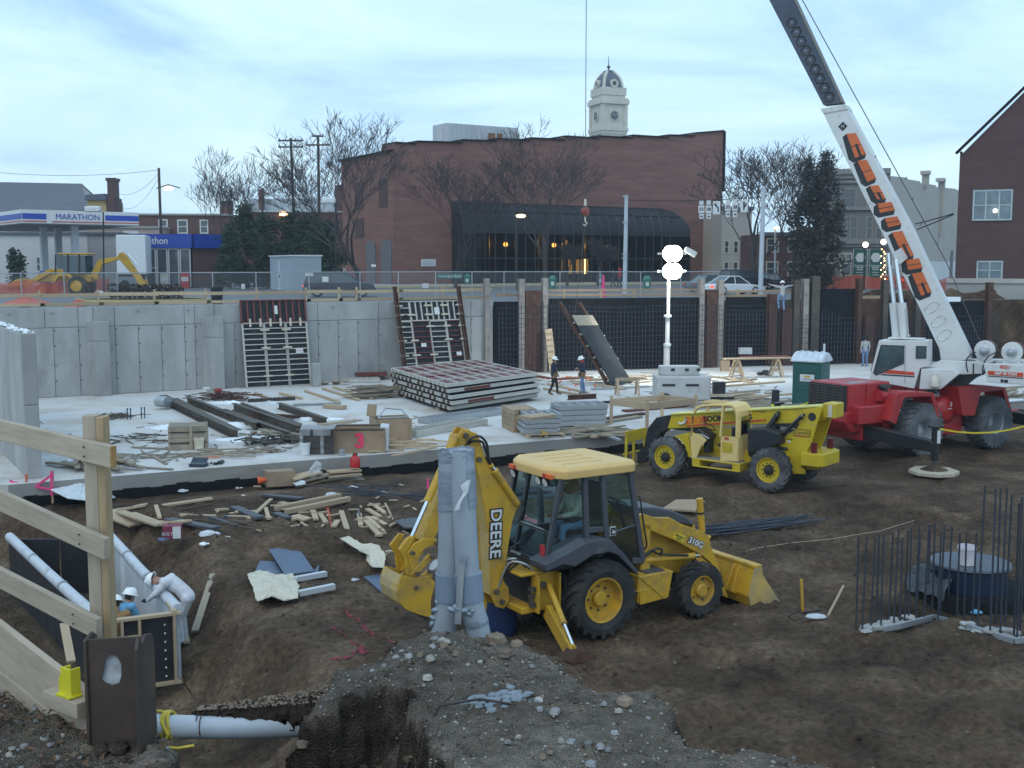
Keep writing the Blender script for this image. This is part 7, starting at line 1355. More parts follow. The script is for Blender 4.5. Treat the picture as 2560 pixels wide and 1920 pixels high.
arm=[(1594,1291),(1610,1285),(1640,1295),(1677,1295),(1703,1310),(1751,1327),(1771,1338),(1775,1349),(1779,1369),(1795,1409),(1807,1455),(1822,1496),(1808,1490),(1795,1440),(1778,1408),(1753,1387),(1731,1375),(1691,1353),(1616,1322),(1597,1326)]
AP=H.pys(arm,-.70)
for y0,y1 in ((-.70,-.58),(.58,.70)):solid('loader_arm',AP,y0,y1,M['yel'],T)
x0,z0=H.py(1600,1330,-.64);x1,z1=H.py(1600,1440,-.64);b=MB();b.box((x0+.1,-.6,(z0+z1)/2),(.22,.2,z0-z1+.3));b.box((x0+.1,.6,(z0+z1)/2),(.22,.2,z0-z1+.3));pieces(b,'loader_tower',M['yel'],T,bev=.02)
ram(T,H.P(1616,1400,-.66),H.P(1748,1388,-.66),.062,.86)
for sy in (-.45,.45):ram(T,H.P(1680,1330,-.5)+Vector((0,sy+.5,0)),H.P(1772,1345,-.5)+Vector((.05,sy+.5,0)),.05,.7)
d=Vector((1,0,-.42)).normalized();up_=Vector((.42,0,1)).normalized()
mid=H.P(1739,1357,-.712);e0,e1=H.P(1714,1347,-.712),H.P(1764,1369,-.712);dd=(e1-e0).normalized();uu=Vector((-dd.z,0,dd.x))
text('lettering','310G',.165,M['blk'],T,TM(mid+uu*.004,dd,uu),.002,.014,1.05);text('lettering','310G',.165,M['white'],T,TM(mid-Vector((0,.006,0)),dd,uu),.003,.004,1.05)
mid=H.P(1698,1343,-.705);b=MB();b.bar(mid-dd*.14,mid+dd*.14,.012,.13,uu);pl=b.build('name_plate',mat('plate_yellow',(.62,.46,.04),.5),T);text('lettering','Kenyon',.07,M['blk'],pl,TM(mid+uu*.02-Vector((0,.010,0)),dd,uu));text('lettering','RENTAL',.035,M['blk'],pl,TM(mid-uu*.035-Vector((0,.010,0)),dd,uu))
# front bucket
bk=lambda pts:H.pys(pts,-1.12)
Pb=bk([(1905,1412),(1888,1420),(1872,1490),(1878,1516),(1950,1504)])
(tx,tz_),(ux_,uz),(vx,vz),(wx_,wz),(ex,ez)=Pb
b=MB();th=.03
b.prism([(ux_,uz),(vx,vz),(vx+th,vz),(ux_+th,uz)],-1.1,1.1);b.prism([(vx,vz),(wx_,wz),(wx_+th,wz+th),(vx+th,vz)],-1.1,1.1);b.build('bucket_back',M['yel'],T,bev=.008)
b=MB();b.prism([(wx_,wz),(ex,ez-.03),(ex,ez),(wx_+th,wz+th)],-1.12,1.12);b.build('cutting_edge',M['steel'],T,bev=.005);b=MB();b.prism([(ux_-.02,uz-.02),(tx,tz_-.03),(tx+.02,tz_),(ux_-.02,uz+.05)],-1.12,1.12);b.build('bucket_lip',M['yel'],T,bev=.01)
for sy in (-1.12,1.10):solid('bucket_side',[(ux_,uz),(tx,tz_-.01),(tx+.03,tz_-.2),(ex,ez),(wx_,wz),(vx,vz)],sy,sy+.025,M['yel'] if sy > 0 else mat('worn_yellow',(.50,.34,.10),.55,var=.25,dirt=(.28,.25,.22),damt=.7,dscale=2),T,.005)
for sy in (-.75,-.6,.6,.75):solid('bucket_bracket',[(ux_,uz),(ux_-.10,uz-.12),(vx-.12,vz+.02),(vx,vz-.05)],sy-.015,sy+.015,M['yel'],T,.004)
# step box between the wheels
sx0=H.py(1597,1428,-.98)[0];sx1=H.py(1676,1428,-.90)[0];zt_,zb_=H.py(1650,1433,-.98)[1],H.py(1640,1502,-.98)[1]
b=MB();b.prism([(sx0+.02,zt_-.02),(sx1-.14,zt_-.02),(sx1-.2,zb_),(sx0+.06,zb_-.03)],-.96,-.93);b.prism([(sx0,zt_),(sx1-.16,zt_),(sx1,zt_),(sx1-.1,zb_+.02),(sx1-.2,zb_)],-.98,-.45);b.box((sx0+.22,-.72,(zt_+zb_)/2-.02),(.5,.5,.02));b.box((sx0+.03,-.7,(zt_+zb_)/2),(.03,.5,zt_-zb_));b.build('step_box',M['yel'],T,bev=.01)
b=MB();b.box(((sx0+sx1)/2+.05,-.72,zt_+.012),(.42,.36,.025));b.build('step_tread',M['char'],T)
hoseb(T,[H.P(1608,1395,-.72),H.P(1640,1372,-.76),H.P(1655,1375,-.78),H.P(1650,1390,-.76)]);hoseb(T,[H.P(1608,1392,-.72),H.P(1630,1376,-.76),H.P(1648,1385,-.74),H.P(1720,1388,-.72)])
hoseb(T,[H.P(1586,1241,-.74),H.P(1599,1242,-.76),H.P(1604,1275,-.78),H.P(1612,1330,-.78),H.P(1617,1362,-.76),H.P(1609,1375,-.72)],.016,'grab_rail',M['blk'])
# cab
cy=-.72;FRM=MB()
rl=H.py(1403,1192,cy)[0];bl_=H.py(1364,1410,cy)[0]
zr=H.py(1457,1190,cy)[1]
def postc(x0,y0,x1,y1,w_,ly=cy):
 a,c=H.P(x0,y0,ly),H.P(x1,y1,ly);b=MB();b.bar(a,c,w_,.09,Vector((0,1,0)) if False else Vector((1,0,0)));o_=b.build('cab_pillar',M['char'],T,bev=.01);b2=MB();a2,c2=Vector((a.x,-ly,a.z)),Vector((c.x,-ly,c.z));b2.bar(a2,c2,w_,.09,Vector((1,0,0)));b2.build('cab_pillar',M['char'],T,bev=.01)
postc(1404,1192,1364,1408,.07);postc(1461,1190,1466,1354,.10);postc(1505,1188,1515,1348,.10);postc(1574,1176,1606,1402,.09)
a,c=H.P(1364,1412,cy),H.P(1606,1402,cy);ztop=H.py(1480,1184,cy)[1]
b=MB();b.bar(H.P(1404,1192,cy),H.P(1575,1176,cy),.08,.08);p_,q_=H.P(1404,1192,cy),H.P(1575,1176,cy);b.bar((p_.x,.72,p_.z),(q_.x,.72,q_.z),.08,.08);b.bar(p_,(p_.x,.72,p_.z),.08,.08);b.bar(q_,(q_.x,.72,q_.z),.08,.08)
b.bar(H.P(1580,1402,cy),H.P(1608,1402,cy),.07,.1);b.bar(H.P(1519,1336,cy),H.P(1594,1310,cy),.05,.03);b.bar(H.P(1466,1326,cy),H.P(1514,1322,cy),.05,.10);pieces(b,'cab_frame',M['char'],T,bev=.01)
g_=M['glass']
pane('side_window',H.pys([(1406,1196),(1455,1195),(1462,1352),(1372,1404)],cy-.005),cy-.005,g_,T);pane('side_window',H.pys([(1466,1194),(1503,1192),(1513,1322),(1469,1324)],cy-.005),cy-.005,g_,T);pane('door_window',H.pys([(1510,1192),(1572,1182),(1594,1306),(1519,1332)],cy-.005),cy-.005,g_,T);pane('door_lower_window',H.pys([(1519,1338),(1594,1312),(1604,1396),(1584,1400),(1530,1352)],cy-.005),cy-.005,glassmat('dark_door_glass',(.22,.34,.34)),T)
for w_ in list(T.children):
 if w_.name.startswith(('side_window','door_window','door_lower')):w2_=w_.copy();COL.objects.link(w2_);w2_.parent=T;w2_.scale.y=-1
zbk=H.py(1366,1410,cy)[1];b=MB();b.poly([(rl-.005,-.70,p_.z-.06),(rl-.005,.70,p_.z-.06),(bl_-.005,.70,zbk-.04),(bl_-.005,-.70,zbk-.04)]);rw=b.build('rear_window',g_,T)
b=MB();fx0,fx1=q_.x+.02,H.py(1606,1400,cy)[0]+.02;zf_=H.py(1606,1400,cy)[1];b.poly([(fx0,-.66,q_.z-.06),(fx0,.66,q_.z-.06),(fx1,.66,zf_+.5),(fx1,-.66,zf_+.5)]);b.build('windscreen',g_,T)
b=MB();mx_=lambda t:(rl+(bl_-rl)*t,p_.z-.06+(zbk-.04-p_.z+.06)*t)
for t in (.62,.97):x,z=mx_(t);b.box((x-.01,0,z),(.04,1.4,.045))
for y in (-.72,.72,.28):b.bar((*mx_(0)[:1],y,mx_(0)[1]),(mx_(1)[0],y,mx_(1)[1]),.07,.07)
b.build('rear_window_frame',M['blk'],T)
x,z=mx_(.60);nrm=Vector((1,0,0));ud=Vector((mx_(0)[0]-mx_(1)[0],0,mx_(0)[1]-mx_(1)[1])).normalized()
text('lettering','Kenyon',.13,mat('decal_pink',(.6,.25,.27),.6),rw,TM((x-.03,-.1,z+.10),(0,-1,0),ud));text('lettering','EQUIPMENT RENTAL',.085,M['white'],rw,TM((x-.03,-.12,z-.02),(0,-1,0),ud));x,z=mx_(.99);text('lettering','JOHN DEERE',.06,M['white'],rw,TM((x-.04,.2,z+.03),(0,-1,0),ud))
b=MB();x,z=mx_(.93);b.box((x-.05,-.66,z+.05),(.05,.09,.42));b.build('tail_light',M['redp'],T)
b=MB();b.box(((bl_+fx1)/2,0,zbk-.1),(fx1-bl_,1.36,.12));b.prism([(bl_+.1,zbk-.1),(bl_+.5,zbk+.30),(fx1-.7,zbk+.12),(fx1-.6,zbk-.1)],-.35,.35);b.build('cab_floor',M['blk'],T)
b=MB();b.box((.30,0,zbk+.42),(.5,.5,.14));b.box((.55,0,zbk+.82),(.12,.5,.7));b.build('seat',M['blk'],T,bev=.04);b=MB();b.lathe([(.17,0),(.19,.015),(.2,0),(.19,-.015)],(1.02,0,zbk+.75),(.5,0,1),20,True);b.cyl((1.2,0,zbk+.2),(1.02,0,zbk+.75),.03);b.build('steering_wheel',M['blk'],T);b=MB();b.box((-.12,-.1,zbk+.38),(.3,.5,.5));b.cyl((-.15,-.25,zbk+.6),(-.2,-.25,zbk+.95),.02);b.cyl((-.15,.1,zbk+.6),(-.2,.1,zbk+.95),.02);b.build('control_console',M['blk'],T,bev=.02);b=MB();b.sphere((-.2,.1,zbk+.98),.05,8,6);b.build('lever_knob',MATS['orange_cap'],T)
# roof
rx0,rz0=H.py(1403,1180,-.82);rx1,rz1=H.py(1594,1160,-.82)
pl_=[(rx0+.12,-.84),(rx1-.12,-.84),(rx1,-.76),(rx1+.02,0),(rx1,.76),(rx1-.12,.84),(rx0+.12,.84),(rx0-.02,.7),(rx0-.14,.4),(rx0-.14,-.4),(rx0-.02,-.7)]
b=MB();n_=len(pl_);zt0=H.py(1500,1160,-.82)[1]
r0=b.add([(x,y,zr-.01) for x,y in pl_]);r1=b.add([(x*1.0,y*1.01,zr+.13) for x,y in pl_]);r2=b.add([(rx0+(rx1-rx0)*.5+(x-rx0-(rx1-rx0)*.5)*.95,y*.94,zr+.195) for x,y in pl_])
for i in range(n_):j=(i+1) % n_;b.face([r0+i,r0+j,r1+j,r1+i]);b.face([r1+i,r1+j,r2+j,r2+i])
b.face([r2+i for i in range(n_)]);b.face([r0+i for i in range(n_)][::-1]);rf=b.build('cab_roof',M['yelt'],T,bev=.02,seg=2)
for y in (-.5,-.2,.1,.4):sbar('roof_rib',M['yelt'],rf,(rx0+.25,y,zr+.197),(rx1-.55,y,zr+.197),.03,.016)
for y,m_ in ((-.6,'orange_cap'),(-.42,'red_sign'),(.42,'red_sign'),(.6,'orange_cap')):sbar('marker_light',MATS[m_],rf,(rx0-.10,y-.08,zr+.03),(rx0-.10,y+.08,zr+.03),.06,.07)
for y in (-.5,-.28,.55):b=MB();b.lathe([(.02,.1),(.08,.06),(.09,0),(0,0)],(rx0-.12,y,zr-.09),(1,0,.3),12);wl=b.build('work_light',M['blk'],rf);b=MB();b.lathe([(0,0),(.075,0)],(rx0-.125,y,zr-.09),(1,0,.3),12);b.build('lens',M['white'],wl)
b=MB();b.box((rx1-.02,-.6,zr-.06),(.12,.12,.1));b.build('work_light',M['blk'],rf)
e_=H.P(1532,1328,cy-.02);b=MB();b.box(e_,(.13,.01,.16));em_=b.build('emblem',M['white'],T);b=MB();b.box(e_-Vector((0,.008,0)),(.105,.01,.135));b.build('emblem_field',M['blk'],em_);b=MB();b.prism([(e_.x-.04,e_.z-.03),(e_.x-.01,e_.z-.01),(e_.x-.015,e_.z+.045),(e_.x+.01,e_.z+.01),(e_.x+.045,e_.z-.005),(e_.x+.03,e_.z-.035)],e_.y-.018,e_.y-.012);b.build('emblem_mark',M['white'],em_)
fd=[(1362,1413),(1418,1384),(1469,1356),(1518,1349),(1528,1351),(1563,1387),(1592,1423),(1598,1440),(1588,1432),(1547,1389),(1524,1380),(1485,1387),(1438,1417),(1410,1411),(1366,1430)]
for y0,y1 in ((-1.04,-.52),(.52,1.04)):solid('fender',H.pys(fd,-1.04),y0,y1,M['char'],T,.015)
# rear frame, stabilisers
x0,z0=H.py(1335,1436,-.6);x1,z1=H.py(1392,1520,-.6)
for sy in (-.62,.50):b=MB();b.box(((x0+x1)/2,sy+.06,(z0+z1)/2),(x1-x0,.04,z0-z1));b.box((x0+.02,sy,(z0+z1)/2),(.04,.24,z0-z1));b.box((x1-.02,sy,(z0+z1)/2),(.04,.24,z0-z1));b.build('stabiliser_post',M['yel'],T,bev=.01)
b=MB();b.box((x0-.05,0,z0+.02),(.5,1.3,.06));b.box((x0-.1,0,z1+.05),(.3,1.2,.12));b.build('rear_frame',M['yel'],T,bev=.02);b=MB();b.box((x0+.15,0,(z0+z1)/2),(.3,.9,z0-z1-.1));b.build('valve_block',M['blk'],T,bev=.02)
for s_ in (-1,1):
 A_=Vector(((x0+x1)/2,s_*.66,z1+.02));f_=H.loc(gt(1432,1646));
 if s_ > 0:f_=Vector((f_.x,1.5,f_.z))
 f_.z=-.0;top_=Vector(((x0+x1)/2+.02,s_*.68,(z0+z1)/2+.12));kn=A_.lerp(f_,.97)+Z*.10
 b=MB();b.bar(A_,kn,.26,.12,Vector((1,0,0)));b.build('stabiliser_leg',M['yel'],T,bev=.015);ram(T,top_+Vector((.0,-s_*0,0)),kn+Z*.14+Vector((0,s_*.03,0)),.05,.62)
 b=MB();b.prism([(-.2,.0),(.2,0),(.24,.04),(.1,.2),(-.1,.2),(-.24,.04)],-.16,.16,'y');pd=b.build('stabiliser_foot',M['rust'],T,bev=.015);pd.location=f_+Vector((.05,-.04*(1 if s_ < 0 else -1),.02))
# hoses and pipes packed between cab and digging arm
r_=random.Random(11)
for k in range(9):
 y0=-.55+.12*k;xk=x0-.02;hoseb(T,[(xk+.1,y0,z0-.02),(xk-.12,y0+r_.uniform(-.1,.1),z0+.12+r_.uniform(0,.12)),(xk-.32,y0*.6,z0+.05+r_.uniform(-.1,.15)),(xk-.45,y0*.35,z0-.25+r_.uniform(-.1,.1))],.02,'hose',M['hose'] if k % 3 else M['galv'])
b=MB()
for k in range(10):b.box((x0-.02+r_.uniform(-.1,.2),-.64+r_.uniform(-.02,.02),z1+.12+r_.uniform(0,.4)),(r_.uniform(.05,.14),.05,r_.uniform(.04,.12)))
kind(b.build('valve_fittings',M['steel'],T),'stuff')
# digging arm
bm=[(1188,1121),(1202,1110),(1215,1150),(1232,1178),(1262,1224),(1284,1246),(1299,1248),(1304,1260),(1290,1276),(1282,1300),(1272,1360),(1262,1430),(1258,1452),(1272,1470),(1274,1500),(1260,1522),(1240,1517),(1228,1490),(1226,1440),(1222,1335),(1205,1235),(1192,1170)]
bm=H.pys(bm,-.19)
for y0,y1 in ((-.19,-.15),(.15,.19)):solid('boom_side',bm,y0,y1,M['yel'],T,.008)
def strap(i0,i1,nm='boom_plate',m=None):b=MB();a,c=bm[i0],bm[i1];b.bar((a[0]+.0,0,a[1]),(c[0],0,c[1]),.02,.30,Vector((0,1,0)));b.build(nm,m or M['yel'],T)
b=MB()
for i,j in ((18,19),(19,20),(20,21),(21,0),(17,18)):a,c=bm[i],bm[j];d_=.012;b.poly([(a[0]+d_,-.15,a[1]),(c[0]+d_,-.15,c[1]),(c[0]+d_,.15,c[1]),(a[0]+d_,.15,a[1])])
b.build('boom_back_plate',mat('boom_pale_yellow',(.50,.35,.12),.6,var=.12,dirt=(.35,.27,.16),damt=.5),T);b=MB()  # back of the boom gets a paler yellow than its sides
for i,j in ((2,3),(3,4),(4,5),(8,9),(9,10),(10,11)):a,c=bm[i],bm[j];d_=-.012;b.poly([(a[0]+d_,-.15,a[1]),(c[0]+d_,-.15,c[1]),(c[0]+d_,.15,c[1]),(a[0]+d_,.15,a[1])])
b.build('boom_front_plate',M['yel'],T)
kn_=H.pys([(1146,1100),(1150,1083),(1158,1071),(1165,1077),(1171,1073),(1177,1078),(1195,1085),(1204,1112),(1212,1150),(1198,1162),(1186,1150),(1180,1122),(1152,1120)],-.14)
for y0,y1 in ((-.14,-.09),(.09,.14)):solid('knuckle_plate',kn_,y0,y1,M['yel'],T,.008)
solid('knuckle_core',kn_[2:11],-.09,.09,M['yel'],T,.0)
dp=H.pys([(1143,1088),(1166,1086),(1176,1110),(1166,1150),(1112,1290),(1084,1352),(1052,1352),(1062,1330),(1070,1304),(1104,1222),(1127,1140)],-.13)
solid('dipper',dp,-.13,.13,M['yel'],T)
ram(T,H.P(1146,1096,-.24)+Vector((0,.1,0)),H.P(1028,1345,-.14)+Vector((0,.0,0)),.065,.62)
ram(T,H.P(1292,1258,-.21),H.P(1228,1164,-.21),.06,.84);hoseb(T,[H.P(1165,1115,-.16),H.P(1178,1096,-.22),H.P(1200,1091,-.24),H.P(1217,1110,-.24),H.P(1222,1145,-.24),H.P(1230,1168,-.22)]);hoseb(T,[H.P(1168,1112,-.12),H.P(1182,1103,-.2),H.P(1204,1104,-.22),H.P(1213,1122,-.22),H.P(1228,1170,-.2)]);hoseb(T,[H.P(1305,1250,-.2),H.P(1308,1275,-.25),H.P(1295,1300,-.25),H.P(1284,1310,-.22)]);hoseb(T,[H.P(1280,1350,-.2),H.P(1296,1360,-.26),H.P(1306,1335,-.2)])
pins(T,[H.P(1196,1148,-.19),H.P(1163,1088,-.14),H.P(1296,1254,-.19),H.P(1254,1504,-.19),H.P(1240,1478,-.19)])
e0,e1=H.P(1240,1265,-.205),H.P(1236,1402,-.205);mid=(e0+e1)/2;dd=(e1-e0).normalized();uu=Vector((-dd.z,0,dd.x));sz=(e1-e0).length
for m_,bo,off_ in ((M['blk'],.030,0),(M['white'],.006,.006)):text('lettering','DEERE',sz*.315,m_,T,TM(mid-Vector((0,off_,0)),dd,uu),.002,bo,1.0)
bko=[(1004,1438),(996,1462),(994,1482),(1000,1508),(1016,1524),(1048,1537),(1079,1545),(1077,1503),(1088,1456),(1072,1440),(1040,1446)]
bkp=H.pys(bko,-.34)
for y0 in (-.34,.31):solid('digging_bucket_side',bkp,y0,y0+.03,M['yel'],T,.006)
b=MB()
for i in range(6):a,c=bkp[i],bkp[i+1];b.poly([(a[0],-.31,a[1]),(c[0],-.31,c[1]),(c[0],.31,c[1]),(a[0],.31,a[1])])
b.build('digging_bucket',MATS['worn_yellow'],T);b=MB()
for k in range(5):y=-.28+.14*k;a=bkp[6];b.box((a[0]+.05,y,a[1]-.01),(.22,.07,.04),Matrix.Rotation(-.5,3,'Y'))
kind(b.build('bucket_teeth',M['steel'],T),'stuff')
for y0 in (-.2,.15):solid('bucket_link',H.pys([(999,1374),(1022,1344),(1036,1347),(1017,1380),(1032,1440),(1018,1446),(1012,1400)],-.2),y0,y0+.05,M['yel'],T,.008);solid('bucket_link',H.pys([(1020,1384),(1036,1360),(1062,1346),(1092,1348),(1097,1363),(1072,1367),(1052,1382),(1042,1432),(1030,1440)],-.24),y0-.03,y0+.01,M['yel'],T,.008);solid('bucket_link',H.pys([(1076,1386),(1088,1394),(1040,1446),(1028,1440)],-.3),y0-.06,y0-.02,M['yel'],T,.008)
solid('bucket_lug',H.pys([(1030,1455),(1076,1425),(1082,1440),(1060,1470),(1040,1490),(1030,1480)],-.30),-.30,-.22,M['yel'],T,.008);solid('bucket_lug',H.pys([(1030,1455),(1076,1425),(1082,1440),(1060,1470),(1040,1490),(1030,1480)],-.30),.14,.22,M['yel'],T,.008)
pins(T,[H.P(1090,1358,-.28),H.P(1080,1392,-.28),H.P(1042,1434,-.28),H.P(1072,1428,-.31),H.P(1038,1468,-.31),H.P(1030,1382,-.28)],.035)
b=MB();a=H.P(1085,1412,.1);b.cyl(a,a+Vector((.5,0,-.45)),.11,n=14);tag(b.build('white_pipe_piece',M['pvc'],smooth=40),'short white pipe end sticking up behind the digging bucket','pipe');bpy.data.objects['white_pipe_piece'].matrix_world=Matrix.Translation(H.o) @ Matrix.Rotation(yw,4,'Z')
b=MB();b.box((0,0,.0),(.06,.02,.3));o_=b.build('pink_flag',M['pink']);tag(o_,'pink ribbon flag on a thin stake behind the grey conduits','flag');p=gt(1070,1240);o_.location=p+Z*.35;b=MB();b.cyl((0,0,-.4),(0,0,.15),.008,n=5);b.build('stake',M['wood'],o_)
# ---------------- telehandler ----------------
a,c=gt(1669,1192),gt(1926,1227);yw=math.atan2((c-a).y,(c-a).x);WB2=(c-a).length;q=Vector((-math.sin(yw),math.cos(yw),0));o=a+q*.95;o.z=(a.z+c.z)/2
H=Fr(o,yw);T=thing('telehandler','lemon yellow telescopic handler with open cream cab and lowered boom','telehandler',o,yw)
RT=.635
for x in (0,WB2):tyre(T,(x,-.98,RT),RT,.40,.36,M['rubm'],M['yel2'],-1,18,.04,M['blk'],deep=.12,hubr=.36,bolts=10);tyre(T,(x,.98,RT),RT,.40,.36,M['rubm'],M['yel2'],1,18,.04,M['blk'],deep=.12)
b=MB();b.box((WB2/2,0,.78),(WB2+.9,.8,.42));b.build('chassis',M['yel2'],T,bev=.03);b=MB();b.box((0,0,RT),(.3,1.7,.26));b.box((WB2,0,RT),(.3,1.7,.26));pieces(b,'axle',M['blk'],T,bev=.03)
bmp=H.pys([(1668,1072),(1679,1036),(1760,1028),(1936,1022),(2059,1016),(2066,1050),(2000,1058),(1915,1060)],-.28)
solid('boom',bmp,-.28,.22,M['yel2'],T,.02)
b=MB();a,c=bmp[1],bmp[4];b.bar((a[0],-.03,a[1]+.015),(c[0]+.2,-.03,c[1]+.04),.62,.04);b.build('boom_top_plate',mat('pale_lemon',(.66,.60,.16),.5),T)
a,c=H.py(2064,1008,-.3),H.py(2082,1046,-.3);b=MB();b.box(((a[0]+c[0])/2,-.03,(a[1]+c[1])/2),(abs(c[0]-a[0])+.15,.62,a[1]-c[1]));b.build('boom_end',M['yel2'],T,bev=.02)
tw=H.pys([(2007,1024),(2057,1017),(2044,1055),(2027,1110),(2014,1136),(2002,1136),(2002,1169),(2012,1175),(2012,1185),(1983,1185),(1972,1135),(1953,1128),(1952,1098),(1991,1072),(2011,1039)],-.52)
for y0 in (-.52,.38):solid('tower_plate',tw,y0,y0+.06,M['yel2'],T,.01)
a=H.P(2030,1042,-.53);b=MB();b.cyl(a,a+Vector((0,1.0,0)),.12,n=18);b.build('boom_pivot',M['blk'],T,smooth=40)
a,c=H.py(2002,1131,-.7),H.py(2056,1170,-.7);b=MB();nn=8;pl2=[(a[0],-.72),(c[0]-.25,-.72)]+[(c[0]-.25+.25*math.sin(t*math.pi/2/4),-.72+.25*(1-math.cos(t*math.pi/2/4))) for t in range(1,5)]+[(c[0],.47),(c[0]-.25,.72),(a[0],.72)];b.prism(pl2,c[1],a[1],'z');b.build('counterweight',M['yel2'],T,bev=.03,seg=2)
for y in (-.55,.55):a=H.P(2027,1120,-.55);b=MB();b.cyl((a.x+.1,y,a.z-.22),(a.x+.1,y,a.z+.16),.09,n=10);b.build('tail_lamp',mat('smoked_red',(.12,.01,.015),.3),T)
solid('engine_cover',H.pys([(1868,1073),(1912,1071),(1948,1084),(1950,1110),(1900,1128),(1868,1134)],-.86),-.86,-.34,M['blk'],T,.04)
solid('engine_cover',H.pys([(1780,1085),(1912,1069),(1948,1084),(1950,1110),(1780,1128)],.4),.38,.86,M['blk'],T,.04)
solid('frame_plate',H.pys([(1898,1118),(1940,1105),(1952,1120),(1972,1140),(1950,1160),(1880,1165),(1858,1150),(1862,1128),(1880,1120)],-.62),-.62,-.5,M['yel2'],T)
ram(T,H.P(1878,1135,-.6),H.P(1946,1033,-.36),.085,.93,m=M['blk']);ram(T,H.P(1950,1092,-.62),H.P(2009,1037,-.6),.06,.9,m=M['blk'])
hoseb(T,[H.P(1943,1092,-.62),H.P(1946,1118,-.64),H.P(1968,1122,-.64)],.05,'valve_pipe',M['blk'])
# cab
cy=-1.0;tp=[(1733,1148),(1728,1090),(1733,1035),(1742,1021),(1754,1015),(1780,1013),(1808,1013),(1832,1014),(1840,1022),(1843,1040),(1842,1092)]
CR=M['cream'];b=MB();b.tube([H.P(x,y,cy) for x,y in tp],.045,8);b.build('cab_frame',CR,T,smooth=50);b=MB();b.tube([H.P(x,y,cy)+Vector((0,.78,0)) for x,y in tp],.045,8);b.build('cab_frame',CR,T,smooth=50);b=MB();b.bar(H.P(1809,1014,cy),H.P(1802,1092,cy),.09,.06,Vector((1,0,0)));b.build('cab_post',CR,T)
zc_=H.py(1808,1012,cy)[1];xa_,xb_=H.py(1752,1013,cy)[0],H.py(1834,1013,cy)[0]
for k in range(9):x=xa_+(xb_-.3-xa_)*k/8;sbar('roof_bar',CR,T,(x,cy,zc_+.02),(x,cy+.78,zc_+.02),.035,.03)
b=MB();rr=[(xb_-.35,zc_+.05),(xb_-.1,zc_+.04),(xb_+.06,zc_-.03),(xb_+.14,zc_-.18),(xb_+.15,zc_-.35),(xb_+.09,zc_-.35),(xb_+.06,zc_-.2),(xb_,zc_-.09),(xb_-.12,zc_-.03),(xb_-.35,zc_-.01)];b.prism(rr,cy-.03,cy+.82);b.build('cab_roof',CR,T,bev=.01)
solid('cab_panel',H.pys([(1729,1084),(1747,1085),(1766,1101),(1752,1116),(1740,1146),(1732,1147)],cy-.02),cy-.02,cy+.03,CR,T,.006);lp=H.pys([(1802,1092),(1842,1092),(1846,1110),(1840,1154),(1800,1152)],cy-.02);solid('cab_panel',lp,cy-.02,cy+.03,CR,T,.006)
b=MB();xr_,zt_=lp[1];zb_=lp[3][1];b.box((xr_+.02,cy+.4,(zt_+zb_)/2),(.05,.8,zt_-zb_));b.build('cab_panel',CR,T,bev=.006);b=MB();b.box((xr_+.05,cy+.4,(zt_+zc_)/2-.2),(.02,.62,zc_-zt_-.5));b.build('rear_window',M['glass'],T);b=MB()
for y in (cy+.05,cy+.75):b.box((xr_+.05,y,(zt_+zc_)/2-.1),(.06,.07,zc_-zt_-.1))
pieces(b,'rear_window_frame',CR,T)
a,c=H.py(1731,1150,cy-.05),H.py(1850,1152,cy-.05);st0=H.py(1780,1150,cy)[1];sb=H.py(1780,1171,cy)[1]
b=MB();b.box(((a[0]+c[0])/2,cy+.36,st0-.02),(c[0]-a[0],.85,.05));b.box((a[0]+.12,cy+.36,(st0+sb)/2),(.26,.85,st0-sb));b.box((c[0]-.12,cy+.36,(st0+sb)/2),(.26,.85,st0-sb));b.box(((a[0]+c[0])/2,cy-.02,sb+.02),(c[0]-a[0],.12,.04));b.build('cab_base',M['yel2'],T,bev=.015);b=MB();b.box(((a[0]+c[0])/2,cy+.36,st0+.012),(c[0]-a[0]-.05,.82,.015));b.build('cab_floor',mat('floor_dust',(.3,.27,.22),.9),T)
b=MB();b.box(((a[0]+c[0])/2,cy+.76,st0+.45),(c[0]-a[0]-.1,.05,.9));b.build('cab_inner_wall',mat('ochre',(.50,.36,.03),.5),T);b=MB();p=H.P(1765,1086,cy+.3);b.box(p,(.45,.5,.22),Matrix.Rotation(.5,3,'Y'));b.box(p-Z*.3+Vector((.1,0,0)),(.2,.3,.5));b.build('dashboard',M['blk'],T,bev=.03)
for k in range(4):b=MB();b.box(p+Vector((.02+.07*k,-.265,.03-.03*k)),(.05,.01,.04));b.build('gauge',M['white'],T)
b=MB();b.lathe([(.17,0),(.19,.02),(.21,0),(.19,-.02)],p+Vector((.12,-.02,.25)),(.5,0,1),18,True);b.build('steering_wheel',M['blk'],T);b=MB();b.box((lp[0][0]+.05,cy+.4,st0+.45),(.5,.5,.12));b.box((lp[0][0]+.3,cy+.4,st0+.75),(.12,.5,.55));b.build('seat',M['blk'],T,bev=.04)
b=MB();b.box((lp[0][0]+.22,cy-.026,zt_-.35),(.34,.012,.3));b.build('decal',mat('ochre',(.5,.36,.03)),T);b=MB();b.box((lp[0][0]+.2,cy-.03,zt_-.08),(.14,.012,.06));b.build('decal',M['redp'],T)
solid('fender',H.pys([(1684,1091),(1715,1083),(1722,1090),(1732,1146),(1722,1142),(1712,1112),(1700,1097)],-.96),-.98,-.5,M['yel2'],T,.015)
hd=[(1641,1044),(1663,1039),(1679,1037),(1670,1072),(1650,1084),(1633,1113),(1616,1153),(1597,1161),(1593,1135),(1611,1113),(1619,1071)]
solid('boom_head',H.pys(hd,-.2),-.22,.18,M['blk'],T,.02)
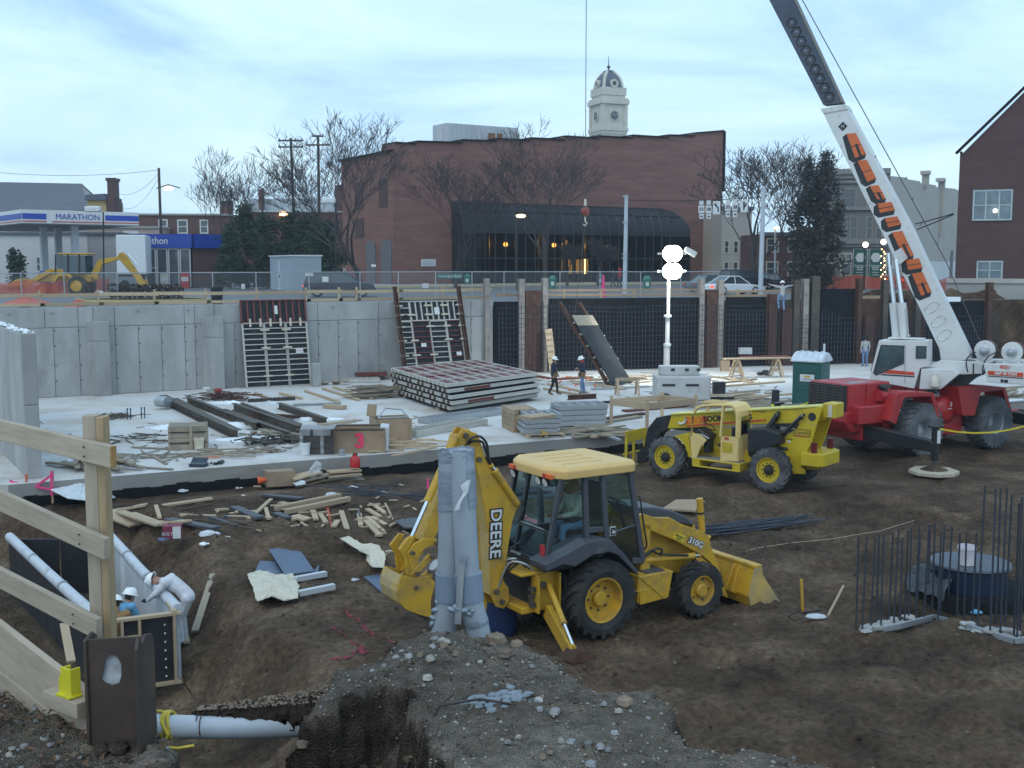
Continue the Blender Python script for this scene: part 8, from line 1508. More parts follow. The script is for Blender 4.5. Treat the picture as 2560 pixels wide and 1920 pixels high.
p,q_=H.P(1688,1062,-.15),H.P(1780,1075,-.15);b=MB();b.box((p+q_)/2+Vector((.4,.1,-.05)),((q_-p).x+1.6,.3,.16));b.build('lower_boom_gear',M['blk'],T,bev=.02)
lx0=H.py(1590,1100,0)[0];qd=[H.px(x,y,lx0) for x,y in ((1563,1079),(1614,1068),(1618,1092),(1566,1108))]
b=MB();b.prism(qd,lx0-.03,lx0+.03,'x');b.build('fork_carriage',M['yel2'],T,bev=.008)
ya,yb=qd[0][0],qd[1][0];za=qd[2][1];zl_=za-.85
for t in (.06,.42,.95):y=ya+(yb-ya)*t;sbar('carriage_bar',M['yel2'],T,(lx0,y,za+.1),(lx0,y,zl_),.08,.05,Vector((0,1,0)))
sbar('carriage_bar',M['yel2'],T,(lx0-.06,ya,za-.42),(lx0-.06,yb,za-.42),.05,.05);sbar('carriage_bar',M['yel2'],T,(lx0,ya,zl_),(lx0,yb,zl_),.06,.06)
for t in (.2,.8):y=ya+(yb-ya)*t;b=MB();b.box((lx0-.08,y,zl_+.3),(.05,.12,.7));b.box((lx0-.65,y,zl_-.03),(1.2,.12,.05));b.build('fork',M['blk'],T)
e0,e1=H.P(1716,1055,-.295),H.P(1805,1049,-.295);dd=(e1-e0).normalized();uu=Vector((-dd.z,0,dd.x))
text('lettering','ZOOM',.27,mat('zoom_orange',(.75,.13,.02),.5),T,TM(H.P(1739,1051,-.288),dd,uu),.003,.012,.92,shear=.25);text('lettering','BOOM',.25,M['blk'],T,TM(H.P(1783,1047,-.288),dd,uu),.003,.01,.92);text('lettering','2',.2,M['blk'],T,TM(H.P(1876,1042,-.288),dd,uu),.003,.01)
b=MB();b.bar(H.P(1716,1065,-.286),H.P(1916,1050,-.286),.012,.055,uu);b.build('red_stripe',mat('stripe_red',(.55,.06,.02),.5),T)
b=MB();b.tube([H.P(x,y,-.33) for x,y in ((1697,1057),(1703,1060),(1711,1057),(1715,1050),(1713,1043))],.04,8);b.build('grab_handle',M['white'],T,smooth=60)
p=H.P(2005,1082,-.524);b=MB();b.box(p,(.52,.012,.2));lg=b.build('logo_plate',M['blk'],T);b=MB();b.box(p-Vector((0,.006,0)),(.48,.012,.16));b.build('logo_field',M['yel2'],lg);text('lettering','Carelift',.15,M['blk'],lg,TM(p-Vector((0,.014,0)),(1,0,0),(0,0,1)));b=MB();b.box(p+Vector((-.05,-.014,-.09)),(.36,.008,.03));b.build('logo_line',M['redp'],lg)
text('lettering','Turbo',.09,M['blk'],T,TM(H.P(1973,1098,-.526),(1,0,0),(0,0,1)));b=MB();b.box(H.P(1972,1104,-.526),(.12,.01,.06));b.build('decal',M['white'],T);b=MB();b.box(H.P(2067,1027,-.36)+Vector((.1,0,0)),(.12,.02,.34));b.build('decal',M['tarp'],T);text('lettering','McCloskey Int',.07,M['blk'],T,TM(H.P(1900,1029,-.286),(1,0,0),(0,0,1)))
# ---------------- rough terrain crane ----------------
a,c=gt(2296,1141),gt(2472,1119);yw=math.atan2((c-a).y,(c-a).x);WB3=(c-a).length;q=Vector((-math.sin(yw),math.cos(yw),0));o=a+q*1.25;o.z=(a.z+c.z)/2
H=Fr(o,yw);T=CRN=thing('mobile_crane','red and white rough terrain crane with its long boom raised to the left','crane',o,yw)
RC=.93
for x in (0,WB3):tyre(T,(x,-1.2,RC),RC,.72,.40,mat('grey_tyre',(.06,.064,.07),.85,var=.35,dirt=(.19,.195,.21),damt=.85,dscale=1.2),M['galv'],-1,26,.03,deep=.5,hubr=.42,bolts=8,ang=.2);tyre(T,(x,1.2,RC),RC,.72,.40,MATS['grey_tyre'],M['galv'],1,26,.03,ang=.2)
gx,gzt=H.py(2117,962,-.85);gzb=H.py(2113,1033,-.85)[1];hx1=H.py(2225,965,-.85)[0]
RD_=M['red'];b=MB();b.box((WB3/2,0,1.0),(WB3+2.2,1.3,.55));b.build('carrier_frame',RD_,T,bev=.03)
b=MB();b.box(((gx+hx1)/2+.04,0,(gzt+gzb)/2),(hx1-gx-.08,1.7,gzt-gzb));b.build('engine_hood',RD_,T,bev=.04,seg=2);b=MB();b.box((gx+.02,0,(gzt+gzb)/2),(.08,1.62,gzt-gzb-.08));b.build('radiator',M['blk'],T)
for k in range(9):sbar('grille_bar',M['steel'],T,(gx-.035,-.78,gzb+.1+(gzt-gzb-.2)*k/8),(gx-.035,.78,gzb+.1+(gzt-gzb-.2)*k/8),.03,.03)
for k in range(5):sbar('grille_bar',M['steel'],T,(gx-.04,-.72+.36*k,gzb+.06),(gx-.04,-.72+.36*k,gzt-.06),.03,.03,Vector((0,1,0)))
zb1=H.py(2120,1083,-.95)[1];b=MB();b.prism([(gx-.1,gzb+.02),(gx-.12,gzb-.3),(gx+.15,zb1),(gx+1.2,zb1),(gx+1.2,gzb+.02)],-.95,.95);b.build('front_bumper',RD_,T,bev=.03);b=MB();b.prism([(gx-.35,gzb-.1),(gx-.1,gzb-.05),(gx+.2,zb1-.02),(gx-.05,zb1)],.45,.95);b.build('tow_bracket',RD_,T)
a,c=H.py(2150,1018,-1.25),H.py(2222,1056,-1.25);b=MB();b.box(((a[0]+c[0])/2,-1.0,(a[1]+c[1])/2),(c[0]-a[0],.5,a[1]-c[1]));b.build('side_box',RD_,T,bev=.04);b=MB();b.box((hx1-.75,-.87,(gzt+gzb)/2+.1),(.8,.04,.7));b.build('hood_door',RD_,T,bev=.01)
p,q_=H.P(2196,990,-1.0),H.P(2240,992,-1.0);b=MB();b.cyl(p,q_,.19,n=18);b.cyl(q_-Vector((.06,0,0)),q_+Vector((.1,0,0)),.16,n=18);b.build('air_cleaner',RD_,T,smooth=40,bev=.01);p=H.P(2211,968,-1.0);b=MB();b.lathe([(0,.1),(.2,.08),(.22,0),(.1,-.02),(.1,-.25)],p,(0,0,1),16);b.build('intake_cap',M['blk'],T,smooth=40)
b=MB();b.cyl(H.P(2120,960,-.7),H.P(2190,957,-.3),.07,n=10);b.build('exhaust_pipe',M['galv'],T,smooth=40)
for pf_ in ([(2222,1052),(2245,986),(2262,980),(2335,982),(2351,1044),(2343,1044),(2328,991),(2265,993),(2258,1000),(2240,1060)],[(2395,968),(2432,963),(2514,968),(2528,1020),(2521,1020),(2507,975),(2453,981),(2448,996),(2437,1039),(2407,1039)]):pp=H.pys(pf_,-1.55);solid('fender',pp,-1.55,-.72,RD_,T,.01);solid('fender',pp,.72,1.55,RD_,T,.01)
p=H.P(2374,1026,-1.2);b=MB();b.lathe([(0,0),(.30,.0),(.46,.10),(.50,.25),(.50,.7)],p,(0,1,0),26);b.build('fuel_tank',RD_,T,smooth=45);text('lettering','3',.2,M['white'],T,TM(p+Vector((.05,-.02,.2)),(1,0,0),(0,0,1)),bold=.012);b=MB();b.box(p+Vector((.0,-.01,.06)),(.2,.01,.03));b.build('decal',M['white'],T)
b=MB();b.box(((WB3)/2,-.9,1.0),(1.2,.3,.8));b.build('tool_box',RD_,T,bev=.03);b=MB();b.cyl((WB3/2-.1,0,1.25),(WB3/2-.1,0,1.75),.75,n=28);b.build('slew_ring',M['blk'],T,smooth=40)
# outriggers
jk=H.loc(gt(2338,1184));lxo=jk.x
def outrig(lx,ly,beam_z,sgn,nm='outrigger'):
 b=MB();s_=-1 if ly < 0 else 1;b.prism([(s_*.9,beam_z-.22),(s_*.9,beam_z+.22),(ly+s_*-.1,beam_z+.06),(ly,beam_z-.02),(ly,beam_z-.28),(ly-s_*.1,beam_z-.3)],lx-.16,lx+.16,'x');ob=b.build('outrigger_beam',M['blk'],T,bev=.015);b=MB();b.cyl((lx,ly-s_*.05,.45),(lx,ly-s_*.05,beam_z+.5),.12,n=14);b.box((lx,ly-s_*.05,beam_z+.5),(.34,.3,.06));b.build('jack_tube',M['blk'],ob,smooth=40);b=MB();b.cyl((lx,ly-s_*.05,.05),(lx,ly-s_*.05,.6),.075,n=12);b.cyl((lx,ly-s_*.05,.03),(lx,ly-s_*.05,.22),.13,n=12);b.build('jack_rod',M['steel'],ob,smooth=40);b=MB();b.box((lx,ly-s_*.05-.13,beam_z+.2),(.14,.012,.4));b.build('striped_decal',M['white'],ob)
outrig(lxo,jk.y,1.0,-1);outrig(lxo,3.2,1.0,1);outrig(WB3+1.75,-3.6,.95,-1);outrig(WB3+1.75,3.6,.95,1)
for lx,ly,lb in ((lxo,jk.y+.05,'pale octagonal timber mat under the near outrigger jack'),):
 w_=H.o+H.ax*lx+H.ay*ly;pm=thing('outrigger_mat',lb,'timber mat',(w_.x,w_.y,dz(w_.x,w_.y)+.02),yw);b=MB();b.lathe([(0,.12),(.72,.12),(.75,.09),(.75,0)],(0,0,0),(0,0,1),8);b.build('plank_disc',mat('mat_wood',(.42,.36,.28),.85,var=.15,stretch=(1,6,1)),pm);b=MB();b.lathe([(.42,.12),(.3,.18),(.1,.24),(0,.24)],(0,0,0),(0,0,1),12);b.build('dirt_heap',SOIL,pm,smooth=60)
b=MB();b.box((WB3+1.75,0,.95),(.5,2.0,.5));b.box((lxo,0,.95),(.5,2.0,.5));pieces(b,'outrigger_box',RD_,T,bev=.03)
# upper works: slewed against the carrier, boom pointing left and away
kids0=set(T.children);HC=H;so_=H.o+H.ax*(WB3/2);H=Fr((so_.x,so_.y,H.o.z),R(-30))
cy=-1.35;WHT=M['white']
cabp=H.pys([(2197,851),(2319,852),(2318,916),(2300,921),(2285,972),(2172,951)],cy);solid('cab',cabp,cy,cy+.95,WHT,T,.02)
wn=H.pys([(2203,863),(2260,865),(2259,908),(2190,938),(2184,933)],cy-.012);b=MB();b.poly([(x,cy-.012,z) for x,z in wn]);cw=b.build('cab_window',mat('crane_glass',(.035,.065,.075),.1,var=.5,scale=2.2,spec=.8),T)
b=MB();P3=[Vector((x,cy-.016,z)) for x,z in wn];b.tube(P3+[P3[0]],.018,5);b.build('window_seal',M['blk'],cw)
wn2=H.pys([(2291,866),(2316,866),(2315,895),(2290,896)],cy-.012);b=MB();b.poly([(x,cy-.012,z) for x,z in wn2]);cw=b.build('cab_window',MATS['crane_glass'],T);b=MB();P3=[Vector((x,cy-.016,z)) for x,z in wn2];b.tube(P3+[P3[0]],.018,5);b.build('window_seal',M['blk'],cw)
fa=H.py(2197,853,cy),H.py(2174,947,cy);b=MB();n_=b.add([(fa[0][0]-.012,cy+.08,fa[0][1]-.1),(fa[0][0]-.012,cy+.87,fa[0][1]-.1),(fa[1][0]-.002,cy+.87,fa[1][1]+.25),(fa[1][0]-.002,cy+.08,fa[1][1]+.25)]);b.face([n_,n_+1,n_+2,n_+3]);b.build('windscreen',MATS['crane_glass'],T)
for pts,m_,nm in (([(2226,925),(2285,930),(2286,938),(2205,933)],MATS['stripe_red'],'red_stripe'),([(2203,935),(2286,940),(2286,943),(2203,938)],M['blk'],'black_stripe'),([(2262,862),(2264,862),(2263,958),(2261,957)],M['greyc'],'door_edge')):b=MB();b.prism(H.pys(pts,cy-.01),cy-.012,cy);b.build(nm,m_,T)
b=MB();a=H.py(2260,850,cy);b.box((a[0],cy+.48,a[1]+.03),(1.2,.5,.05));b.build('roof_hatch',WHT,T,bev=.02)
solid('body_box',H.pys([(2303,922),(2382,924),(2397,936),(2352,973),(2298,973)],cy),cy,cy+.8,WHT,T,.02)
dk=H.pys([(2319,917),(2350,901),(2444,906),(2462,910),(2462,934),(2396,937),(2380,925)],-.8)
for y0 in (-.8,.5):solid('turntable_side',dk,y0,y0+.3,WHT,T,.015)
b=MB();b.prism(H.pys([(2352,973),(2397,937),(2462,934),(2430,950),(2400,975)],-.7),-.7,.7);b.build('turntable',M['blk'],T)
cwp=H.pys([(2458,909),(2620,914),(2620,966),(2470,956)],-1.2);solid('counterweight',cwp,-1.2,1.2,WHT,T,.02)
bd=H.pys([(2470,927),(2558,932),(2558,943),(2470,937)],-1.21);b=MB();b.prism(bd,-1.212,-1.2);b.build('red_stripe',MATS['stripe_red'],T);b=MB();b.prism(H.pys([(2470,939),(2558,945),(2558,947),(2470,941)],-1.21),-1.212,-1.2);b.build('black_stripe',M['blk'],T)
e0,e1=H.P(2470,932,-1.21),H.P(2558,937.5,-1.21);dd=(e1-e0).normalized();uu=Vector((-dd.z,0,dd.x));text('lettering','A&P 35 TON',.13,M['white'],T,TM(H.P(2514,934.5,-1.217),dd,uu),bold=.006,sx=.95);text('lettering','8351',.16,MATS['stripe_red'],T,TM(H.P(2513,918,-1.206),dd,uu),bold=.006)
b=MB();b.box(H.P(2505,952,-1.206),(.09,.01,.1));b.box(H.P(2515,953,-1.206),(.12,.01,.1));pieces(b,'decal',M['blk'],T)
for x,y in ((2462,876),(2530,880)):
 p=H.P(x,y,-.75);b=MB();b.lathe([(0,-.02),(.33,0),(.34,.02),(.32,.05),(.2,.05)],p,(0,1,0),26);dr=b.build('winch_drum',WHT,T,smooth=35);b=MB();b.lathe([(.27,.04),(.28,1.2)],p,(0,1,0),22);b.build('wound_rope',M['rust'],dr,smooth=40);b=MB();b.lathe([(0,-.34),(.09,-.32),(.12,-.12),(.17,-.1),(.17,0)],p,(0,1,0),12);b.build('winch_motor',M['galv'],dr,smooth=35)
 b=MB();b.prism([(p.x-.3,p.z-.45),(p.x+.3,p.z-.45),(p.x+.12,p.z+.1),(p.x-.12,p.z+.1)],p.y+.05,p.y+.1);b.build('winch_bracket',WHT,T)
hoseb(T,[H.P(2440,880,-.9),H.P(2418,895,-.95),H.P(2416,915,-.95),H.P(2420,930,-.92)]);hoseb(T,[H.P(2505,874,-.9),H.P(2470,892,-.98),H.P(2458,915,-1.0),H.P(2458,938,-.98)]);hoseb(T,[H.P(2490,905,-.9),H.P(2468,912,-1.0),H.P(2460,935,-.98)]);hoseb(T,[H.P(2434,908,-.86),H.P(2433,935,-.9)])
p=H.P(2337,968,cy-.12);GT=thing('gas_bottle','small white gas bottle standing on the crane deck below the boom','gas bottle',H.o+H.ax*p.x+H.ay*p.y+Z*p.z,yw);b=MB();b.lathe([(.11,0),(.15,.03),(.15,.32),(.09,.4),(.09,.46),(.03,.46),(0,.4)],(0,0,0),(0,0,1),18);b.build('body',mat('bottle_white',(.62,.58,.5),.5,dirt=(.4,.3,.2),damt=.4),GT,smooth=40)
# boom
yb_=-.36
bs=H.pys([(2056,279),(2194,560),(2300,772),(2348,872),(2352,900),(2403,903),(2423,897),(2424,880),(2350,726),(2273,560),(2115,265)],yb_);solid('boom_base_section',bs,yb_,.30,WHT,T,.012)
cl_=H.pys([(2051,272),(2058,284),(2120,273),(2113,261)],yb_-.03);solid('boom_collar',cl_,yb_-.04,.34,mat('worn_white',(.6,.6,.58),.5,dirt=(.3,.2,.13),damt=.5),T,.01)
i0,i1=H.pys([(2058,262),(2103,257)],-.28),H.pys([(1923,0),(1984,0)],-.28)
A0,B0=Vector((i0[0][0],0,i0[0][1])),Vector((i0[1][0],0,i0[1][1]));A1,B1=Vector((i1[0][0],0,i1[0][1])),Vector((i1[1][0],0,i1[1][1]));A2,B2=A0+(A1-A0)*3.6,B0+(B1-B0)*3.6
BI=mat('boom_blue_grey',(.05,.065,.095),.45,var=.3,scale=1,dirt=(.14,.13,.12),damt=.4);b=MB();b.prism([(A0.x,A0.z),(A2.x,A2.z),(B2.x,B2.z),(B0.x,B0.z)],-.28,.22);ins=fix_normals(b.build('boom_inner_section',BI,T));b=MB();a_,c_=B0,B2;b.bar(a_+Vector((.02,-.03,.02)),c_+Vector((.02,-.03,.02)),.5,.03,Vector((.88,0,.47)));b.build('boom_top_plate',mat('dusty_steel',(.17,.16,.14),.7,dirt=(.2,.14,.09),damt=.5),T)
for k in range(9):
 t=k/7.0;px_,py_=2073+(1991-2073)*t,243+(80-243)*t;p=H.P(px_,py_,-.283);b=MB();b.lathe([(0,.02),(.16,.0),(.2,-.012),(.22,0),(.22,.02)],p,(0,1,0),6);ho=b.build('boom_hole',M['blk'],T);b=MB();b.sphere(p+Vector((0,.0,0)),.035,6,5);b.build('bolt',M['galv'],ho)
z4=lambda x,y:(1760+x/2.765,300+y/2.765)
LQ=[((985,95),(1050,90),(1120,235),(1045,262)),((1060,282),(1125,275),(1190,402),(1130,428)),((1145,455),(1205,450),(1258,545),(1198,548)),((1200,577),(1295,565),(1320,622),(1217,642)),((1250,677),(1335,665),(1365,722),(1272,742)),((1300,777),(1370,765),(1450,937),(1387,957)),((1392,967),(1485,955),(1510,1022),(1412,1037)),((1437,1062),(1510,1050),(1572,1187),(1502,1215))]
for i,qd in enumerate(LQ):
 sh=[(qd[0][0]-28,qd[0][1]+22),qd[0],qd[1],(qd[1][0]+5,qd[1][1]+10),qd[2],(qd[2][0]-8,qd[2][1]+32),(qd[3][0]-12,qd[3][1]+34),(qd[3][0]-45,qd[3][1]+12)]
 b=MB();b.prism(H.pys([z4(*p) for p in sh],yb_-.006),yb_-.006,yb_+.002);lt_=fix_normals(b.build('letter_shadow',M['blk'],T));b=MB();b.prism(H.pys([z4(*p) for p in qd],yb_-.016),yb_-.016,yb_-.007);fix_normals(b.build('boom_letter',M['lor'],lt_))
 a,c=z4((qd[2][0]+qd[3][0])/2,(qd[2][1]+qd[3][1])/2),z4((qd[0][0]*.55+qd[1][0]*.45+qd[2][0]*.55+qd[3][0]*.45)/2,(qd[0][1]+qd[2][1])/2);b=MB()
 if i in (0,2,5,7):b.bar(H.P(*a,yb_-.019),H.P(*c,yb_-.019),.004,.09,Vector((0,0,1)))
 m_a,m_c=z4((qd[0][0]*.45+qd[3][0]*.55),(qd[0][1]*.45+qd[3][1]*.55)),z4((qd[1][0]*.45+qd[2][0]*.55),(qd[1][1]*.45+qd[2][1]*.55));b.bar(H.P(*m_a,yb_-.018),H.P(*m_c,yb_-.018),.004,.025,Vector((0,0,1)));b.build('letter_cut',M['blk'],lt_)
for x,y in ((2330,768),(2346,803),(2361,837)):p=H.P(x,y,yb_);b=MB();pts=[p+Vector((.22*math.cos(t)*(.75+.25*abs(math.cos(t)))+.05*math.sin(t),-.004,.2*math.sin(t)+.06*math.cos(t))) for t in (2*math.pi*k/18 for k in range(19))];b.tube(pts,.022,5);b.build('embossed_ring',WHT,T,smooth=60)
p=H.P(2107,316,yb_-.006);b=MB();b.lathe([(0,.0),(.17,0),(.17,.01)],p,(0,1,0),4);e_=b.build('emblem',M['blk'],T);text('lettering','H',.16,M['white'],e_,TM(p-Vector((0,.008,0)),(1,0,.15),(0,0,1)))
br_=H.pys([(2230,633),(2252,620),(2268,646),(2248,662),(2238,652)],-.55);solid('ram_bracket',br_,-.56,-.36,MATS['worn_white'],T,.01)
for (x0,y0,x1,y1,x2,y2,ly) in ((2221,633,2234,757,2246,890,-.42),(2239,648,2254,757,2266,890,-.62)):p0,p1,p2=H.P(x0,y0,ly),H.P(x1,y1,ly),H.P(x2,y2,ly);b=MB();b.cyl(p2,p1,.155,n=18);lc=b.build('lift_ram',WHT,T,smooth=40);b=MB();b.cyl(p1,p0,.085,n=14);b.build('piston_rod',M['chrome'],lc,smooth=40)
b=MB();p=H.P(2271,840,-.75);b.cyl(p,H.P(2266,770,-.75),.025,n=6);b.sphere(p,.07,8,6);b.build('pressure_pipe',M['galv'],T)
rp0,rp1=H.P(1995,-20,.1),H.P(2366,655,.1);b=MB();b.cyl(rp0+(rp0-rp1)*1.0,rp1,.018,n=5);b.cyl(rp1,H.P(2455,865,.0),.018,n=5);b.build('hoist_rope',M['steel'],T)
b=MB()
for x,y in ((2280,500),(2262,450),(2186,396),(2340,612),(2300,565)):p=H.P(x,y,yb_+.2);b.cyl(p,p+Vector((.06,0,.1)),.015,n=5)
pieces(b,'rope_guide',M['steel'],T)
MX=(Matrix.Translation(HC.o) @ Matrix.Rotation(HC.yaw,4,'Z')).inverted() @ (Matrix.Translation(H.o) @ Matrix.Rotation(H.yaw,4,'Z'))
for c_ in T.children:
 if c_ not in kids0:c_.matrix_basis=MX @ c_.matrix_basis
H=HC
# caution tapes and posts near the crane
def tape(pts,label):
 P_=[Vector(p) for p in pts];b=MB()
 for a,c in zip(P_,P_[1:]):
  for i in range(6):u0,u1=a.lerp(c,i/6),a.lerp(c,(i+1)/6);s0,s1=-.25*4*(i/6)*(1-i/6),-.25*4*((i+1)/6)*(1-(i+1)/6);b.bar(u0+Z*s0,u1+Z*s1,.012,.05)
 return tag(b.build('caution_tape',mat('tape_yellow',(.72,.55,.02),.5)),label,'tape')
j0=H.o+H.ax*lxo+H.ay*(jk.y-.1)+Z*1.45;e1_=gd(2600,1052,37);tape([j0,e1_],'yellow caution tape running from the outrigger jack to the right')
PB=thing('tape_post','dark red post wound with yellow tape behind the telehandler boom','post',gz(1938,1030,0));h_=gd(1938,975,PB.location.y).z;b=MB();b.cyl((0,0,0),(0,0,h_),.16,n=10);b.build('post',M['blk'],PB);b=MB();b.cyl((0,0,h_*.25),(0,0,h_*.4),.17,n=10);b.build('tape_wrap',MATS['tape_yellow'],PB)
tape([PB.location+Z*h_*.35,gd(2050,990,46)],'yellow caution tape between the dark post and the green toilet')
# =============== FOREGROUND ===============
def sb2(name,m,parent,p0,p1,w,h,up=Z):return sbar(name,m,parent,p0,p1,w,h,up)
# guard rail at the left
o=gd(228,1600,6.85);T=thing('timber_guard_rail','near timber guard rail of three long boards nailed to a double post','railing',(o.x,o.y,3.2));o=T.location
zt_=gd(228,1042,6.85).z-o.z;xl=gd(203,1200,6.85).x-o.x;xr=gd(256,1200,6.85).x-o.x
GRW=mat('near_lumber',(.40,.32,.24),.8,var=.24,scale=2.5,stretch=(1,7,7),bump=.15,dirt=(.24,.20,.16),damt=.35,rnd=.1);GRB=mat('near_lumber_brown',(.36,.25,.14),.8,var=.2,scale=2.5,stretch=(1,7,7),bump=.15)
def near(name,m,p0,p1,w,h,up=Z):b=MB();d=p1-p0;b.box((0,0,0),(d.length,w,h));ob=b.build(name,m,T,bev=.004);a,u=frame_of(d,up);mm=Matrix((d.normalized(),a,u)).transposed().to_4x4();mm.translation=(p0+p1)/2;ob.matrix_local=mm;return ob
wpl=(xr-xl);near('post',GRW,Vector((xl+wpl*.31,.09,-.6)),Vector((xl+wpl*.33,.09,zt_)),wpl*.62,.09,Vector((0,1,0)));near('post',GRB,Vector((xl+wpl*.82,.10,-.6)),Vector((xl+wpl*.83,.10,zt_-.01)),wpl*.37,.11,Vector((0,1,0)))
for (x0,y0,x1,y1,hh_) in ((-180,1030,283,1142,.135),(-200,1158,268,1372,.135),(-200,1338,248,1572,.135)):
 t=(x0-0)/(x1-0);a=gd(x1,y1,6.72);c=gd(0,y1+(y0-y1)*(x1-0)/(x1-x0),7.45);c2=a+(c-a)*1.9;near('rail',GRW,c2-o,a-o,.045,hh_)
 if y0 == 1030:u_=(a-c).normalized();near('end_grain',mat('end_grain',(.34,.19,.07),.85,var=.3,scale=25),a-o,a-o+u_*.006,.043,hh_-.002)
 b=MB();q_=a+(c-a)*.2-o
 for s_ in (-.03,.03):b.sphere(q_+Vector((-.02,-.03,s_)),.007,6,4)
 kind(b.build('nails',M['blk'],T),'stuff')
a,c=gd(232,1790,6.72),gd(0,1605,7.5);b_=near('toe_board',GRW,a+(c-a)*1.9-o,a-o,.05,.30);
a,c=gd(232,1905,6.75),gd(0,1715,7.52);near('toe_board',GRW,a+(c-a)*1.9-o,a-o,.05,.26)
p0,p1=gd(128,1738,6.9),gd(214,1772,6.68);T0=T;T=thing('timber_block','short timber block lying on the toe board beside the yellow bracket','timber',p0);near('block',GRW,Vector((0,0,0)),p1-p0,.12,.10)
T=thing('yellow_bracket','bright yellow steel bracket standing on the timber block','bracket',p0.lerp(p1,.6)+Z*.055,math.atan2((p1-p0).y,(p1-p0).x));YB=mat('fluoro_yellow',(.66,.58,.02),.5,var=.1,dirt=(.25,.2,.1),damt=.45,dscale=9);zq=(1700-1625)*6.8/FPX
b=MB();b.box((0,0,.006),(.15,.12,.012));b.build('base_plate',YB,T);b=MB();b.box((.0,-.03,zq/2),(.10,.012,zq));b.box((.05,.0,zq/2),(.012,.07,zq));b.box((-.05,.0,zq/2),(.012,.07,zq*.92));b.build('channel',YB,T,bev=.003);b=MB();b.prism([(-.05,0),(-.075,0),(-.075,zq*.55),(-.05,zq*.75)],-.035,-.025);b.build('fin',YB,T)
# steel pile with a torch cut hole
p=gd(288,1700,6.55);T=thing('steel_pile','rusty steel pile head with a ragged torch cut hole, in front of the guard rail','steel pile',(p.x,p.y,0));o=T.location
ct=[gd(x,y,6.55)-o for x,y in ((217,1600),(356,1592),(362,1990),(224,1990))];hl=[gd(x,y,6.55)-o for x,y in ((262,1648),(276,1637),(292,1640),(303,1660),(304,1686),(298,1708),(280,1714),(262,1708),(252,1700),(258,1672))]
b=MB();n_=len(hl);outr=[ct[0],ct[0].lerp(ct[1],.45),ct[0].lerp(ct[1],.7),ct[1],ct[1].lerp(ct[2],.25),ct[2],ct[2].lerp(ct[3],.4),ct[3],ct[3].lerp(ct[0],.7),ct[3].lerp(ct[0],.9)]
th=Vector((0,.014,0));f0=b.add(outr+hl);f1=b.add([q+th for q in outr+hl])
for i in range(n_):
 j=(i+1) % n_;b.face([f0+i,f0+j,f0+n_+j,f0+n_+i]);b.face([f1+j,f1+i,f1+n_+i,f1+n_+j]);b.face([f0+n_+i,f0+n_+j,f1+n_+j,f1+n_+i]);b.face([f0+j,f0+i,f1+i,f1+j])
RS=mat('pile_steel',(.075,.055,.045),.62,metal=.25,var=.3,scale=3,bump=.15,dirt=(.14,.075,.045),damt=.5,dscale=3);fix_normals(b.build('web',RS,T));b=MB();cc=sum(hl,Vector())/n_;b.poly([cc+(q-cc)*1.15+Vector((0,.03,0)) for q in hl]);b.build('mortar_crust',mat('pale_crust',(.40,.42,.44),.9,var=.35,scale=14,dirt=(.06,.05,.045),damt=.5,dscale=9),T)
b=MB();x=ct[1].x;zt_=ct[1].z;prf=[(x+.002,-.13,zt_+.02),(x+.03,-.12,zt_-.03),(x+.035,-.1,zt_-.1),(x+.012,-.08,zt_-.3),(x+.01,-.08,-.0+zt_-1.0)]
b.prism([(-.15,zt_-1.0),(-.15,zt_-.03),(-.11,zt_+.03),(-.05,zt_-.02),(.02,zt_+.01),(.12,zt_-.02),(.16,zt_-.06),(.16,zt_-1.0)],x-.002,x+.018,'x');b.build('flange',RS,T,bev=.003);b=MB();x=ct[0].x;b.prism([(-.02,zt_-1.0),(-.02,zt_-.02),(.1,zt_),(.16,zt_-.04),(.16,zt_-1.0)],x-.018,x+.002,'x');b.build('flange',RS,T,bev=.003)
for x,y,r in ((255,1870,.06),(285,1862,.05),(300,1880,.07)):
 q=gd(x,y,6.45);b=MB();b.rock((0,0,0),r,rng,.7);o2=b.build('soil_lump',CUTS,bank,smooth=70);o2.location=(q.x,q.y,bankz(q.x,q.y)+.03)
# white pipe bridging the cut, with yellow rope
a,c=gd(345,1812,6.75),gd(815,1812,7.5);T=thing('white_pipe','white plastic pipe running from the steel pile into the earth bank','pipe',a);d=c-a
b=MB();b.tube([d*t-Z*.02*math.sin(t*3.1) for t in (-.08,0,.2,.4,.6,.8,1,1.1)],.072,20,False);b.build('pipe',M['pvc'],T,smooth=60)
b=MB();r_=random.Random(2);cl0=None
for i in range(40):
 t=.28+.72*i/39;p=d*t;s_=.03+.13*((t-.28)/.72)**1.2;ring=[p+Vector((0,.06+s_*1.2*math.cos(k*.52),.055+s_*math.sin(k*.52)*.9))+Vector((r_.gauss(0,.012),r_.gauss(0,.012),r_.gauss(0,.012))) for k in range(12)];n_=b.add(ring)
 if cl0 is not None:
  for k in range(12):b.face([cl0+k,cl0+(k+1) % 12,n_+(k+1) % 12,n_+k])
 cl0=n_
rg_=b.build('earth_ridge',CUTS,bank,smooth=60);rg_.location=a
b=MB()
for i in range(420):t=.28+.74*r_.random();s_=.03+.13*((t-.28)/.72)**1.2;q=a+d*t+Vector((0,.06+s_*r_.uniform(-1,1),.06+s_*.9));b.rock(q,r_.uniform(.004,.014),r_)
kind(b.build('ridge_gravel',STM[1],bank),'stuff')
YR=mat('yellow_rope',(.62,.46,.06),.8,var=.2,scale=30);T2=thing('yellow_rope','yellow rope looped round the white pipe with a knotted tail','rope',a+d*.13);b=MB()
for k in range(3):b.tube([Vector((.02*k+.012*math.sin(q*.7+k),math.cos(q*.42)*.082,math.sin(q*.42)*.082)) for q in range(16)],.011,6)
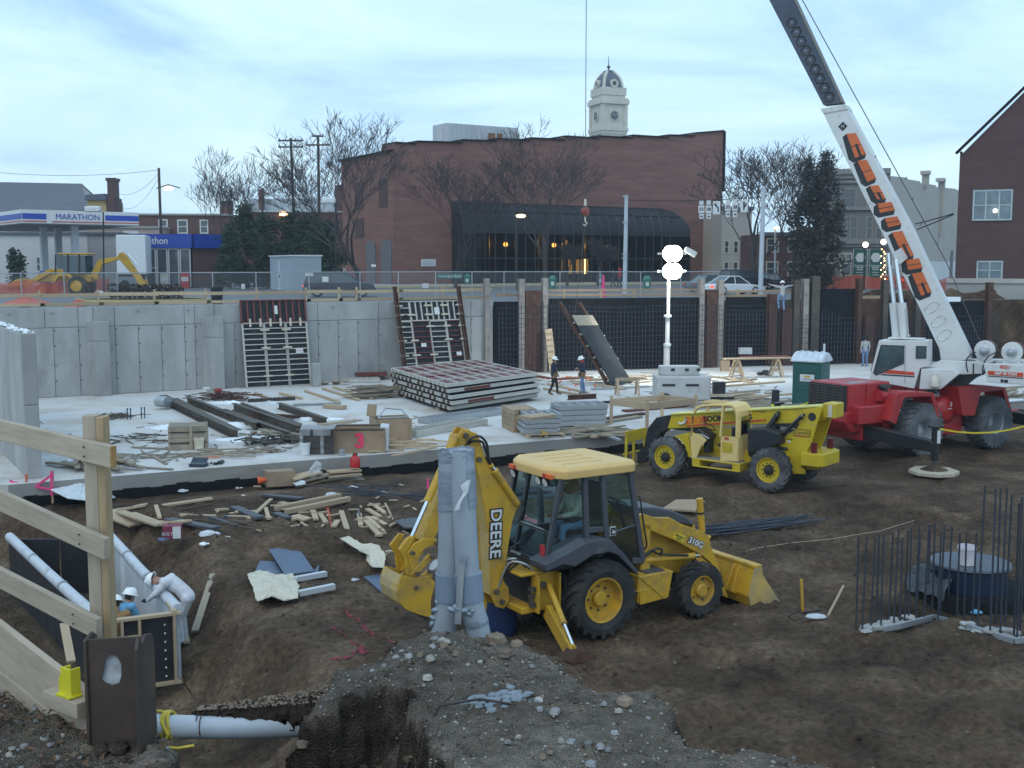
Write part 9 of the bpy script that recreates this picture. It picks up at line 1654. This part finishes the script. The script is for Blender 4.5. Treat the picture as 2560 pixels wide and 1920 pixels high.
b.tube([Vector((0,-.07,.05)),Vector((.05,-.10,-.02)),Vector((.02,-.10,-.1)),Vector((.10,-.08,-.12)),Vector((.2,-.06,-.11))],.011,6);b.tube([Vector((0,.0,.085)),Vector((-.1,.02,.09)),Vector((-.22,.05,.07))],.010,6);b.build('loop',YR,T2,smooth=60)
T2=thing('pipe_wire','thin dark wire wound twice round the white pipe','wire',a+d*.30);b=MB()
for k in range(2):b.tube([Vector((.025*k,math.cos(q*.42)*.075,math.sin(q*.42)*.075)) for q in range(16)],.004,5)
b.build('loop',M['rust'],T2)
# grey conduits bound with tape
Yc=8.62;p=gd(1150,1590,Yc);T=thing('grey_conduits','pair of tall grey plastic conduits bound together with silver tape','conduit',(p.x,p.y,3.2));o=T.location
def cp(x,y,dy=0):return gd(x,y,Yc+dy)-o
RP=31*Yc/FPX
rt=[cp(1154,1128),cp(1158,1240),cp(1168,1420),cp(1176,1500),cp(1192,1560),cp(1206,1640)];lt_=[cp(1128,1133,.05),cp(1127,1240,.07),cp(1124,1420,.09),cp(1122,1500,.09),cp(1112,1560,.08),cp(1098,1640,.08)]
for pts,nm in ((rt,'conduit'),(lt_,'conduit')):
 b=MB();b.tube(pts,RP,24);co_=b.build(nm,M['gpvc'],T,smooth=50);a,c=pts[2].lerp(pts[3],.15),pts[3];b=MB();d=(c-a).normalized();b.lathe([(RP,-.0),(RP*1.16,.004),(RP*1.14,(c-a).length),(RP,(c-a).length+.004)],a,d,24);b.build('coupling',mat('conduit_dark',(.20,.25,.32),.45,var=.1),co_,smooth=40)
def wrap(y0,y1,ex,nm,m_,seg=10,torn=0,bot=0):
 b=MB();rr=random.Random(int(y0));prev=None;N_=28
 for i in range(seg+1):
  y=y0+(y1-y0)*i/seg;f=(y-1128)/(1420-1128);r_c=rt[0].lerp(rt[2],f);l_c=lt_[0].lerp(lt_[2],f);ring=[]
  for k in range(N_):
   t=2*math.pi*k/N_;dv=Vector((math.cos(t),math.sin(t),0));cc=r_c if math.cos(t-.25) > 0 else l_c;z_=0
   if torn and i == 0:z_=rr.uniform(-.02,.012)
   if bot and i == seg:z_=-bot*.5+bot*math.cos(t)*.4
   ring.append(cc+dv*(RP*ex+rr.uniform(-.0015,.0015))+Z*z_)
  n_=b.add(ring)
  if prev is not None:
   for k in range(N_):b.face([prev+k,prev+(k+1) % N_,n_+(k+1) % N_,n_+k])
  prev=n_
 return b.build(nm,m_,T,smooth=50)
wrap(1122,1182,1.03,'top_wrap',M['gpvc'],8,1);wrap(1170,1262,1.06,'tape_wrap',M['tape'],14,0,.03);wrap(1119,1146,1.045,'torn_tape',M['tape'],4,1,.02)
b=MB();cap_=[p_ for p_ in (cp(1105,1132,.08),cp(1120,1124,.05),cp(1150,1120,0),cp(1180,1122,0),cp(1186,1130,-.05),cp(1160,1142,-.1),cp(1120,1143,-.06))];mid=sum(cap_,Vector())/7+Z*.012
for i in range(7):b.poly([cap_[i],cap_[(i+1) % 7],mid])
b.build('tape_cap',M['tape'],T)
b=MB();st=[(1172,1201,10),(1162,1215,22),(1164,1232,12),(1152,1250,8),(1146,1262,10),(1142,1276,14)]
for (x0,y0,w0),(x1,y1,w1) in zip(st,st[1:]):b.poly([cp(x0-w0/2,y0,-.14),cp(x0+w0/2,y0-2,-.15),cp(x1+w1/2,y1-2,-.15),cp(x1-w1/2,y1,-.14)])
b.build('tape_tail',mat('tape_pale',(.52,.54,.56),.5),T)
sb2('steel_strap',M['galv'],T,cp(1156,1388,-.12),cp(1144,1560,-.12),.05,.012,Vector((0,1,0)));sb2('strap_head',M['tape'],T,cp(1150,1390,-.13),cp(1164,1402,-.13),.03,.04)
b=MB();r_=random.Random(8)
for x,y,r in ((1096,1508,.028),(1090,1525,.032),(1085,1545,.03),(1080,1560,.028),(1130,1524,.035),(1145,1522,.04),(1160,1526,.035),(1172,1534,.025),(1180,1528,.022)):b.sphere(cp(x,y,-.10 if x > 1100 else .05),r,8,6,(1.3,.8,.7),Matrix.Rotation(r_.random()*3,3,'Y'))
pieces(b,'wrapped_rag',M['tape'],T,smooth=70)
b=MB();b.lathe([(RP*1.03,0),(RP*1.05,.03),(RP*1.02,.06)],rt[3].lerp(rt[4],.75),(rt[4]-rt[3]).normalized(),20);b.build('tape_ring',M['tape'],T)
b=MB();q=gt(1255,1560);b.cyl((0,0,-.3),(0,0,.75),.28,n=18);o_=b.build('blue_barrel',mat('barrel_blue',(.012,.03,.10),.5),smooth=40);o_.location=q;tag(o_,'dark blue barrel half hidden behind the grey conduits','barrel')
# trench form with white pipes
zt_=-.19;zf=-1.5
A_=gd(25,1362,25.5);B_=gd(278,1366,25.5);C_=gd(446,1545,20.0);D_=gd(268,1590,19.05)
for q in (A_,B_,C_,D_):q.z=zt_
T=thing('trench_form','long timber trench form with whitish boards, black plywood ends and white pipes along its rims','formwork',(C_.x,C_.y,0));o=T.location
A,B,C,D=A_-o,B_-o,C_-o,D_-o
WB_=mat('whitewashed_board',(.60,.63,.66),.7,var=.15,scale=2,stretch=(5,5,1),dirt=(.16,.16,.17),damt=.4,rnd=.12);BP=mat('black_plywood',(.022,.023,.026),.5,var=.4,scale=2,dirt=(.10,.10,.11),damt=.3)
def wallboards(p,q,n,m,nm='board',inset=0):
 for i in range(n):a,c=p.lerp(q,i/n),p.lerp(q,(i+.96)/n);b=MB();d=(q-p).normalized();nn=Vector((-d.y,d.x,0))*.03;b.prism([(v_.x,v_.y) for v_ in (a-nn,c-nn,c+nn,a+nn)],zf,zt_-.03,'z');fix_normals(b.build(nm,m,T))
wallboards(B,C,11,WB_);wallboards(A,D,11,BP);wallboards(A,B,2,BP)
for p,q in ((B,C),(A,D)):
 b=MB();b.tube([p+Z*.02,p.lerp(q,.5)+Z*.0,q+Z*.02],.105,18);pi_=b.build('rim_pipe',M['pvc'],T,smooth=50);d=(q-p).normalized();b=MB()
 for t in (.3,.62):b.lathe([(.108,-.05),(.112,0),(.108,.05)],p.lerp(q,t)+Z*.02,d,18)
 b.build('pipe_joint',M['gpvc'],pi_)
E=gd(304,1568,19.5)-o;Fq=C+Vector((-.05,-.12,0));E.z=zt_;d=(Fq-E).normalized();nn=Vector((d.y,-d.x,0))
b=MB();b.prism([(v_.x,v_.y) for v_ in (E-nn*.02,Fq-nn*.02,Fq+nn*.01,E+nn*.01)],zf+.05,zt_-.02,'z');fix_normals(b.build('end_sheet',BP,T))
for t in (.0,.33,1.0):q=E.lerp(Fq,t)+nn*.06;sb2('stud',M['wood'],T,(q.x,q.y,zf+.05),(q.x,q.y,zt_-.02),.09,.05,Vector((d.x,d.y,0)))
for z in (zt_,zf+.03):a,c=E-d*.3+nn*.04,Fq+d*.12+nn*.04;sb2('plate',M['wood'],T,(a.x,a.y,z),(c.x,c.y,z),.14,.05)
q=Fq+d*.05;sb2('kicker',M['wood'],T,(q.x,q.y-.1,zt_+.03),(q.x-.3,q.y+.5,zt_+.03),.09,.06)
b=MB()
for k in range(7):q=E.lerp(Fq,.82)+nn*.02+Z*(zf+.15+.16*k-zt_);b.sphere(q,.02,6,4)
kind(b.build('form_ties',M['white'],T),'stuff')
a,c=gd(262,1602,19.3)-o,gd(345,1590,19.6)-o;sb2('left_plate',M['wood'],T,a,c,.1,.05);sb2('stud',M['wood'],T,a+Z*-.05,a+Z*-1.0,.08,.05,Vector((0,1,0)))
tag(sb2('brace_board',M['wood'],None,gd(160,1560,19),gd(178,1655,18.2),.14,.05),'pale brace board leaning at the near end of the trench form','board')
for i,(x0,y0,x1,y1) in enumerate(((445,1585,468,1612),(440,1650,460,1680))):a,c=gt(x0,y0),gt(x1,y1);tag(sb2('stake_board',M['wood'],None,a+Z*.1,c+Z*.05,.12,.05),('upper' if i == 0 else 'lower')+' kicker board bracing the right end of the trench form','board','kicker boards of the trench form')
TRW=((gd(452,1560,20.9).x,21.0,-1.15),R(178));TRB=((gd(289,1560,19.9).x,19.9,-1.68),0);TRC=((gd(314,1560,20.7).x,20.7,-1.75),0)
SEATZ=zbk+.50-.58
b=MB();pts=[(c_+Vector((0,0,.02))) for c_ in [gd(960,1885,6.6),gd(1100,1868,6.7),gd(1200,1872,6.7),gd(1290,1895,6.6)]];pts=[Vector((q.x,q.y,bankz(q.x,q.y)+.05)) for q in pts];b.tube(pts,[.012,.01,.009,.005],6);b.tube([pts[1],pts[1]+Vector((.08,.05,.05))],.006,5);tag(b.build('dead_branch',M['bark']),'thin dead branch lying on the earth bank at the bottom','branch')
b=MB();r_=random.Random(5);q0=gz(1250,1735,3.42)
for k in range(60):x,y=q0.x+r_.gauss(0,.10),q0.y+r_.gauss(0,.055);b.rock((x,y,bankz(x,y)+.003),r_.uniform(.015,.045),r_,.35)
tag(b.build('mortar_spill',mat('blue_grey_mortar',(.20,.23,.26),.9,var=.3,scale=9,bump=.5)),'blue grey patch of spilled mortar on top of the earth bank','mortar',kind='stuff')
# =============== PEOPLE ===============
J0=dict(pel=(0,0,.96),spi=(0,0,1.14),che=(.01,0,1.34),nec=(0,0,1.50),hed=(.03,0,1.64),
          shL=(0,.19,1.44),elL=(-.02,.25,1.16),wrL=(.06,.24,.92),haL=(.09,.235,.82),shR=(0,-.19,1.44),elR=(-.02,-.25,1.16),wrR=(.06,-.24,.92),haR=(.09,-.235,.82),
          hiL=(0,.10,.93),knL=(.02,.11,.50),anL=(-.02,.11,.09),toL=(.15,.13,.04),hiR=(0,-.10,.93),knR=(.02,-.11,.50),anR=(-.02,-.11,.09),toR=(.15,-.13,.04))
BONES=[('pel','spi',.145,.135,'t'),('spi','che',.135,.155,'t'),('che','nec',.14,.075,'t'),('nec','hed',.055,.06,'k'),('hiL','pel',.11,.12,'l'),('hiR','pel',.11,.12,'l')]
for s_ in 'LR':BONES+=[('che','sh'+s_,.11,.085,'t'),('sh'+s_,'el'+s_,.075,.058,'t'),('el'+s_,'wr'+s_,.055,.042,'t'),('wr'+s_,'ha'+s_,.035,.04,'h'),('hi'+s_,'kn'+s_,.098,.068,'l'),('kn'+s_,'an'+s_,.068,.05,'l'),('an'+s_,'to'+s_,.058,.042,'b')]
def person(label,loc,yaw,pose,cl,hat='hat',group=None,belt=False,vox=.017,hood=None,scale=1.0,look=0.0):
 "one continuous body (limbs fused by remeshing), clothes told apart by bone"
 T=thing('person',label,'person',loc,yaw,group);T.scale=(scale,)*3
 J={k:Vector(v_) for k,v_ in J0.items()};J.update({k:Vector(v_) for k,v_ in pose.items()})
 b=MB();segs=[]
 for a,c,r0,r1,m_ in BONES:
  p,q=J[a],J[c];segs.append((p,q,m_,(r0+r1)/2));b.tube([p,p.lerp(q,.33),p.lerp(q,.66),q],[r0,r0*.7+r1*.33,r0*.35+r1*.68,r1],10);b.sphere(p,r0,10,7);b.sphere(q,r1,10,7)
 up=(J['hed']-J['nec']).normalized();fw=Vector((math.cos(look),math.sin(look),0));fw=(fw-up*fw.dot(up)).normalized();sd_=up.cross(fw);hm=Matrix((fw,sd_,up)).transposed();hc=J['hed']
 b.sphere(hc,.1,14,10,(1.0,.80,1.18),hm);b.sphere(hc+hm @ Vector((.03,0,-.055)),.07,10,8,(1,.85,.9),hm);b.sphere(hc+hm @ Vector((.105,0,-.015)),.02,8,6,(1,.8,1.4),hm);b.sphere(hc+hm @ Vector((.085,0,.03)),.03,8,6,(.6,1.8,.5),hm)
 b.sphere(hc+hm @ Vector((.098,0,-.065)),.022,8,6,(.6,1.5,.5),hm)
 for sy in (-1,1):b.sphere(hc+hm @ Vector((-.0,sy*.082,-.005)),.022,8,6,(.8,.45,1.3),hm)
 for s_ in 'LR':
  w,h=J['wr'+s_],J['ha'+s_];d=(h-w).normalized();a,c=frame_of(d);sg=1 if s_ == 'L' else -1
  for k in range(4):
   o=h+a*(.026*(k-1.5)/1.5)+d*.02;ln=(.062,.072,.068,.052)[k];q1=o+d*ln*.5+c*.006;q2=q1+d*ln*.4-c*.02;b.tube([o,q1,q2],[.0105,.0098,.008],6)
  o=h+a*.03*sg-d*.03;b.tube([o,o+a*.025*sg+d*.035,o+a*.02*sg+d*.065],[.012,.011,.009],6)
 o=b.build('body',M['skin'],T);me0=o.data;rm=o.modifiers.new('r','REMESH');rm.mode='VOXEL';rm.voxel_size=vox;sm=o.modifiers.new('s','SMOOTH');sm.factor=.5;sm.iterations=2
 dg=bpy.context.evaluated_depsgraph_get();me=bpy.data.meshes.new_from_object(o.evaluated_get(dg));o.modifiers.clear();o.data=me;bpy.data.meshes.remove(me0)
 me.materials.clear();idx={'k':0,'h':5 if cl.get('gloves') else 0,'t':1,'l':2,'b':3,'x':4}
 for m_ in (M['skin'],M[cl['t']],M[cl['l']],M[cl.get('b','boot')],M['hair'],M['blackc']):me.materials.append(m_)
 ids=[]
 for p in me.polygons:
  c=p.center;best=None;bd=1e9
  for a,q,m_,r in segs:
   ab=q-a;t=max(0,min(1,(c-a).dot(ab)/max(ab.length_squared,1e-9)));d=(c-a-ab*t).length-r*.6
   if d < bd:bd=d;best=m_
  hd_=hm.transposed() @ (c-hc)
  if best == 'k' or hd_.length < .125:
   best='k'
   if hd_.z > .045 or (hd_.x < -.02 and hd_.z > -.06):best='x'
   if abs(hd_.z-.012) < .01 and hd_.x > .06 and .015 < abs(hd_.y) < .05:best='x'
  if hood and (best in 'kx') and (hd_.x < .035 or hd_.z > .07):best='t'
  ids.append(idx[best])
 me.polygons.foreach_set('material_index',ids);me.shade_smooth()
 if hood:b=MB();b.lathe([(.15,-.09),(.155,0),(.13,.09),(.06,.14),(0,.15)],hc-fw*.03,up,14);b.build('hood',M[hood],T,smooth=60)
 if hat == 'cap':b=MB();b.lathe([(.108,.02),(.11,.06),(.085,.115),(0,.13)],hc,up,14);b.prism([(.06,-.07),(.2,-.05),(.21,.05),(.06,.07)],.03,.045,'z');o=b.build('cap',M['tarp'],T,smooth=50)
 elif hat:
  b=MB();b.lathe([(.165,.035),(.165,.043),(.135,.052),(.13,.09),(.10,.145),(.05,.172),(0,.178)],(0,0,0),(0,0,1),18);b.sphere((.12,0,.045),.09,10,6,(1,.95,.10));b.bar((-.1,0,.145),(.1,0,.145),.03,.06);o=b.build('hard_hat',M[hat],T,smooth=40);m4=hm.to_4x4();m4.translation=hc;o.matrix_local=m4
 if belt:
  b=MB();p=J['pel']+Z*.05;b.lathe([(.165,-.03),(.17,.03)],p,(0,0,1),16);
  for s_ in (-1,1):b.box(p+Vector((.05,s_*.17,-.1)),(.18,.08,.2))
  b.build('tool_belt',M['leath'],T,bev=.01)
 return T
def foot(px,py,z=0.0):return gz(px,py,z)
person('worker in a dark jacket and black trousers walking right beside the form stack',foot(1384,987),R(-10),dict(knL=(.14,.1,.52),anL=(.17,.11,.1),toL=(.33,.12,.05),knR=(-.02,-.1,.5),anR=(-.20,-.11,.12),toR=(-.04,-.12,.04),elL=(.02,.27,1.17),wrL=(.14,.24,.96),haL=(.2,.22,.88),elR=(-.06,-.25,1.17),wrR=(-.02,-.25,.93),haR=(.01,-.24,.83)),dict(t='navy',l='blackc'),'hat','workers on the slab',True)
person('worker in a navy hooded jacket, red scarf and blue jeans before the hanging panel',foot(1456,985),R(200),dict(hed=(.07,0,1.63),nec=(.03,0,1.5),che=(.05,0,1.34),knL=(.1,.1,.5),anL=(.08,.11,.09),toL=(.23,.12,.04),knR=(-.06,-.1,.5),anR=(-.16,-.11,.1),toR=(0,-.12,.04),elL=(.04,.25,1.18),wrL=(.26,.14,1.2),haL=(.34,.10,1.24),elR=(.04,-.25,1.18),wrR=(.24,-.14,1.14),haR=(.32,-.10,1.16)),dict(t='navy',l='jean'),'hat','workers on the slab',True)
w2_=[o for o in COL.objects if o.name.startswith('person')][-1]
b=MB();b.lathe([(.09,-.06),(.105,0),(.09,.06)],(.04,0,1.55),(0,0,1),14);b.build('scarf',M['redp'],w2_,smooth=60)
pc=gd(1955,778,67.2);person('worker in grey shirt and jeans climbing at the top of the rebar with arms spread',(pc.x,pc.y,pc.z),R(100),dict(elL=(.12,.42,1.5),wrL=(.2,.66,1.56),haL=(.24,.75,1.6),elR=(.12,-.42,1.5),wrR=(.2,-.68,1.52),haR=(.24,-.77,1.54),knL=(.22,.16,.6),anL=(.1,.16,.2),toL=(.26,.17,.16),knR=(.1,-.12,.5),anR=(-.02,-.12,.1),toR=(.14,-.13,.06)),dict(t='greyc',l='jean'),'hat','workers at the rebar wall')
person('worker in grey sweatshirt and blue jeans seen from behind by the rebar, dark hat',foot(2162,916),R(95),dict(),dict(t='greyc',l='jean'),'blackc','workers at the rebar wall')
# the driver of the backhoe sits in the cab, looking back to the digging arm
D_=person('driver in a tan hooded jacket and cap seated in the backhoe cab',(0,0,0),0,dict(pel=(0,0,.58),spi=(.05,0,.76),che=(.11,0,.96),nec=(.14,0,1.12),hed=(.19,.0,1.25),shL=(.1,.2,1.06),shR=(.1,-.2,1.06),elL=(.22,.26,.82),wrL=(.46,.2,.78),haL=(.55,.18,.78),elR=(.2,-.27,.80),wrR=(.42,-.2,.74),haR=(.52,-.18,.74),hiL=(.02,.11,.56),hiR=(.02,-.11,.56),knL=(.42,.13,.56),knR=(.42,-.13,.56),anL=(.46,.13,.14),anR=(.46,-.13,.14),toL=(.62,.13,.1),toR=(.62,-.13,.1)),dict(t='khaki',l='jean'),'cap',None,False,.016,'leath')
D_.matrix_world=Matrix.Translation(BH.location) @ Matrix.Rotation(BH.rotation_euler.z,4,'Z') @ Matrix.Translation((.02,-.20,0)) @ Matrix.Rotation(R(178),4,'Z')
D_.location+=Z*SEATZ
g='workers at the trench form'
person('worker in white coveralls bending over the right hand white pipe of the trench form',TRW[0],TRW[1],dict(pel=(-.12,0,.92),spi=(.02,0,1.08),che=(.2,0,1.2),nec=(.36,0,1.22),hed=(.50,0,1.24),shL=(.25,.2,1.24),shR=(.25,-.2,1.24),elL=(.42,.26,1.04),wrL=(.58,.2,.9),haL=(.66,.17,.88),elR=(.40,-.28,1.02),wrR=(.54,-.22,.88),haR=(.62,-.2,.85),hiL=(-.12,.1,.9),hiR=(-.12,-.1,.9)),dict(t='whitec',l='whitec',gloves=1),'hat',g,vox=.015,look=.3)
person('worker in a brown duck jacket standing inside the trench form, seen from behind',TRB[0],R(105),dict(hed=(.07,0,1.62),elL=(.08,.26,1.18),wrL=(.28,.2,1.1),haL=(.36,.18,1.08),elR=(.08,-.26,1.18),wrR=(.28,-.2,1.1),haR=(.36,-.18,1.08)),dict(t='brownc',l='navy',gloves=1),'hat',g,vox=.015,hood=None)
person('worker in a light blue shirt inside the trench form, right of the brown jacket',TRC[0],R(60),dict(hed=(.12,0,1.58),che=(.08,0,1.32),nec=(.08,0,1.47),elL=(.12,.25,1.15),wrL=(.32,.18,1.05),haL=(.4,.16,1.03),elR=(.12,-.25,1.15),wrR=(.32,-.18,1.05),haR=(.4,-.16,1.03)),dict(t='bluec',l='navy',gloves=1),'hat',g,vox=.015)
walk=dict(knL=(.14,.1,.52),anL=(.16,.11,.1),toL=(.32,.12,.05),knR=(.0,-.1,.5),anR=(-.22,-.11,.14),toR=(-.06,-.12,.05))
person('person in a red hooded top and dark trousers walking past the pale pole',foot(1549,719,STREET),R(175),walk,dict(t='redc',l='navy'),None,'people on the pavement',hood='redc',vox=.02,scale=1.08)
person('person in dark clothes walking behind the one in red',foot(1533,717,STREET),R(170),walk,dict(t='navy',l='navy'),None,'people on the pavement',vox=.02)
# =============== THIN DUSK HAZE ===============
b=MB();b.box((0,330,28),(3700,900,62));hz_=b.build('haze',bpy.data.materials.new('haze'));kind(hz_,'stuff')
m=hz_.data.materials[0];m.use_nodes=True;n=m.node_tree.nodes;n.remove(n['Principled BSDF']);pv=n.new('ShaderNodeVolumePrincipled');pv.inputs['Color'].default_value=(.86,.92,1,1);pv.inputs['Density'].default_value=.0004;m.node_tree.links.new(pv.outputs[0],n['Material Output'].inputs['Volume'])
